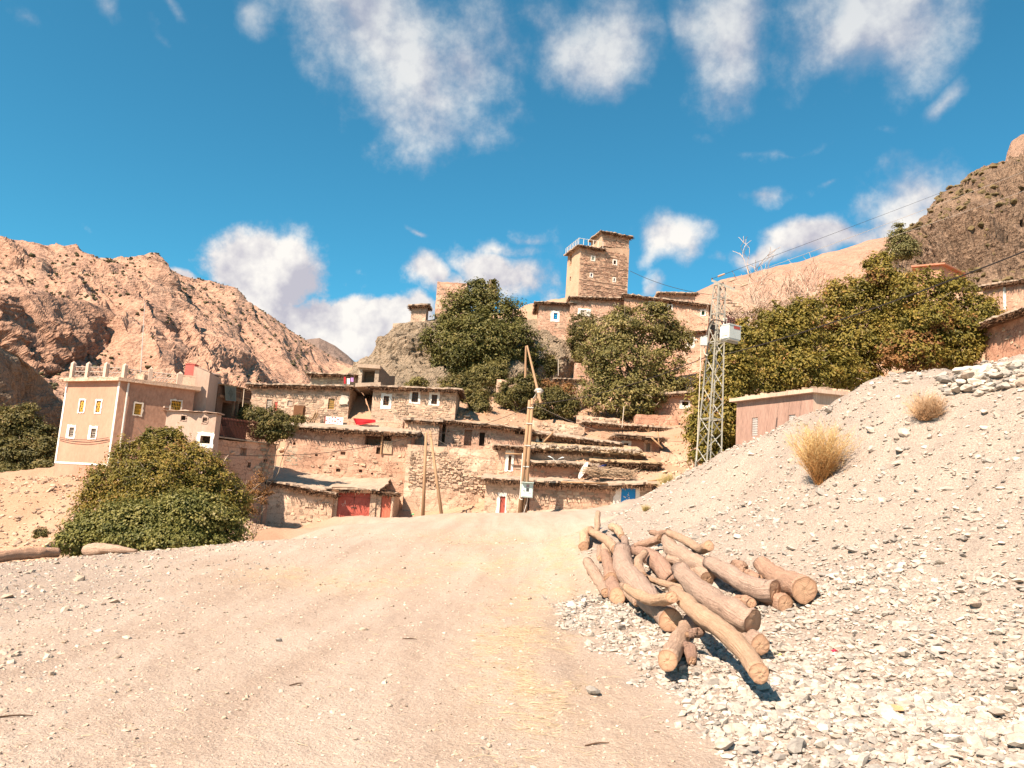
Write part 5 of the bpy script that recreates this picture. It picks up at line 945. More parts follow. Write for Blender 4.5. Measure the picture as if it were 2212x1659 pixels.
def crown_leaves(bl, n, leaf, seed, per=36, cl=.11, droop=.3, gap=0.0, elong=2.0):
    """bl: list of (centre, radii); leaves in clumps spread through the crown, thinner inside"""
    r = np.random.default_rng(seed); Cn = np.array([b[0] for b in bl]); Rd = np.array([b[1] for b in bl]); A = (Rd[:,0]*Rd[:,2])**.9; A /= A.sum(); nc = int(n/per*1.6); k = r.choice(len(bl), nc, p=A)
    d = r.normal(size=(nc,3)); d /= np.linalg.norm(d, axis=1)[:,None]; d[:,1] = np.where((d[:,1] > .3) & (r.random(nc) < .6), -d[:,1], d[:,1])
    rf = np.where(r.random(nc) < .3, r.uniform(.35,.8,nc), r.uniform(.8,1.06,nc)); rf = np.where(r.random(nc) < .07, r.uniform(1.04,1.22,nc), rf); rf *= 1+.13*noise3(d*2.3+k[:,None]*7.1+seed, seed % 50)
    c = Cn[k]+d*rf[:,None]*Rd[k]
    dist = np.min(np.where(np.arange(len(bl))[None] == k[:,None], 9, np.linalg.norm((c[:,None]-Cn[None])/Rd[None], axis=-1)), 1)
    keep = (dist > .72) | (r.random(nc) < .25)
    if gap: keep &= fbm(c/(Rd.mean()*.45), 2, seed+3) > -gap
    c, d, k = c[keep], d[keep], k[keep]; nc = len(c); tot = nc*per; cr = (Rd[k].mean(1)*cl+leaf*.8)*r.uniform(.55,1.5,nc)
    off = r.normal(size=(nc,per,3))*np.array([1,1,.62]); p = (c[:,None]+off*(cr*r.uniform(.6,1.3,nc))[:,None,None]*.6).reshape(-1,3)
    nrm = np.repeat(d, per, 0)*.55+off.reshape(-1,3)*.28+np.array([0,0,.55])+r.normal(size=(tot,3))*.42; nrm /= np.linalg.norm(nrm, axis=1)[:,None]
    ax = r.normal(size=(tot,3))+np.repeat(d, per, 0)*.6-np.array([0,0,droop*1.5]); ax -= nrm*(ax*nrm).sum(1)[:,None]; ax /= np.linalg.norm(ax, axis=1)[:,None]+1e-9; bx = np.cross(nrm, ax)
    l = leaf*r.uniform(.6,1.35,tot)[:,None]; w = l/elong; dz = nrm*l*.12
    V = np.stack([p-ax*l*.5, p+bx*w*.5+dz, p+ax*l*.5, p-bx*w*.5+dz], 1).reshape(-1,3)
    ct = np.clip(.45+.35*fbm(c/(Rd.mean()*.6), 2, seed+8)*1.6+r.normal(size=nc)*.10, 0, 1)
    ti = np.clip(np.repeat(ct, per)+r.normal(size=tot)*.13, 0, 1)
    return V, np.arange(tot*4).reshape(-1,4), np.repeat(ti, 4), c
def limb(mb, a, b, r0, r1, n=7, wob=.08, seed=0):
    t = np.linspace(0,1,n)[:,None]; p = np.array(a)*(1-t)+np.array(b)*t; L = np.linalg.norm(np.array(b)-np.array(a)); rr_ = np.random.default_rng(seed)
    w = np.cumsum(rr_.normal(size=(n,3)), 0)*wob*L*.3; w -= w[0]; w = w-(t*w[-1]); p = p+w; mb.tube(p, np.linspace(r0, r1, n), 7); return p
def tree(name, label, blobs, Y, base, n, leaf, mat, seed, cat='tree', group=None, extra=None, per=36, cl=.11, gap=0.0, trunk=.28, elong=2.0, baseY=None, dr=.85, twigs=0):
    s = Y/FPX; bl = []
    for b in blobs:
        y = Y+(b[4] if len(b) > 4 else 0); bl.append((P(b[0], b[1], y), np.array([b[2]*s, (b[2]+b[3])/2*s*dr, b[3]*s])))
    b0 = P(*base, baseY or Y); g = h1(b0[0], b0[1]); b0 = np.array([b0[0], b0[1], min(b0[2], g)-.1]); root = thing(name, label, cat, b0, group)
    top = np.mean([q[0] for q in bl], 0); fork = b0+(top-b0)*.35; fork[:2] = b0[:2]*.7+top[:2]*.3; mb = MB(); limb(mb, b0, fork, trunk, trunk*.75, seed=seed); mb.build('trunk', root, BARK, True)
    mb = MB()
    for i, (c, r) in enumerate(bl):
        p = limb(mb, fork, c, trunk*.55, trunk*.16, 8, .12, seed+i)
        for j in range(4):
            q = c+np.random.default_rng(seed*9+i*5+j).normal(size=3)*r*.5; limb(mb, p[5], q, trunk*.2, trunk*.05, 6, .15, seed+i*7+j)
    mb.build('limbs', root, BARK, True)
    V, F, t, c = crown_leaves(bl, n, leaf, seed, per, cl, gap=gap, elong=elong); part('crown', root, V, F, mat, attrs={'tint': t})
    if twigs:
        rt = np.random.default_rng(seed+5); ck = c[rt.integers(0, len(c), twigs)]; cb = np.array([q[0] for q in bl]); nb_ = cb[np.argmin(((ck[:,None]-cb[None])**2).sum(-1), 1)]; ou = (ck-nb_)/(np.linalg.norm(ck-nb_, axis=1)[:,None]+1e-9); Lt = np.array([q[1].mean() for q in bl]).mean()
        m1 = ck-ou*Lt*.35+rt.normal(size=ck.shape)*Lt*.12; e1_ = ck+ou*Lt*.12+rt.normal(size=ck.shape)*Lt*.08; V, F = sticks(np.concatenate([m1, e1_]), np.concatenate([e1_, e1_+ou*Lt*.14+rt.normal(size=ck.shape)*Lt*.1]), trunk*.055); part('twigs', root, V, F, PALEB, kind='stuff')
    if extra:
        for (eb, em, en, lb) in extra:
            e2 = [(P(q[0], q[1], Y+q[4]), np.array([q[2]*s, (q[2]+q[3])/2*s*.6, q[3]*s])) for q in eb]; V, F, t, c = crown_leaves(e2, en, leaf, seed+77, per, cl*1.3, elong=elong, gap=.12); o = part('leaf_patch', root, V, F, em, attrs={'tint': t}); o['label'] = lb
    return root
tree('walnut_tree', 'big dense dark green walnut tree in the middle of the hillside', [(1035,650,44,44,0),(1000,680,48,46,-1),(1075,685,56,50,0),(970,735,50,48,-1),(1030,740,70,60,-3),(1105,745,56,56,-1),(975,790,45,34,-1),(1040,805,70,34,-2),(1115,800,48,36,0),(1040,618,16,16,0),(1062,612,10,12,0)], 90, (1040,850), 46000, .33, LEAF_D, 1, trunk=.45, cl=.15, gap=.26)
SG = 'shrubs on the hillside under the big tree'
for i, (lb, bl, Y, n, mt_) in enumerate((('olive shrub below the left side of the big dark tree', [(985,835,36,26,0),(1000,865,34,30,-1),(1025,850,30,26,0)], 80, 8000, LEAF_S), ('light green shrub below the middle of the big dark tree', [(1050,815,40,24,0),(1070,800,28,20,0)], 83, 6000, LEAF_P),
      ('round dark shrub left of the upper timber frame', [(1115,850,34,32,0),(1140,835,26,28,0),(1090,860,22,20,0)], 77, 8000, LEAF_S), ('dark shrub behind the street lamp right of the upper timber frame', [(1195,868,34,30,0),(1225,880,26,24,0),(1175,890,24,18,0)], 76.5, 7500, LEAF_S),
      ('small round bush beside the corner of the big mud house', [(1183,792,20,26,0)], 90, 3500, LEAF_S), ('low shrub hanging beside the three-window house', [(1035,885,22,22,0),(1040,860,14,16,0)], 73.5, 3500, LEAF_S), ('little shrub among rocks above the dark mud room', [(905,828,18,13,0),(885,834,11,9,0)], 80.5, 1600, LEAF_P),
      ('dark climber on the corner of the big mud house', [(1262,705,34,28,0),(1245,730,20,24,0),(1250,760,12,26,0)], 93, 7000, LEAF_S), ('weedy scrub with rusty tips beside the small pale hut', [(1215,842,30,14,0),(1180,835,16,14,0)], 83, 2500, LEAF_R))):
    tree('shrub', lb, bl, Y, (bl[0][0], bl[0][1]+bl[0][3]), n, .22, mt_, 20+i, 'shrub', SG, trunk=.08 if bl[0][2] > 18 else .025)
tree('walnut_tree', 'light green open-crowned walnut tree left of the lattice tower', [(1330,720,62,48,0),(1400,705,66,46,1),(1455,735,40,36,1),(1290,775,46,46,0),(1350,790,66,56,-1),(1420,800,56,52,0),(1300,850,48,44,-1),(1370,860,64,42,-2),(1440,845,46,44,0),(1330,680,30,20,0),(1420,672,26,18,0)], 80, (1370,920), 34000, .30, LEAF_P, 2, cl=.14, gap=.22, trunk=.34, twigs=320)
TG = 'walnut trees behind the gravel bank'
tree('walnut_tree', 'yellow-green walnut tree at the foot of the lattice tower', [(1545,850,46,58,0),(1530,920,46,50,-1),(1580,800,50,54,0),(1570,900,40,60,-1),(1520,965,34,34,-1),(1560,760,30,26,0),(1590,960,24,30,0)], 55, (1545,1000), 26000, .24, LEAF_Y, 3, group=TG, trunk=.22)
tree('walnut_tree', 'broad walnut tree directly behind the small cement house', [(1650,745,62,56,0),(1715,725,58,56,1),(1640,825,60,46,-1),(1730,805,80,46,-1),(1800,800,60,44,0),(1680,690,40,34,1),(1735,672,34,30,1),(1605,715,28,26,0)], 59, (1700,960), 32000, .25, LEAF_Y, 4, group=TG, trunk=.3, cl=.13, gap=.28, twigs=160)
tree('walnut_tree', 'tallest walnut tree of the row, its top reaching the conifer', [(1840,660,66,60,0),(1890,610,50,46,0),(1790,700,56,52,0),(1860,740,80,56,-1),(1930,650,52,52,0),(1900,575,30,28,0),(1930,720,60,52,-1),(1830,800,70,34,-1)], 64, (1860,900), 34000, .26, LEAF_Y, 5, group=TG, trunk=.34, cl=.13, gap=.28, twigs=160, extra=[([(1885,600,26,16,-1.2),(1800,700,24,16,-1.4)], LEAF_R, 900, 'browning leaf tips')])
tree('walnut_tree', 'walnut tree turning rust-red beside the right-edge houses', [(1990,640,66,52,0),(2050,640,56,48,0),(2100,680,56,48,0),(2000,700,66,46,-1),(2070,730,66,48,-1),(2130,700,30,34,0),(1980,760,70,36,-1),(2060,770,50,28,-1)], 61, (2030,850), 30000, .25, LEAF_Y, 6, group=TG, trunk=.3, cl=.13, gap=.3,
     extra=[([(1950,765,44,34,-1.6),(1985,735,40,28,-1.8),(2035,700,44,24,-1.6),(1975,785,36,20,-1.5),(2080,690,24,16,-1.4)], LEAF_R, 5200, 'patch of rust-brown leaves')])
tree('conifer', 'small pale conifer standing alone against the sky', [(1942,500,13,17,0),(1938,522,24,18,0),(1950,540,34,18,0),(1962,522,16,14,0),(1935,548,26,14,0)], 110, (1945,600), 6000, .30, LEAF_C, 7, trunk=.16, cl=.16)
# left foreground: tree growing up from below the track edge, bramble in front of it
tree('leafy_tree', 'bushy olive-green tree in front of the pink house', [(350,975,52,46,0),(300,1005,58,50,0),(410,1005,62,50,0),(250,1050,60,50,0),(345,1050,90,56,-.3),(455,1045,56,52,0),(210,1100,46,46,0),(490,1090,46,50,.2),(330,1110,120,50,-.4),(330,945,22,18,0),(375,940,24,18,0)], 25, (350,1180), 62000, .085, LEAF_Y, 8, baseY=25.5, cl=.13, per=40, trunk=.16, gap=.3, twigs=420)
tree('bramble_thicket', 'glossy green bramble thicket along the edge of the track', [(310,1130,110,44,0),(420,1110,80,44,0),(230,1150,80,38,-.2),(350,1165,140,30,-.4),(480,1140,60,34,.3),(160,1170,34,26,-.6)], 23, (340,1190), 42000, .075, LEAF_B, 9, 'thicket', gap=.4, baseY=23, cl=.12, per=36, trunk=.05, elong=1.3)
tree('shrub', 'sparse rust-coloured shrub at the right end of the bramble', [(556,1050,22,22,0),(545,1085,20,26,0),(575,1075,14,18,0)], 29, (550,1120), 3000, .07, LEAF_R, 10, 'shrub', trunk=.03, gap=.15)
tree('vine', 'vine growing over the terrace beside the iron fence', [(555,905,30,26,0),(590,912,32,30,0),(615,925,22,22,0),(530,898,12,20,0),(575,935,40,16,0),(640,905,22,8,.5)], 56.6, (585,955), 12000, .16, LEAF_S, 11, 'vine', trunk=.07)
for i, (bl, Y, lb) in enumerate((([(20,925,40,42,0),(55,905,30,30,0),(85,950,34,36,0)], 74, 'upper dark tree in the shade of the left cliff'), ([(60,1000,46,44,0),(100,985,26,40,0),(20,985,40,40,0)], 68, 'middle dark tree in the shade below the left cliff'), ([(15,1050,46,40,0),(-30,1060,50,46,0),(40,1035,34,28,0)], 62, 'lowest dark tree at the left picture edge'), ([(95,1015,16,18,0)], 58, 'small bright shrub beside the pink house base'))):
    tree('valley_tree' if i < 3 else 'shrub', lb, bl, Y, (bl[0][0], 1100 if i < 3 else 1045), 11000 if i < 3 else 1500, .26, LEAF_S, 40+i, 'tree' if i < 3 else 'shrub', 'trees in the shaded valley' if i < 3 else None, trunk=.2 if i < 3 else .05)
tree('shrub', 'tiny green shrub on the rubble slope at the left', [(92,1152,14,9,0),(80,1156,8,6,0)], 41, (92,1160), 1200, .09, LEAF_S, 50, 'shrub', trunk=.01)
# bare trees
def bare_tree(label, base, top, Y, seed):
    rd = random.Random(seed); b0 = P(*base, Y); b0[2] = min(b0[2], h1(b0[0], b0[1])); tp = P(*top, Y); root = thing('bare_tree', label, 'tree', b0, 'leafless trees on the hill'); A = []; B = []; R = []; mb = MB()
    def grow(p, d, L, r, lv):
        n = 4; pts = [p]
        for k in range(n):
            d = d+np.array([rd.gauss(0,.16), rd.gauss(0,.16), rd.gauss(.03,.1)]); d /= np.linalg.norm(d); pts.append(pts[-1]+d*L/n)
        if lv < 3: mb.tube(pts, np.linspace(r, r*.6, n+1), 6)
        else:
            for a, b in zip(pts[:-1], pts[1:]): A.append(a); B.append(b); R.append(max(.03, r*.8))
        if lv < 5:
            for k in range(3 if lv < 3 else 2):
                q = pts[rd.randint(2, n)]; nd_ = d+np.array([rd.gauss(0,.55), rd.gauss(0,.55), rd.gauss(.12,.3)]); nd_ /= np.linalg.norm(nd_); grow(q, nd_, L*rd.uniform(.6,.85), r*.55, lv+1)
    H_ = np.linalg.norm(tp-b0); d0 = (tp-b0)/H_
    for k in range(3): dd_ = d0+np.array([rd.gauss(0,.3), rd.gauss(0,.3), 0]); grow(b0, dd_/np.linalg.norm(dd_), H_*.42, .2, 0)
    mb.build('trunk', root, PALEB, True); V, F = sticks(A, B, R); part('twigs', root, V, F, PALEB, kind='stuff')
bare_tree('leafless pale tree with many twigs right of the lattice tower', (1668,690), (1648,560), 84, 3)
bare_tree('slimmer leafless pale tree next to the right-hand walnuts', (1740,680), (1756,565), 84, 8)
bare_tree('low leafless branches between the lattice tower and the hill houses', (1640,700), (1600,620), 86, 14)
# dry bushes on the gravel bank
def dry_mat(name, a, b_, c):
    m, t, b, o = mat_new(name); t.links.new(_ramp(t, _attr(t, 'tint'), [(0, a), (.5, b_), (1, c)]), b.inputs['Base Color']); b.inputs['Roughness'].default_value = .9; return m
DRY = dry_mat('dry_bush', (.28,.12,.04), (.45,.23,.08), (.58,.42,.20)); DRYG = dry_mat('dry_bush_olive', (.20,.13,.05), (.34,.25,.09), (.45,.36,.16)); DRYT = dry_mat('dry_bush_tan', (.32,.17,.085), (.46,.28,.15), (.54,.38,.24))
def drybush(label, c, w, h, n, mat, seed, lean=0.0):
    r = np.random.default_rng(seed); c = np.array(c); A = []; B = []; T = []; R = []
    for k in range(n):
        az = r.uniform(0, 2*math.pi); sp = abs(r.normal())*.55+.1; d = np.array([math.cos(az)*sp*w/h+lean, math.sin(az)*sp*w/h, 1.0]); L = h*r.uniform(.55,1.1)/max(1, np.linalg.norm(d)*.75); p = c+r.normal(size=3)*[.05*w,.05*w,.01]; q = p; m_ = 4
        for j in range(m_):
            d = d+r.normal(size=3)*.16+np.array([0,0,.02]); dn = d/np.linalg.norm(d); e = q+dn*L/m_; A.append(q); B.append(e); T.append(np.clip((j+1)/m_*.8+r.normal()*.12,0,1)); R.append(.004*(1.15-j/m_)); 
            if j >= 1:
                for s in range(3):
                    dd_ = dn+r.normal(size=3)*.55; dd_ /= np.linalg.norm(dd_); A.append(q+(e-q)*r.random()); B.append(A[-1]+dd_*L*.16*r.uniform(.5,1.3)); T.append(np.clip((j+1.5)/m_*.85+r.normal()*.12,0,1)); R.append(.0025)
            q = e
    V, F = sticks(A, B, R); return solo('dry_bush', V, F, mat, label, 'bush', attrs={'tint': np.repeat(T, 6)}, group='dry bushes on the gravel bank')
q = PG(1772,1045); drybush('large golden dry bush on the face of the gravel bank', q-[0,0,.02], .62, 1.05, 520, DRY, 1, -.05)
q = PG(2000,905); drybush('tan dry bush near the top of the gravel bank', q-[0,0,.02], .85, .48, 620, DRYT, 2, .25)
q = PG(1440,1045); q = P(1443,1045,24.5); drybush('olive-gold dry bush on the crest near the blue door', [q[0],q[1],h1(q[0],q[1])-.03], .5, .55, 300, DRYG, 3)
q = PG(1395,1105); drybush('small grey-green weed tuft at the foot of the bank crest', q, .3, .18, 120, DRYG, 4)

r_ = np.random.default_rng(31); gx_ = r_.uniform(-24,24,2600); gy_ = r_.uniform(64,98,2600); kk = fbm(xyz(gx_*.22, gy_*.22), 3, 91) > .12; gx_, gy_ = gx_[kk], gy_[kk]; g3 = np.stack([gx_, gy_, H(gx_, gy_)], -1)
A_s = np.repeat(g3, 9, 0); B_s = A_s+r_.normal(size=A_s.shape)*[.16,.16,.05]+[0,0,.26]; V, F = sticks(A_s, B_s, .016); tag(put('dry_grass', npmesh('dry_grass', V, F, DRYT, False, {'tint': np.repeat(r_.random(len(A_s)), 6)})), 'dry grass tufts on the village hillside', 'grass', kind='stuff')
# ------------------------------------------------------------------ poles, tower, wires
def pole_px(a, b, Y, Yb=None): return P(*Z(*a), Y), P(*Z(*b), Yb or Y)
POLE = M('pole_timber', (.23,.135,.075), (.33,.205,.12), 2, .4, .01, stretch=(6,6,.6), c3=(.38,.25,.155))
def dn(p, d=.4): q = np.array(p); q[2] = min(q[2], h1(q[0], q[1])-d) if abs(q[2]-h1(q[0], q[1])) < 3 else q[2]-d; return q
mb = MB(); a, b = pole_px((3,1722,715), (3,1698,1428), 57.2); mb.tube([a, dn(b)], [.09,.13], 9); mb.solo('timber_pole', POLE, 'upright timber pole on the left of the pair before the rubble wall', 'pole', True)
mb = MB(); a, b = pole_px((3,1755,700), (3,1876,1414), 57.4, 56.4); mb.tube([a, dn(b)], [.09,.12], 9); mb.solo('timber_pole', POLE, 'slanting timber pole on the right of the pair before the rubble wall', 'pole', True)
# electricity pole: two timbers with meter box, conduit and street lamp
a, b = pole_px((5,643,160), (5,566,1165), 54.6); b = dn(b); ep = thing('electricity_pole', 'tall double-timber electricity pole with a pale blue meter box', 'pole', tuple(b))
ax = np.array([1.0,0,0])
for s in (-1, 1):
    mb = MB(); mb.tube([b+ax*s*.17, a+ax*s*.09+[0,0,.06*s]], [.15,.10], 10); mb.build('timber', ep, POLE, True)
for t in (.25,.45,.62,.8,.93):
    c = b+(a-b)*t; mb = MB(); mb.box(c-[0,.13,0], [.2,0,0], [0,.012,0], [0,0,.03]); mb.build('strap', ep, STEEL)
METER = M('meter_box_paint', (.45,.55,.52), (.52,.62,.58), 2, .1, rough=.5)
r0 = P(*Z(5,562,884), 54.3); r1 = P(*Z(5,655,1018), 54.3); cx_ = (r0+r1)/2; hw, hh_ = (r1[0]-r0[0])/2, (r0[2]-r1[2])/2; mb = MB(); mb.box(cx_+[0,-.05,0], [hw,0,0], [0,.22,0], [0,0,hh_]); mx_ = mb.build('meter_box', ep, METER)
mb = MB(); mb.box(cx_+[0,-.28,hh_+.01], [hw+.03,0,0], [0,.26,0], [0,0,.02]); mb.build('box_lid', mx_, METER)
mb = MB(); mb.box(cx_+[.0,-.28,0], [hw-.04,0,0], [0,.014,0], [0,0,hh_-.05]); mb.build('box_door', mx_, METER)
mb = MB(); mb.box(cx_+[.03,-.296,.28*hh_/.5], [.1,0,0], [0,.006,0], [0,0,.1]); mb.build('meter_window', mx_, M('meter_glass', (.25,.19,.19), (.32,.25,.24), 4, 0, rough=.3)); mb = MB(); mb.box(cx_+[.03,-.296,.03*hh_], [.095,0,0], [0,.006,0], [0,0,.11]); mb.build('meter_window', mx_, GLASS)
mb = MB(); mb.tube([cx_+[-hw*.55,-.3,-.05], cx_+[-hw*.55,-.33,-.05]], .03, 8); mb.build('lock', mx_, IRON)
for k, x in enumerate((-.22,-.15,-.10,-.02,.06,.12,.16,.20,.24)):      # worn stencilled line under the window
    mb = MB(); w = (.02,.015,.012,.02,.012,.02,.018,.02,.018)[k]; mb.box(cx_+[x,-.297,-.21+(k % 3)*.012], [w,0,0], [0,.003,0], [0,0,.012 if k in (3,) else .028]); mb.build('stencil_mark', mx_, M('faded_stencil', (.30,.33,.32), (.36,.39,.37), 6, 0))
mb = MB(); c0 = cx_+[-hw-.06,-.1,-hh_]; mb.tube([c0, c0+[0,0,hh_*2+1.9]], .025, 6); mb.tube(spline([c0, c0+[.02,0,-.12], c0+[.16,0,-.16], c0+[.2,0,-.1]], 8), .03, 6); mb.build('conduit', ep, M('white_conduit', (.7,.66,.6), (.76,.72,.66), 3, 0))
for k in range(3): mb = MB(); mb.tube(spline([cx_+[.02+k*.05,.0,-hh_], cx_+[-.05+k*.09,.05,-hh_-.35], [b[0]+.02*k,b[1]-.15,h1(b[0],b[1])-.1]], 8), .018, 5); mb.build('lower_conduit', ep, M('white_conduit') if k == 1 else IRON)
mb = MB(); l0 = a+ax*.1; l1 = P(*Z(5,690,95), 54); mb.tube(spline([l0, (l0+l1)/2+[.1,0,.12], l1], 8), .025, 6); mb.build('lamp_arm', ep, STEEL)
mb = MB(); mb.tube([l1+[-.12,0,.02], l1+[0,-.04,.1], l1+[.25,-.1,.1], l1+[.42,-.14,.0]], [.06,.14,.17,.1], 10); hd = mb.build('lamp_head', ep, M('grey_lamp', (.30,.27,.24), (.38,.35,.31), 3, .1, rough=.4, spec=.5), True); mb = MB(); mb.tube([l1+[.05,-.12,-.02], l1+[.33,-.18,-.05]], .09, 10); mb.build('lamp_glass', hd, LATT, True)
# upper timber frame on the hillside
up_ = thing('timber_pole_pair', 'leaning two-legged timber pole frame in front of the big dark tree', 'pole', tuple(P(*Z(4,1390,1600), 73)))
mb = MB(); a, b = pole_px((4,1263,1112), (4,1258,1390), 76); mb.tube([a, b], [.08,.12], 8); mb.build('leg', up_, POLE); mb = MB(); a2, b2 = pole_px((4,1274,1110), (4,1392,1610), 76, 72.5); mb.tube([a2, b2], [.08,.13], 8); mb.build('leg', up_, POLE)
# lattice tower with transformer
TB, TT = P(*Z(12,388,1590), 42), P(*Z(12,484,150), 42); TB = np.array([TB[0], TB[1], h1(TB[0], TB[1])-.3]); lt = thing('lattice_tower', 'galvanised lattice tower carrying a transformer beside the cement house', 'pylon', tuple(TB))
rz = math.radians(24); e1 = np.array([math.cos(rz), math.sin(rz), 0]); e2 = np.array([-math.sin(rz), math.cos(rz), 0]); wB, wT = .47, .21
def tc_(t, i, j): w = wB+(wT-wB)*t; return TB+(TT-TB)*t+e1*w*i+e2*w*j
LAT = M('lattice_paint', (.22,.21,.175), (.32,.305,.26), 2, .15, rough=.6, spec=.4)
def lbar(a, b, w=.02, name='brace'):
    mb = MB(); d = b-a; L = np.linalg.norm(d); d /= L; s = np.cross(d, [0,1,0]); s /= np.linalg.norm(s)+1e-9; mb.box((a+b)/2, d*L/2, s*w, np.cross(d, s)*w*.55); return mb.build(name, lt, LAT)
for i in (-1,1):
    for j in (-1,1): lbar(tc_(0,i,j), tc_(1,i,j), .034, 'leg')
NP = 13
for k in range(NP):
    t0, t1 = k/NP, (k+1)/NP
    for (p, q) in (((-1,-1),(1,-1)), ((1,-1),(1,1)), ((1,1),(-1,1)), ((-1,1),(-1,-1))):
        if k % 2: p, q = q, p
        lbar(tc_(t0,*p), tc_(t1,*q), .021)
for t in (.30, .695, .845, .93, 1.0):
    for (p, q) in (((-1,-1),(1,-1)), ((1,-1),(1,1)), ((1,1),(-1,1)), ((-1,1),(-1,-1))): lbar(tc_(t,*p), tc_(t,*q), .028, 'cross_member')
CA, CB_ = P(*Z(12,418,112), 42.4), P(*Z(12,606,186), 41.2); mb = MB(); d = CB_-CA; mb.box((CA+CB_)/2, d/2, [0,.05,.02], [0,-.01,.06]); mb.build('crossarm', lt, LAT)
for t in (.02,.5,.98): mb = MB(); q = CA+d*t; mb.tube([q+[0,0,.05], q+[0,0,.14]], .04, 6); mb.build('arm_bolt', lt, IRON)
INS = M('brown_insulator', (.07,.025,.018), (.11,.04,.03), 4, 0, rough=.25, spec=.6); TBX = M('transformer_paint', (.44,.47,.45), (.50,.53,.50), 2, .1, rough=.5)
c = P(*Z(12,572,542), 41.3); tr = mbx = MB(); f1 = np.array([math.cos(.55), math.sin(.55), 0]); f2 = np.array([-math.sin(.55), math.cos(.55), 0]); mbx.box(c, f1*.41, f2*.32, [0,0,.34]); tr = mbx.build('transformer', lt, TBX)
mb = MB(); mb.box(c+[0,0,.36], f1*.43, f2*.34, [0,0,.025]); mb.box(c-[0,0,.375], f1*.36, f2*.3, [0,0,.03]); mb.build('transformer_lid', tr, TBX); mb = MB(); mb.box(c-f2*.325+f1*.12+[0,0,.24], f1*.22, f2*.006, [0,0,.07]); mb.build('warning_plate', tr, M('red_plate', (.35,.06,.05), (.4,.09,.07), 3, 0))
mb = MB(); mb.box(c-f1*.42-[0,0,.12], f1*.01, f2*.2, [0,0,.09]); mb.build('name_plate', tr, LATT); mb = MB(); mb.box(c-[0,0,.45]-f1*.1, f1*.6, f2*.06, [0,0,.05]); mb.build('bracket', tr, LAT)
for k in range(3):
    mb = MB(); q = c+f1*(-.12+.2*k)+f2*.05+[0,0,.43]
    for s in range(5): mb.tube([q+[0,0,s*.085], q+[0,0,s*.085+.05]], [.085,.06], 9)
    mb.tube([q, q+[0,0,.47]], .03, 6); mb.build('bushing', tr, INS, False)
for k in range(4): mb = MB(); q = c-f1*.33+f2*(-.25+.16*k)+[0,0,.43]; mb.tube([q, q+[0,0,.12]], [.035,.02], 7); mb.build('small_bushing', tr, INS)
c2 = P(*Z(12,354,610), 41.8); mb = MB(); mb.box(c2, [.16,0,0], [0,.12,0], [0,0,.22]); mb.box(c2+[.02,0,.24], [.13,0,.04], [0,.12,0], [0,0,.02]); mb.build('breaker_box', lt, TBX)
mb = MB(); mb.tube([c2+[-.12,0,-.2], P(*Z(12,297,1585), 41.6)], .022, 5); mb.build('earth_pipe', lt, LATT); mb = MB(); mb.tube(spline([c2+[.05,0,-.22], c2+[.05,0,-.6], c2+[.2,-.05,-.75]], 7), .03, 6); mb.build('cable_pipe', lt, LATT)
mb = MB(); mb.tube(spline([c2+[.12,-.02,.2], c2+[.2,-.1,.75], c+[-.9,-.05,.62], c-f1*.4+[0,0,.5]], 12), .035, 6); mb.build('feed_cable', lt, IRON)
for k in range(3):
    q = P(*Z(12,505+k*38,274+k*24), 42.2); mb = MB(); mb.tube([q, q+[.55,.1,.06]], .04, 8); mb.build('arrester', lt, M('tan_arrester', (.40,.27,.18), (.46,.32,.22), 3, 0))
WIRE = M('wire_black', (.025,.02,.018), (.04,.032,.028), 3, 0, rough=.5); WIREP = M('wire_pale', (.35,.29,.24), (.42,.36,.3), 3, 0, rough=.5)
def wire(label, a, b, sag, r=.014, mat=None, n=24):
    t = np.linspace(0,1,n)[:,None]; p = np.array(a)*(1-t)+np.array(b)*t; p[:,2] -= (4*sag*t*(1-t))[:,0]; mb = MB(); mb.tube(p, r, 5); return mb.solo('overhead_wire', mat or WIRE, label, 'wire')
D = lambda x, y, Y: P(x, y, Y)
wire('topmost overhead wire running from the lattice tower crossarm up to the right', CA+[.05,0,.1], D(2290,315,70), .1, .010, WIRE)
wire('middle overhead wire running from the lattice tower crossarm up to the right', CA+d*.5+[0,0,.05], D(2290,340,66), .1, .012, WIREP); wire('lowest overhead wire running from the lattice tower crossarm up to the right', CB_+[0,0,.05], D(2290,385,62), .1, .012, WIREP)
for k, (q, e) in enumerate(((CA+[.05,0,.1], D(2290,315,70)), (CA+d*.5+[0,0,.05], D(2290,340,66)), (CB_+[0,0,.05], D(2290,385,62)))):
    u = (e-q)/np.linalg.norm(e-q); mb = MB(); mb.tube([q+u*.5, q+u*1.05], .05, 8); mb.build('strain_insulator', lt, M('tan_arrester'))
cb = P(*Z(12,515,722), 41.9); wire('thick black cable crossing the right-hand trees from the lattice tower', cb, D(2290,512,24), .25, .026)
ptop = P(*Z(5,640,205), 54.5); wire('black cable from the lattice tower down to the electricity pole', P(*Z(12,372,738), 42), ptop, .45, .022); wire('thin cable from the electricity pole to the leaning timber poles', ptop-[0,0,.1], P(*Z(3,1740,735), 57.2), .35, .016)
wire('cable from the timber poles across the mud walls to the pink house', P(*Z(3,1725,722), 57.2), P(*Z(2,640,850), 50.2), 1.3, .02); wire('thin wire from the electricity pole across the eaves to the right', ptop+[.1,0,-.15], P(*Z(5,2000,530), 60), .55, .012)
wire('thin wire running from the electricity pole up to the white-framed house', ptop+[.1,0,.1], P(*Z(5,1420,485), 66.5), .25, .014, WIREP); wire('black wire from the tall stone tower down to the right', P(*Z(4,2172,458), 110), P(*Z(6,900,358), 92), .5, .03)
wire('slack wire hanging in front of the rubble wall', P(*Z(3,1790,760), 57.2), P(*Z(5,380,700), 60), .3, .010, WIREP)
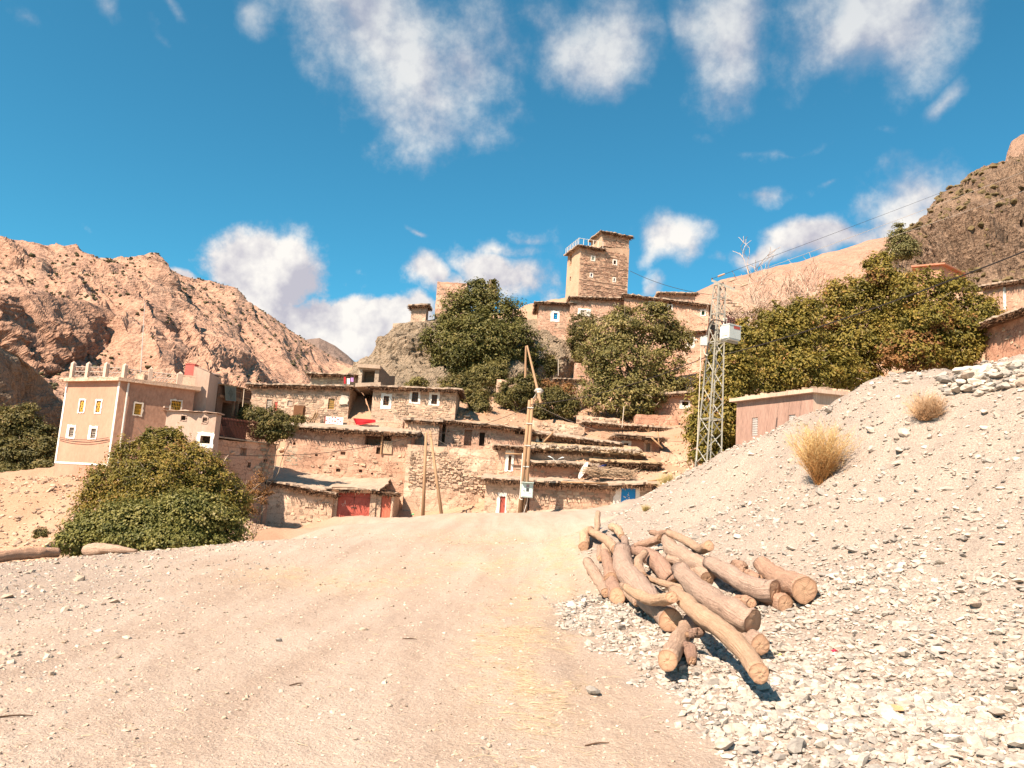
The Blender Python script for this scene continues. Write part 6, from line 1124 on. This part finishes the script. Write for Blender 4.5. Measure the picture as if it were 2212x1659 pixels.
mb = MB(); mb.tube([P(*Z(5,1436,405), 71), P(*Z(5,1454,220), 71)], .035, 6); mb.solo('thin_post', LATT, 'thin pale post standing before the light green tree', 'post')
mb = MB(); mb.tube([P(*Z(4,1545,1370), 83.5), P(*Z(4,1545,1228), 83.5)], .035, 6); mb.solo('thin_post', LATT, 'thin pale post beside the small pale hut', 'post')
# things lying on the roofs
mb = MB(); q = P(*Z(5,1098,778), 59.3); th = np.linspace(0,2*math.pi,17)[:-1]; V = [q+np.array([.22*math.cos(t)*.9+.3*math.sin(t)*.9, .0, .62*math.sin(t)]) for t in th]+[q+np.array([.22*math.cos(t)*.9+.3*math.sin(t)*.9, .06, .62*math.sin(t)]) for t in th]; mb.add(V, [tuple(range(16)), tuple(range(31,15,-1))]+[(i,16+i,16+(i+1)%16,(i+1)%16) for i in range(16)]); mb.solo('white_board', WHITE, 'white oval panel leaning on the red mud wall above the blue door', 'panel')
rs = random.Random(5); SA=[]; SB=[]; c = P(*Z(5,1330,800), 58.6)
for k in range(260):
    u = rs.uniform(-1,1); p = c+[rs.uniform(-1.6,1.6), rs.uniform(-.6,.6), rs.uniform(-.1,.35)-.25*abs(u)]; dd_ = np.array([rs.choice((-1,1))*rs.uniform(.5,1.3), rs.uniform(-.3,.3), rs.uniform(-.1,.45)]); SA.append(p-dd_*.4); SB.append(p+dd_*.6)
V, F = sticks(SA, SB, [rs.uniform(.012,.03) for _ in SA]); solo('brush_pile', V, F, M('grey_brush', (.26,.18,.12), (.40,.30,.21), 6, 0, tintvar=.4), 'heap of dry branches on the roof above the blue door', 'brush', attrs={'tint': np.repeat([rs.random() for _ in SA], 6)})
mb = MB(); q = P(*Z(5,1240,772), 59); mb.add(small_blobs([q], [.3], 3, 1.3)[0], small_blobs([q], [.3], 3, 1.3)[1]); mb.solo('blue_sack', M('navy_cloth', (.01,.015,.07), (.02,.03,.12), 3, .3), 'dark blue sack tucked beside the branch heap', 'sack', True)
mb = MB(); q = P(*Z(5,860,672), 59.4)
for s in (-1,1): mb.add([q+[0,-.02,-.28], q+[s*.45,0,.12], q+[s*.62,-.02,.1], q+[s*.15,-.06,-.05], q+[s*.3,.2,.14]], [(0,1,2,3),(0,3,1),(1,4,2)])
mb.solo('roof_sheet', M('pale_blue_cloth', (.55,.62,.62), (.68,.72,.70), 3, .1), 'pale blue and white sheet caught on the brushwood eave', 'sheet')
mb = MB()
for (x0,y0,x1,y1,Y) in ((420,632,590,640,60.0),(905,880,1310,895,56.7),(1660,872,1790,858,57)): mb = MB(); mb.tube([P(*Z(5,x0,y0),Y), P(*Z(5,x1,y1),Y)], .06, 7); mb.solo('loose_beam', WOOD, {420:'pole lying across the white door hut front',905:'long pale pole lying on the eave of the stone-front house',1660:'short pale pole lying on the eave right of the blue door'}[x0], 'beam', True)
for (x0,y0,x1,y1,Y,l) in ((835,450,755,530,64.9,'slanting prop leaning against the long ragged eave'),(1745,440,1760,560,66.8,'upright prop at the right end of the shaggy eave'),(1690,490,1790,585,66.5,'dark slanting prop at the right end of the shaggy eave')): mb = MB(); mb.tube([P(*Z(5,x0,y0),Y), P(*Z(5,x1,y1),Y-.5)], .07, 6); mb.solo('prop', WOOD, l, 'prop', True)
rq = np.random.default_rng(9)
V_, F_ = small_blobs(np.array([P(*Z(5, x, 575+.055*(x-640)+rq.uniform(-14,14)), 61.3+rq.uniform(0,.6))+[0,0,.1] for x in rq.uniform(650,1600,170)]), rq.uniform(.08,.24,170), 8)
tag(put('roof_clods', npmesh('roof_clods', V_, F_, MUDG)), 'row of mud clods weighting the straw roof', 'clods', kind='stuff')

# ------------------------------------------------------------------ logs
def log_mat(name, a, b_, c_):
    m, t, b, o = mat_new(name); u, v = _attr(t, 'lu'), _attr(t, 'lv'); cb_ = t.nodes.new('ShaderNodeCombineXYZ'); t.links.new(_math(t, 'MULTIPLY', u, 2.2), cb_.inputs[0]); t.links.new(_math(t, 'MULTIPLY', v, 5.0), cb_.inputs[1]); oi = t.nodes.new('ShaderNodeObjectInfo'); t.links.new(_math(t, 'MULTIPLY', oi.outputs['Random'], 50), cb_.inputs[2])
    n1 = _noise(t, cb_.outputs[0], 1.2, 6, .65, .6); p = _pos(t); n2 = _noise(t, p, 9, 5, .65, .4); n3 = _noise(t, p, 60, 4, .7)
    c = _ramp(t, n2, [(.28, a), (.5, b_), (.72, c_)]); c = _mix(t, .5, c, _ramp(t, n1, [(.3, tuple(x*.55 for x in a)), (.48, b_), (.7, c_)])); c = _mix(t, .25, c, _ramp(t, n3, [(.35, tuple(x*.4 for x in a)), (.65, tuple(min(1,x*1.3) for x in c_))]))
    oi2 = t.nodes.new('ShaderNodeObjectInfo'); c = _mix(t, 1.0, c, _ramp(t, oi2.outputs['Random'], [(0,(.82,.82,.85)),(1,(1.12,1.08,1.0))]), 'MULTIPLY'); t.links.new(c, b.inputs['Base Color']); b.inputs['Roughness'].default_value = .85
    _bump(t, b, _math(t, 'ADD', _math(t, 'MULTIPLY', n1, 1.4), _math(t, 'ADD', n2, _math(t, 'MULTIPLY', n3, .25))), .9, .03); return m
BARKL = log_mat('log_bark', (.26,.17,.13), (.41,.285,.215), (.52,.385,.30)); PEEL = log_mat('peeled_log', (.34,.21,.14), (.45,.30,.205), (.54,.385,.275)); RUSTL = log_mat('rusty_log', (.24,.14,.098), (.38,.235,.17), (.48,.325,.24))
def end_mat():
    m, t, b, o = mat_new('cut_end_grain'); r = _attr(t, 'er'); a = _attr(t, 'ea'); p = _pos(t); n = _noise(t, p, 16, 4, .6); rr_ = _math(t, 'ADD', r, _math(t, 'MULTIPLY', n, .12))
    rings = _math(t, 'SINE', _math(t, 'MULTIPLY', rr_, 52)); c = _ramp(t, rr_, [(0,(.44,.275,.175)),(.55,(.48,.305,.20)),(.9,(.42,.25,.16)),(1.0,(.26,.155,.10))]); c = _mix(t, .18, c, _ramp(t, rings, [(0,(.24,.13,.07)),(1,(.52,.35,.22))]))
    k = _math(t, 'ABSOLUTE', _math(t, 'SINE', _math(t, 'ADD', _math(t, 'MULTIPLY', a, 3.5), _math(t, 'MULTIPLY', n, 1.3)))); cr = _math(t, 'LESS_THAN', k, .045); c = _mix(t, _math(t, 'MULTIPLY', cr, .75), c, (.09,.045,.025)); t.links.new(c, b.inputs['Base Color']); b.inputs['Roughness'].default_value = .9
    _bump(t, b, _math(t, 'ADD', rings, _math(t, 'MULTIPLY', n, 3)), .3, .004); return m
ENDM = end_mat()
def cut_end(par, c, T, A, B, R, prof, mat=None):
    V = [c]; er = [0.0]; ea = [0.0]; n = len(prof); F = []
    for k in range(1, 5):
        for j in range(n): th = 2*math.pi*j/n; rr_ = R*prof[j]*k/4; V.append(c+(math.cos(th)*A+math.sin(th)*B)*rr_+T*(.01*(1-k/4)+random.uniform(-.003,.003))); er.append(k/4); ea.append(th)
    for j in range(n): F.append((0, 1+j, 1+(j+1) % n))
    for k in range(3):
        for j in range(n): a = 1+k*n+j; b = 1+k*n+(j+1) % n; F.append((a, a+n, b+n, b))
    return part('cut_end', par, V, F, mat or ENDM, attrs={'er': er, 'ea': ea})
def PGn(px, py, lift, y0=12.5, y1=19.0):
    d = ray(px, py); Y = np.linspace(y0, y1, 200); q = EYE+d[None]*(Y/d[1])[:,None]; return q[np.argmin(np.abs(q[:,2]-H(q[:,0], q[:,1])-lift))]
def log(label, pts, mat, seed, group='logs in the pile', knots=2, name='log', bend=None, cuts=(1,1), pos=None):
    """pts: (x, y, half thickness, lift of the axis above the ground) in the log-pile close-up"""
    rs = np.random.default_rng(seed); C3 = []; R3 = []
    for q in pts:
        x, y = Z(*q[:3]) if len(q) == 5 else Z(9, q[0], q[1]); r_, l = (q[3], q[4]) if len(q) == 5 else (q[2], q[3])
        w = PGn(x, y, l) if q[0] == 10 and len(q) == 5 else PG(x, y, l); sc = (ZO[q[0]][2] if len(q) == 5 else ZO[9][2]); C3.append(w); R3.append(1.06*r_*sc/FPX*np.dot(w-EYE, FW))
    if len(C3) >= 3:                                     # even out the run of the log over the rough ground
        dd = [(w-EYE)/np.linalg.norm(w-EYE) for w in C3]; tt_ = np.array([np.linalg.norm(w-EYE) for w in C3]); ix = np.arange(len(tt_)); tf = np.polyval(np.polyfit(ix, tt_, 2 if len(tt_) > 4 else 1), ix); C3 = [EYE+a_*b_ for a_, b_ in zip(dd, tf)]
    n = 26; cp_ = spline(C3, n); rd_ = np.interp(np.linspace(0, len(R3)-1, n), range(len(R3)), R3); m_ = 18
    wb = np.cumsum(rs.normal(size=(n,3)), 0); wb -= np.linspace(0,1,n)[:,None]*wb[-1]+wb[0]*0; wb[0] = 0; cp_ = cp_+wb*rd_.mean()*.045; cp_[1:-1] += rs.normal(size=(n-2,3))*.003; T, A, B = frames(cp_); th = np.arange(m_)*2*math.pi/m_
    ring = np.cos(th)[None,:,None]*A[:,None]+np.sin(th)[None,:,None]*B[:,None]; raw = cp_[:,None]+ring*rd_[:,None,None]
    Ls = np.r_[0, np.cumsum(np.linalg.norm(np.diff(cp_, axis=0), axis=1))]; LL = Ls[:,None]+0*th[None]
    nn = np.stack([np.cos(th)[None]+0*LL, np.sin(th)[None]+0*LL, LL*3], -1); k = 1+.20*fbm(nn*1.1+seed, 3, seed)+.08*fbm(nn*3.5+seed, 2, seed+5)-.16*np.exp(-((np.angle(np.exp(1j*(th[None]-1.2-.5*np.sin(LL*2+seed)))))/.12)**2)*(rs.random() < .6)
    for j in range(knots):
        a0, l0 = rs.uniform(0,6.28), rs.uniform(.1,.9)*Ls[-1]; k = k+.2*np.exp(-((LL-l0)/.07)**2-((np.angle(np.exp(1j*(th[None]-a0))))/.35)**2)
    Vv = cp_[:,None]+ring*(rd_[:,None]*k)[...,None]; V = Vv.reshape(-1,3); F = [(i*m_+j, i*m_+(j+1) % m_, (i+1)*m_+(j+1) % m_, (i+1)*m_+j) for i in range(n-1) for j in range(m_)]
    F += [tuple(range(m_-1,-1,-1)), tuple((n-1)*m_+j for j in range(m_))]
    o = solo(name, V, F, mat, label, 'log', True, {'lu': LL.ravel(), 'lv': np.tile(np.abs(th-math.pi), n)}, group)
    me = o.data
    if cuts[0]: cut_end(o, cp_[0]-T[0]*.006, -T[0], A[0], -B[0], rd_[0], k[0][::-1]*0+k[0].mean()*.98)
    if cuts[1]: cut_end(o, cp_[-1]+T[-1]*.006, T[-1], A[-1], B[-1], rd_[-1], k[-1])
    return o
log('long pale peeled log lying across the front of the pile', [(905,690,40,.42),(1010,790,62,.40),(1140,900,68,.38),(1290,1020,70,.34),(1420,1130,70,.31),(1520,1260,72,.30),(1590,1350,74,.30)], PEEL, 1, knots=0)
log('pale peeled branch meeting the back end of the front log', [(530,668,30,.33),(640,730,42,.38),(760,772,44,.40),(895,748,46,.42)], PEEL, 2)
log('thick ridged log in the middle of the pile with a round cut end', [(955,530,60,.30),(1050,640,74,.32),(1170,760,86,.34),(1300,840,92,.33),(1420,900,96,.31),(1535,940,97,.29)], BARKL, 3, knots=7)
log('long split log leading from the back of the pile to the right', [(1195,478,56,.30),(1330,560,66,.28),(1480,640,74,.25),(1600,690,80,.22),(1712,700,86,.2)], BARKL, 4)
log('curved log at the back right of the pile', [(850,290,40,.22),(900,370,58,.24),(1020,430,62,.25),(1130,490,64,.24),(1220,540,62,.2)], BARKL, 5)
log('dark-ended log at the far right of the pile', [(1600,480,58,.16),(1720,570,74,.18),(1850,650,92,.19),(1945,690,100,.19)], RUSTL, 6)
log('low log half buried below the far right end', [(1560,690,56,.05),(1680,760,64,.06),(1790,800,62,.06)], RUSTL, 7)
log('thick log on the left of the pile ending behind the stump', [(505,385,70,.22),(520,500,80,.22),(590,620,86,.2),(700,740,88,.18),(800,850,88,.16),(890,935,88,.15)], BARKL, 8)
log('brown log between the left and middle logs', [(610,365,42,.14),(720,430,58,.15),(800,500,64,.14),(860,580,62,.12),(900,625,56,.11)], RUSTL, 9)
log('forked stump lying in front of the pile', [(1045,925,48,.12),(990,1040,62,.13),(920,1150,74,.14),(862,1250,78,.14)], BARKL, 10, knots=4)
log('short stub growing from the forked stump', [(960,1150,60,.1),(1040,1160,50,.1),(1055,1250,34,.06)], RUSTL, 11); log('small cut stub resting on top of the stump', [(1030,1045,30,.2),(1085,1030,40,.24),(1130,1025,30,.24)], RUSTL, 12)
log('round log showing its end under the thick ridged log', [(1280,960,64,.1),(1450,1050,76,.12),(1592,1128,80,.13)], BARKL, 13)
log('grey cracked log at the left edge of the pile', [(230,470,38,.09),(290,560,44,.1),(340,650,46,.1),(372,712,34,.08)], BARKL, 14)
log('rough reddish log second from the left edge', [(365,400,34,.14),(400,500,42,.15),(412,600,48,.15)], RUSTL, 15); log('short thick log end at the left foot of the pile', [(420,640,56,.1),(462,742,62,.1)], RUSTL, 16)
log('forked pale branch at the back left of the pile', [(235,225,30,.2),(330,270,32,.24),(390,300,34,.26),(450,372,36,.26)], PEEL, 17); log('drooping end of the forked branch at the back left', [(255,215,30,.2),(205,260,36,.18),(198,345,38,.1)], PEEL, 18); log('upright branch stub at the back left of the pile', [(300,235,22,.2),(306,160,22,.3),(312,80,18,.5)], PEEL, 19, cuts=(0,1))
log('thin dark branch at the back of the pile', [(735,235,20,.3),(800,240,24,.32),(872,232,20,.34)], RUSTL, 20); log('pale knobbly branch across the back right of the pile', [(868,232,26,.34),(1000,300,32,.36),(1110,365,34,.36),(1190,340,40,.38)], PEEL, 21)
log('curved pale branch standing up from the left log', [(688,392,26,.34),(638,450,32,.36),(632,520,34,.34),(665,575,30,.28)], PEEL, 22); log('thin pale branch under the middle logs', [(690,585,18,.16),(820,640,26,.2),(1010,690,26,.22)], PEEL, 23)
log('short knotty piece beside the thick ridged log', [(1405,765,34,.12),(1470,780,40,.12),(1525,795,38,.1)], RUSTL, 24); log('gnarled root end behind the split log', [(1390,480,36,.2),(1440,500,42,.2),(1475,540,34,.16)], RUSTL, 25)
log('small cut billet left of the big back logs', [(325,350,22,.12),(330,440,26,.1)], PEEL, 26); log('second small cut billet at the back left', [(375,330,30,.14),(385,412,30,.12)], BARKL, 27); log('short grey piece behind the thick left log', [(520,280,24,.2),(530,350,26,.2)], BARKL, 28)
log('pale branch tangle piece at the far back of the pile', [(420,190,30,.2),(470,215,32,.22),(500,270,26,.2)], PEEL, 29); log('knobbly branch piece at the back centre', [(610,340,24,.22),(700,320,30,.24),(800,290,32,.24)], RUSTL, 30); log('flat split billet showing between the right logs', [(1500,560,30,.16),(1590,600,34,.14)], RUSTL, 31)
log('thick smooth log beneath the curved right log', [(880,440,40,.14),(980,470,54,.16),(1080,540,60,.16),(1180,600,56,.14)], BARKL, 32); log('pale splintered branch hanging off the left log', [(500,650,22,.26),(560,740,28,.18),(620,800,24,.1)], PEEL, 33)
log('long brown log lying at the left edge of the track', [(10,-60,1318,46,.16),(10,150,1290,46,.17),(10,330,1278,44,.17),(10,505,1268,40,.15)], RUSTL, 40, None, 3); log('split tapering log beside the bramble thicket', [(10,770,1258,54,.14),(10,900,1240,44,.12),(10,1030,1242,32,.10),(10,1190,1258,12,.05)], BARKL, 41, None, 2)

# ------------------------------------------------------------------ loose stones, gravel, straw
IV = np.array([(-1,1.618,0),(1,1.618,0),(-1,-1.618,0),(1,-1.618,0),(0,-1,1.618),(0,1,1.618),(0,-1,-1.618),(0,1,-1.618),(1.618,0,-1),(1.618,0,1),(-1.618,0,-1),(-1.618,0,1)])/1.9
IFc = np.array([(0,11,5),(0,5,1),(0,1,7),(0,7,10),(0,10,11),(1,5,9),(5,11,4),(11,10,2),(10,7,6),(7,1,8),(3,9,4),(3,4,2),(3,2,6),(3,6,8),(3,8,9),(4,9,5),(2,4,11),(6,2,10),(8,6,7),(9,8,1)])
def pebbles(pts, size, seed, sink=.25, flat=.62):
    r = np.random.default_rng(seed); n = len(pts); v = IV[None]*(1+.28*r.normal(size=(n,12,1)).clip(-1.4,1.4))*np.stack([r.uniform(.75,1.5,n), r.uniform(.7,1.1,n), r.uniform(flat*.6,flat*1.25,n)], -1)[:,None]
    a = r.uniform(0,6.28,n); c, s = np.cos(a), np.sin(a); v = np.stack([v[...,0]*c[:,None]-v[...,1]*s[:,None], v[...,0]*s[:,None]+v[...,1]*c[:,None], v[...,2]+v[...,0]*r.normal(size=(n,1))*.25], -1)
    v = v*np.asarray(size)[:,None,None]*.5; V = np.asarray(pts)[:,None]+v; V[...,2] += (np.asarray(size)*(.3-sink))[:,None]
    return V.reshape(-1,3), (np.arange(n)[:,None,None]*12+IFc[None]).reshape(-1,3), np.repeat(r.random(n), 12)
def stone_ramp(name, stops):
    m, t, b, o = mat_new(name); oi = t.nodes.new('ShaderNodeObjectInfo'); f = _math(t, 'FRACT', _math(t, 'ADD', _attr(t, 'tint'), oi.outputs['Random'])); c = _ramp(t, f, stops); n = _noise(t, _pos(t), 30, 4, .65)
    c = _mix(t, .3, c, _ramp(t, n, [(.3,(.2,.16,.12)),(.7,(.62,.55,.46))])); t.links.new(c, b.inputs['Base Color']); b.inputs['Roughness'].default_value = .9; _bump(t, b, n, .4, .006); return m
GRAV = stone_ramp('gravel_stone', [(0,(.17,.16,.15)),(.25,(.26,.24,.22)),(.5,(.36,.31,.265)),(.72,(.43,.37,.31)),(.9,(.52,.47,.41)),(1,(.27,.185,.14))])
PEB = stone_ramp('track_pebble', [(0,(.22,.15,.11)),(.3,(.36,.27,.195)),(.7,(.46,.36,.27)),(1,(.56,.47,.38))])
def scatter(n, rmin, rmax, a0, a1, test, seed):
    r = np.random.default_rng(seed); R = np.exp(r.uniform(math.log(rmin), math.log(rmax), n)); a = np.radians(r.uniform(a0, a1, n)); x, y = R*np.sin(a), R*np.cos(a); k = test(x, y, r); return x[k], y[k], R[k], r
def lay(x, y): return np.stack([x, y, H(x, y)], -1)
x, y, R, r = scatter(26000, 3.6, 34, -2, 40, lambda x, y, r: gravel_mask(x, y) > r.uniform(.25,.95,len(x)), 1)
big = np.exp(-((x-3.2)/2.2)**2-((y-7.5)/4.5)**2); s = (.018+.0016*R)*np.exp(r.normal(size=len(x))*.45)*(1+.8*big); V, F, t = pebbles(lay(x, y), np.clip(s, .012, .2), 2)
xa = r.uniform(.5,6.8,21000); ya = 4+9.5*r.random(21000)**1.2; ka = gravel_mask(xa, ya)*np.exp(-np.clip((H0(xa, ya)-.75)/.5,0,9)) > r.uniform(.2,.9,21000); xa, ya = xa[ka], ya[ka]; sa = np.clip(.038*np.exp(r.normal(size=len(xa))*.45), .018, .15); V2, F2, t2 = pebbles(lay(xa, ya), sa, 44, .2); F = np.concatenate([F, F2+len(V)]); V = np.concatenate([V, V2]); t = np.r_[t, t2]
tag(put('gravel', npmesh('gravel', V, F, GRAV, False, {'tint': t})), 'grey and tan gravel covering the bank on the right', 'gravel', kind='stuff')
x, y, R, r = scatter(16000, 7, 30, 8, 41, lambda x, y, r: (gravel_mask(x, y) > .8) & (fbm(xyz(x*.8, y*.8), 3, 51) > .05+.22*r.random(len(x))), 51); s = np.clip(.05*np.exp(r.normal(size=len(x))*.5)*(R/14)**.4, .02, .24); V, F, t = pebbles(lay(x, y), s, 52, .3, .75)
tag(put('bank_stones', npmesh('bank_stones', V, F, GRAV, False, {'tint': t})), 'half-buried stones in clusters over the gravel bank', 'stones', kind='stuff')
x, y, R, r = scatter(17000, 3.0, 26, -38, 22, lambda x, y, r: gravel_mask(x, y) < .4, 3); s = (.006+.0011*R)*np.exp(r.normal(size=len(x))*.5)*(1+.8*np.clip((-x-.28*y)/2,0,1)); V, F, t = pebbles(lay(x, y), s, 4, .3)
tag(put('pebbles', npmesh('pebbles', V, F, PEB, False, {'tint': t})), 'small pebbles strewn over the packed earth track', 'pebbles', kind='stuff')
x, y, R, r = scatter(7000, 6, 24, -40, -8, lambda x, y, r: (-x-4.0-.04*y)/2+.5+.4*noise3(xyz(x,y),3) > r.random(len(x)), 5); s = (.012+.0012*R)*np.exp(r.normal(size=len(x))*.4); V, F, t = pebbles(lay(x, y), s, 6)
tag(put('verge_gravel', npmesh('verge_gravel', V, F, GRAV, False, {'tint': t})), 'grey gravel along the left verge of the track', 'gravel', kind='stuff')
# rubble on the slopes below and between the houses
r = np.random.default_rng(12); x = r.uniform(-34,28,15000); y = r.uniform(58.5,104,15000); k = fbm(xyz(x*.18, y*.18), 3, 66) > -.12+.25*(r.random(15000)-.5); x, y = x[k], y[k]
x2 = r.uniform(-34,-14,3800); y2 = r.uniform(38,52,3800); x = np.r_[x, x2]; y = np.r_[y, y2]; s = .13*np.exp(r.normal(size=len(x))*.5); V, F, t = pebbles(lay(x, y), np.clip(s,.05,.6), 13)
tag(put('rubble', npmesh('rubble', V, F, STONE, False, {'tint': t})), 'loose rubble on the slopes between the houses', 'rubble', kind='stuff')
# larger single stones
ROCKS = []
for k in range(9):
    rr_ = np.random.default_rng(300+k); v = IV; f = [tuple(q) for q in IFc]; e = {}; vv = list(v/np.linalg.norm(v, axis=1)[:,None]); nf = []
    def mid(a, b):
        key = (min(a,b), max(a,b))
        if key not in e: w = vv[a]+vv[b]; vv.append(w/np.linalg.norm(w)); e[key] = len(vv)-1
        return e[key]
    for (a,b,c_) in f: ab, bc, ca = mid(a,b), mid(b,c_), mid(c_,a); nf += [(a,ab,ca),(b,bc,ab),(c_,ca,bc),(ab,bc,ca)]
    q = np.array(vv); pl = rr_.normal(size=(9,3)); pl /= np.linalg.norm(pl, axis=1)[:,None]; dmax = np.min(np.where(q@pl.T > .15, rr_.uniform(.5,.85,9)[None]/np.maximum(q@pl.T, .15), 9), 1); q = q*np.minimum(1, dmax)[:,None]*(1+.05*rr_.normal(size=(len(q),1)))*np.array([1.15,.9,.62]); ROCKS.append(npmesh('stone', q*.5, nf, GRAV))
def place_stone(w, size, label, group, seed):
    rd = random.Random(seed); o = put('stone', ROCKS[seed % 9], None, (w[0], w[1], w[2]+size*.16)); o.rotation_euler = (rd.uniform(-.35,.35), rd.uniform(-.35,.35), rd.uniform(0,6.28)); o.scale = (size*rd.uniform(.8,1.3), size*rd.uniform(.8,1.1), size*rd.uniform(.75,1.15)); return tag(o, label, 'stone', group)
n_ = 0
for (zx,zy,pxs,lb) in ((1160,1140,150,'large cream boulder jutting from the middle of the gravel bank'),(880,1110,120,'tall cream stone right of the golden dry bush'),(1390,1095,90,'grey slab beside the large cream boulder'),(1390,1160,70,'pale stone just below the grey slab on the bank'),(1870,950,100,'tan block high on the right of the bank'),(1860,1085,80,'cream stone below the tan block on the bank'),(890,1270,90,'dark flat stone below the tall cream stone'),(1110,1390,100,'wide flat stone in the lower bank'),(940,1540,60,'white stone low in the middle of the bank'),(1720,1600,60,'white stone low on the right of the bank'),(1300,1630,100,'pale slab at the bottom of the bank close-up'),(2010,1610,70,'cream stone near the right picture edge of the bank'),(905,722,46,'pale stone sitting on the crest of the bank'),(1000,1190,50,'small grey stone left of the large cream boulder')):
    q = PG(*Z(8,zx,zy)); s = pxs*.248/FPX*(q[1]); place_stone(q, s, lb, None, n_*3+1); n_ += 1
rd = random.Random(21)
for k in range(130):
    zx = rd.uniform(1480,2300); zy = 560+rd.random()**1.2*230-(zx-1500)*.09+30*rd.random(); 
    if zx < 1650 and zy < 640: continue
    q = PG(*Z(8,zx,max(zy, 640-(zx-1300)*.13)), 0, 30); place_stone(q, rd.uniform(.10,.30)*(1.25 if rd.random() < .2 else 1), ('pale stone in the upper right of the heap on the bank crest' if zx > 2000 else 'pale stone in the middle of the heap on the bank crest' if zx > 1750 else 'pale stone at the left end of the heap on the bank crest'), 'stones heaped along the crest of the bank', k)
for k in range(150):
    x_ = rd.uniform(1.4,6.5); y_ = rd.uniform(4.2,12); 
    if gravel_mask(np.array([x_]), np.array([y_]))[0] < .5: continue
    place_stone((x_, y_, h1(x_, y_)), rd.uniform(.06,.14), ('angular stone in the coarse gravel in front of the log pile' if y_ < 6.2 else 'angular stone in the gravel between the track and the log pile' if x_ < 2.0 else 'angular stone in the gravel right of the log pile' if y_ < 9 else 'angular stone in the gravel behind the log pile'), 'stones in the gravel around the log pile', k+5)
for (dx,dy,pxs,lb) in ((601,1386,20,'lone white stone lying in the middle of the track'),(1745,1455,34,'pale flat stone right of the front log'),(1490,1760,0,''),(2110,1310,40,'dark grey stone on the bank near the right edge'),(1560,1615,60,'dark slab at the bottom of the gravel'),(1340,1360,30,'grey stone at the edge of the straw near the logs'),(2190,1610,60,'large pale stone in the bottom right corner'),(1950,1530,48,'blue-grey stone low on the right gravel'),(1280,1500,40,'long pale stone at the gravel edge below the stump'),(140,1540,12,'small white stone low on the left of the track'),(1720,1620,55,'flat cream slab at the bottom right of the gravel')):
    if pxs: q = PG(dx, dy); place_stone(q, pxs/FPX*q[1], lb, None, dx)
# straw
x, y, R, r = scatter(60000, 3.2, 26, -30, 26, lambda x, y, r: straw_mask(x, y) > r.uniform(.15,1.0,len(x)), 7); x, y = x[:6500], y[:6500]
xb, yb, Rb, rb = scatter(420, 3.2, 20, -36, 16, lambda x, y, r: gravel_mask(x, y) < .5, 8); x = np.r_[x, xb]; y = np.r_[y, yb]
n = len(x); a = r.normal(size=n)*.6+np.where(r.random(n) < .5, 0, math.pi); L = r.uniform(.03,.12,n)*np.where(r.random(n) < .05, 1.9, 1); p = lay(x, y)+[0,0,.006]; dv = np.stack([np.cos(a)*L, np.sin(a)*L, r.uniform(-.01,.02,n)], -1)
V, F = sticks(p-dv/2, p+dv/2+[0,0,.004], r.uniform(.0012,.0026,n)); tag(put('straw', npmesh('straw', V, F, M('straw_stem', (.42,.31,.185), (.55,.44,.29), 20, 0, tintvar=.25), False, {'tint': np.repeat(r.random(n), 6)})), 'scattered straw on the track', 'straw', kind='stuff')
# twigs on the track
for k, (dx,dy,ln,an,lb) in enumerate(((885,1382,.16,.1,'dark twig lying alone in the middle of the track'),(1290,1610,.2,.5,'short dark twig near the bottom centre of the track'),(640,1480,.14,.9,'tiny twig left of the track centre'),(30,1550,.22,.4,'twisted twig at the lower left edge'))):
    q = PG(dx, dy)+[0,0,.008]; e = np.array([math.cos(an), math.sin(an), .02])*ln; mb = MB(); mb.tube(spline([q-e/2, q+[.01,.02,.004], q+e/2], 6), [.005,.006,.006,.005,.004,.003], 5); mb.solo('twig', DWOOD, lb, 'twig')
# litter
def crumple(name, label, q, size, mat, seed):
    V, F = small_blobs([q+[0,0,size*.25]], [size], seed, .55); return solo(name, V, F, mat, label, 'litter')
crumple('litter', 'crumpled red plastic scrap on the gravel right of the logs', PG(1803,1409), .038, M('red_plastic', (.55,.02,.05), (.62,.04,.07), 5, 0, rough=.4), 1); crumple('litter', 'crumpled yellow-green plastic scrap by the log ends', PG(1686,1418), .034, M('lime_plastic', (.6,.62,.12), (.68,.68,.2), 5, 0, rough=.4), 2)
crumple('litter', 'bit of blue plastic caught behind the back branches', PG(1292,1144,.15), .06, M('blue_plastic', (.05,.33,.6), (.1,.4,.66), 5, 0, rough=.4), 3); crumple('orange_stone', 'flat orange sandstone chip low on the gravel', PG(1935,1535), .06, M('orange_chip', (.5,.27,.13), (.58,.34,.18), 6, .3), 4); crumple('green_scrap', 'tiny green plastic scrap beside the upright timber pole', P(*Z(3,1602,1430), 54), .1, M('green_plastic', (.15,.5,.2), (.2,.58,.26), 5, 0), 5)
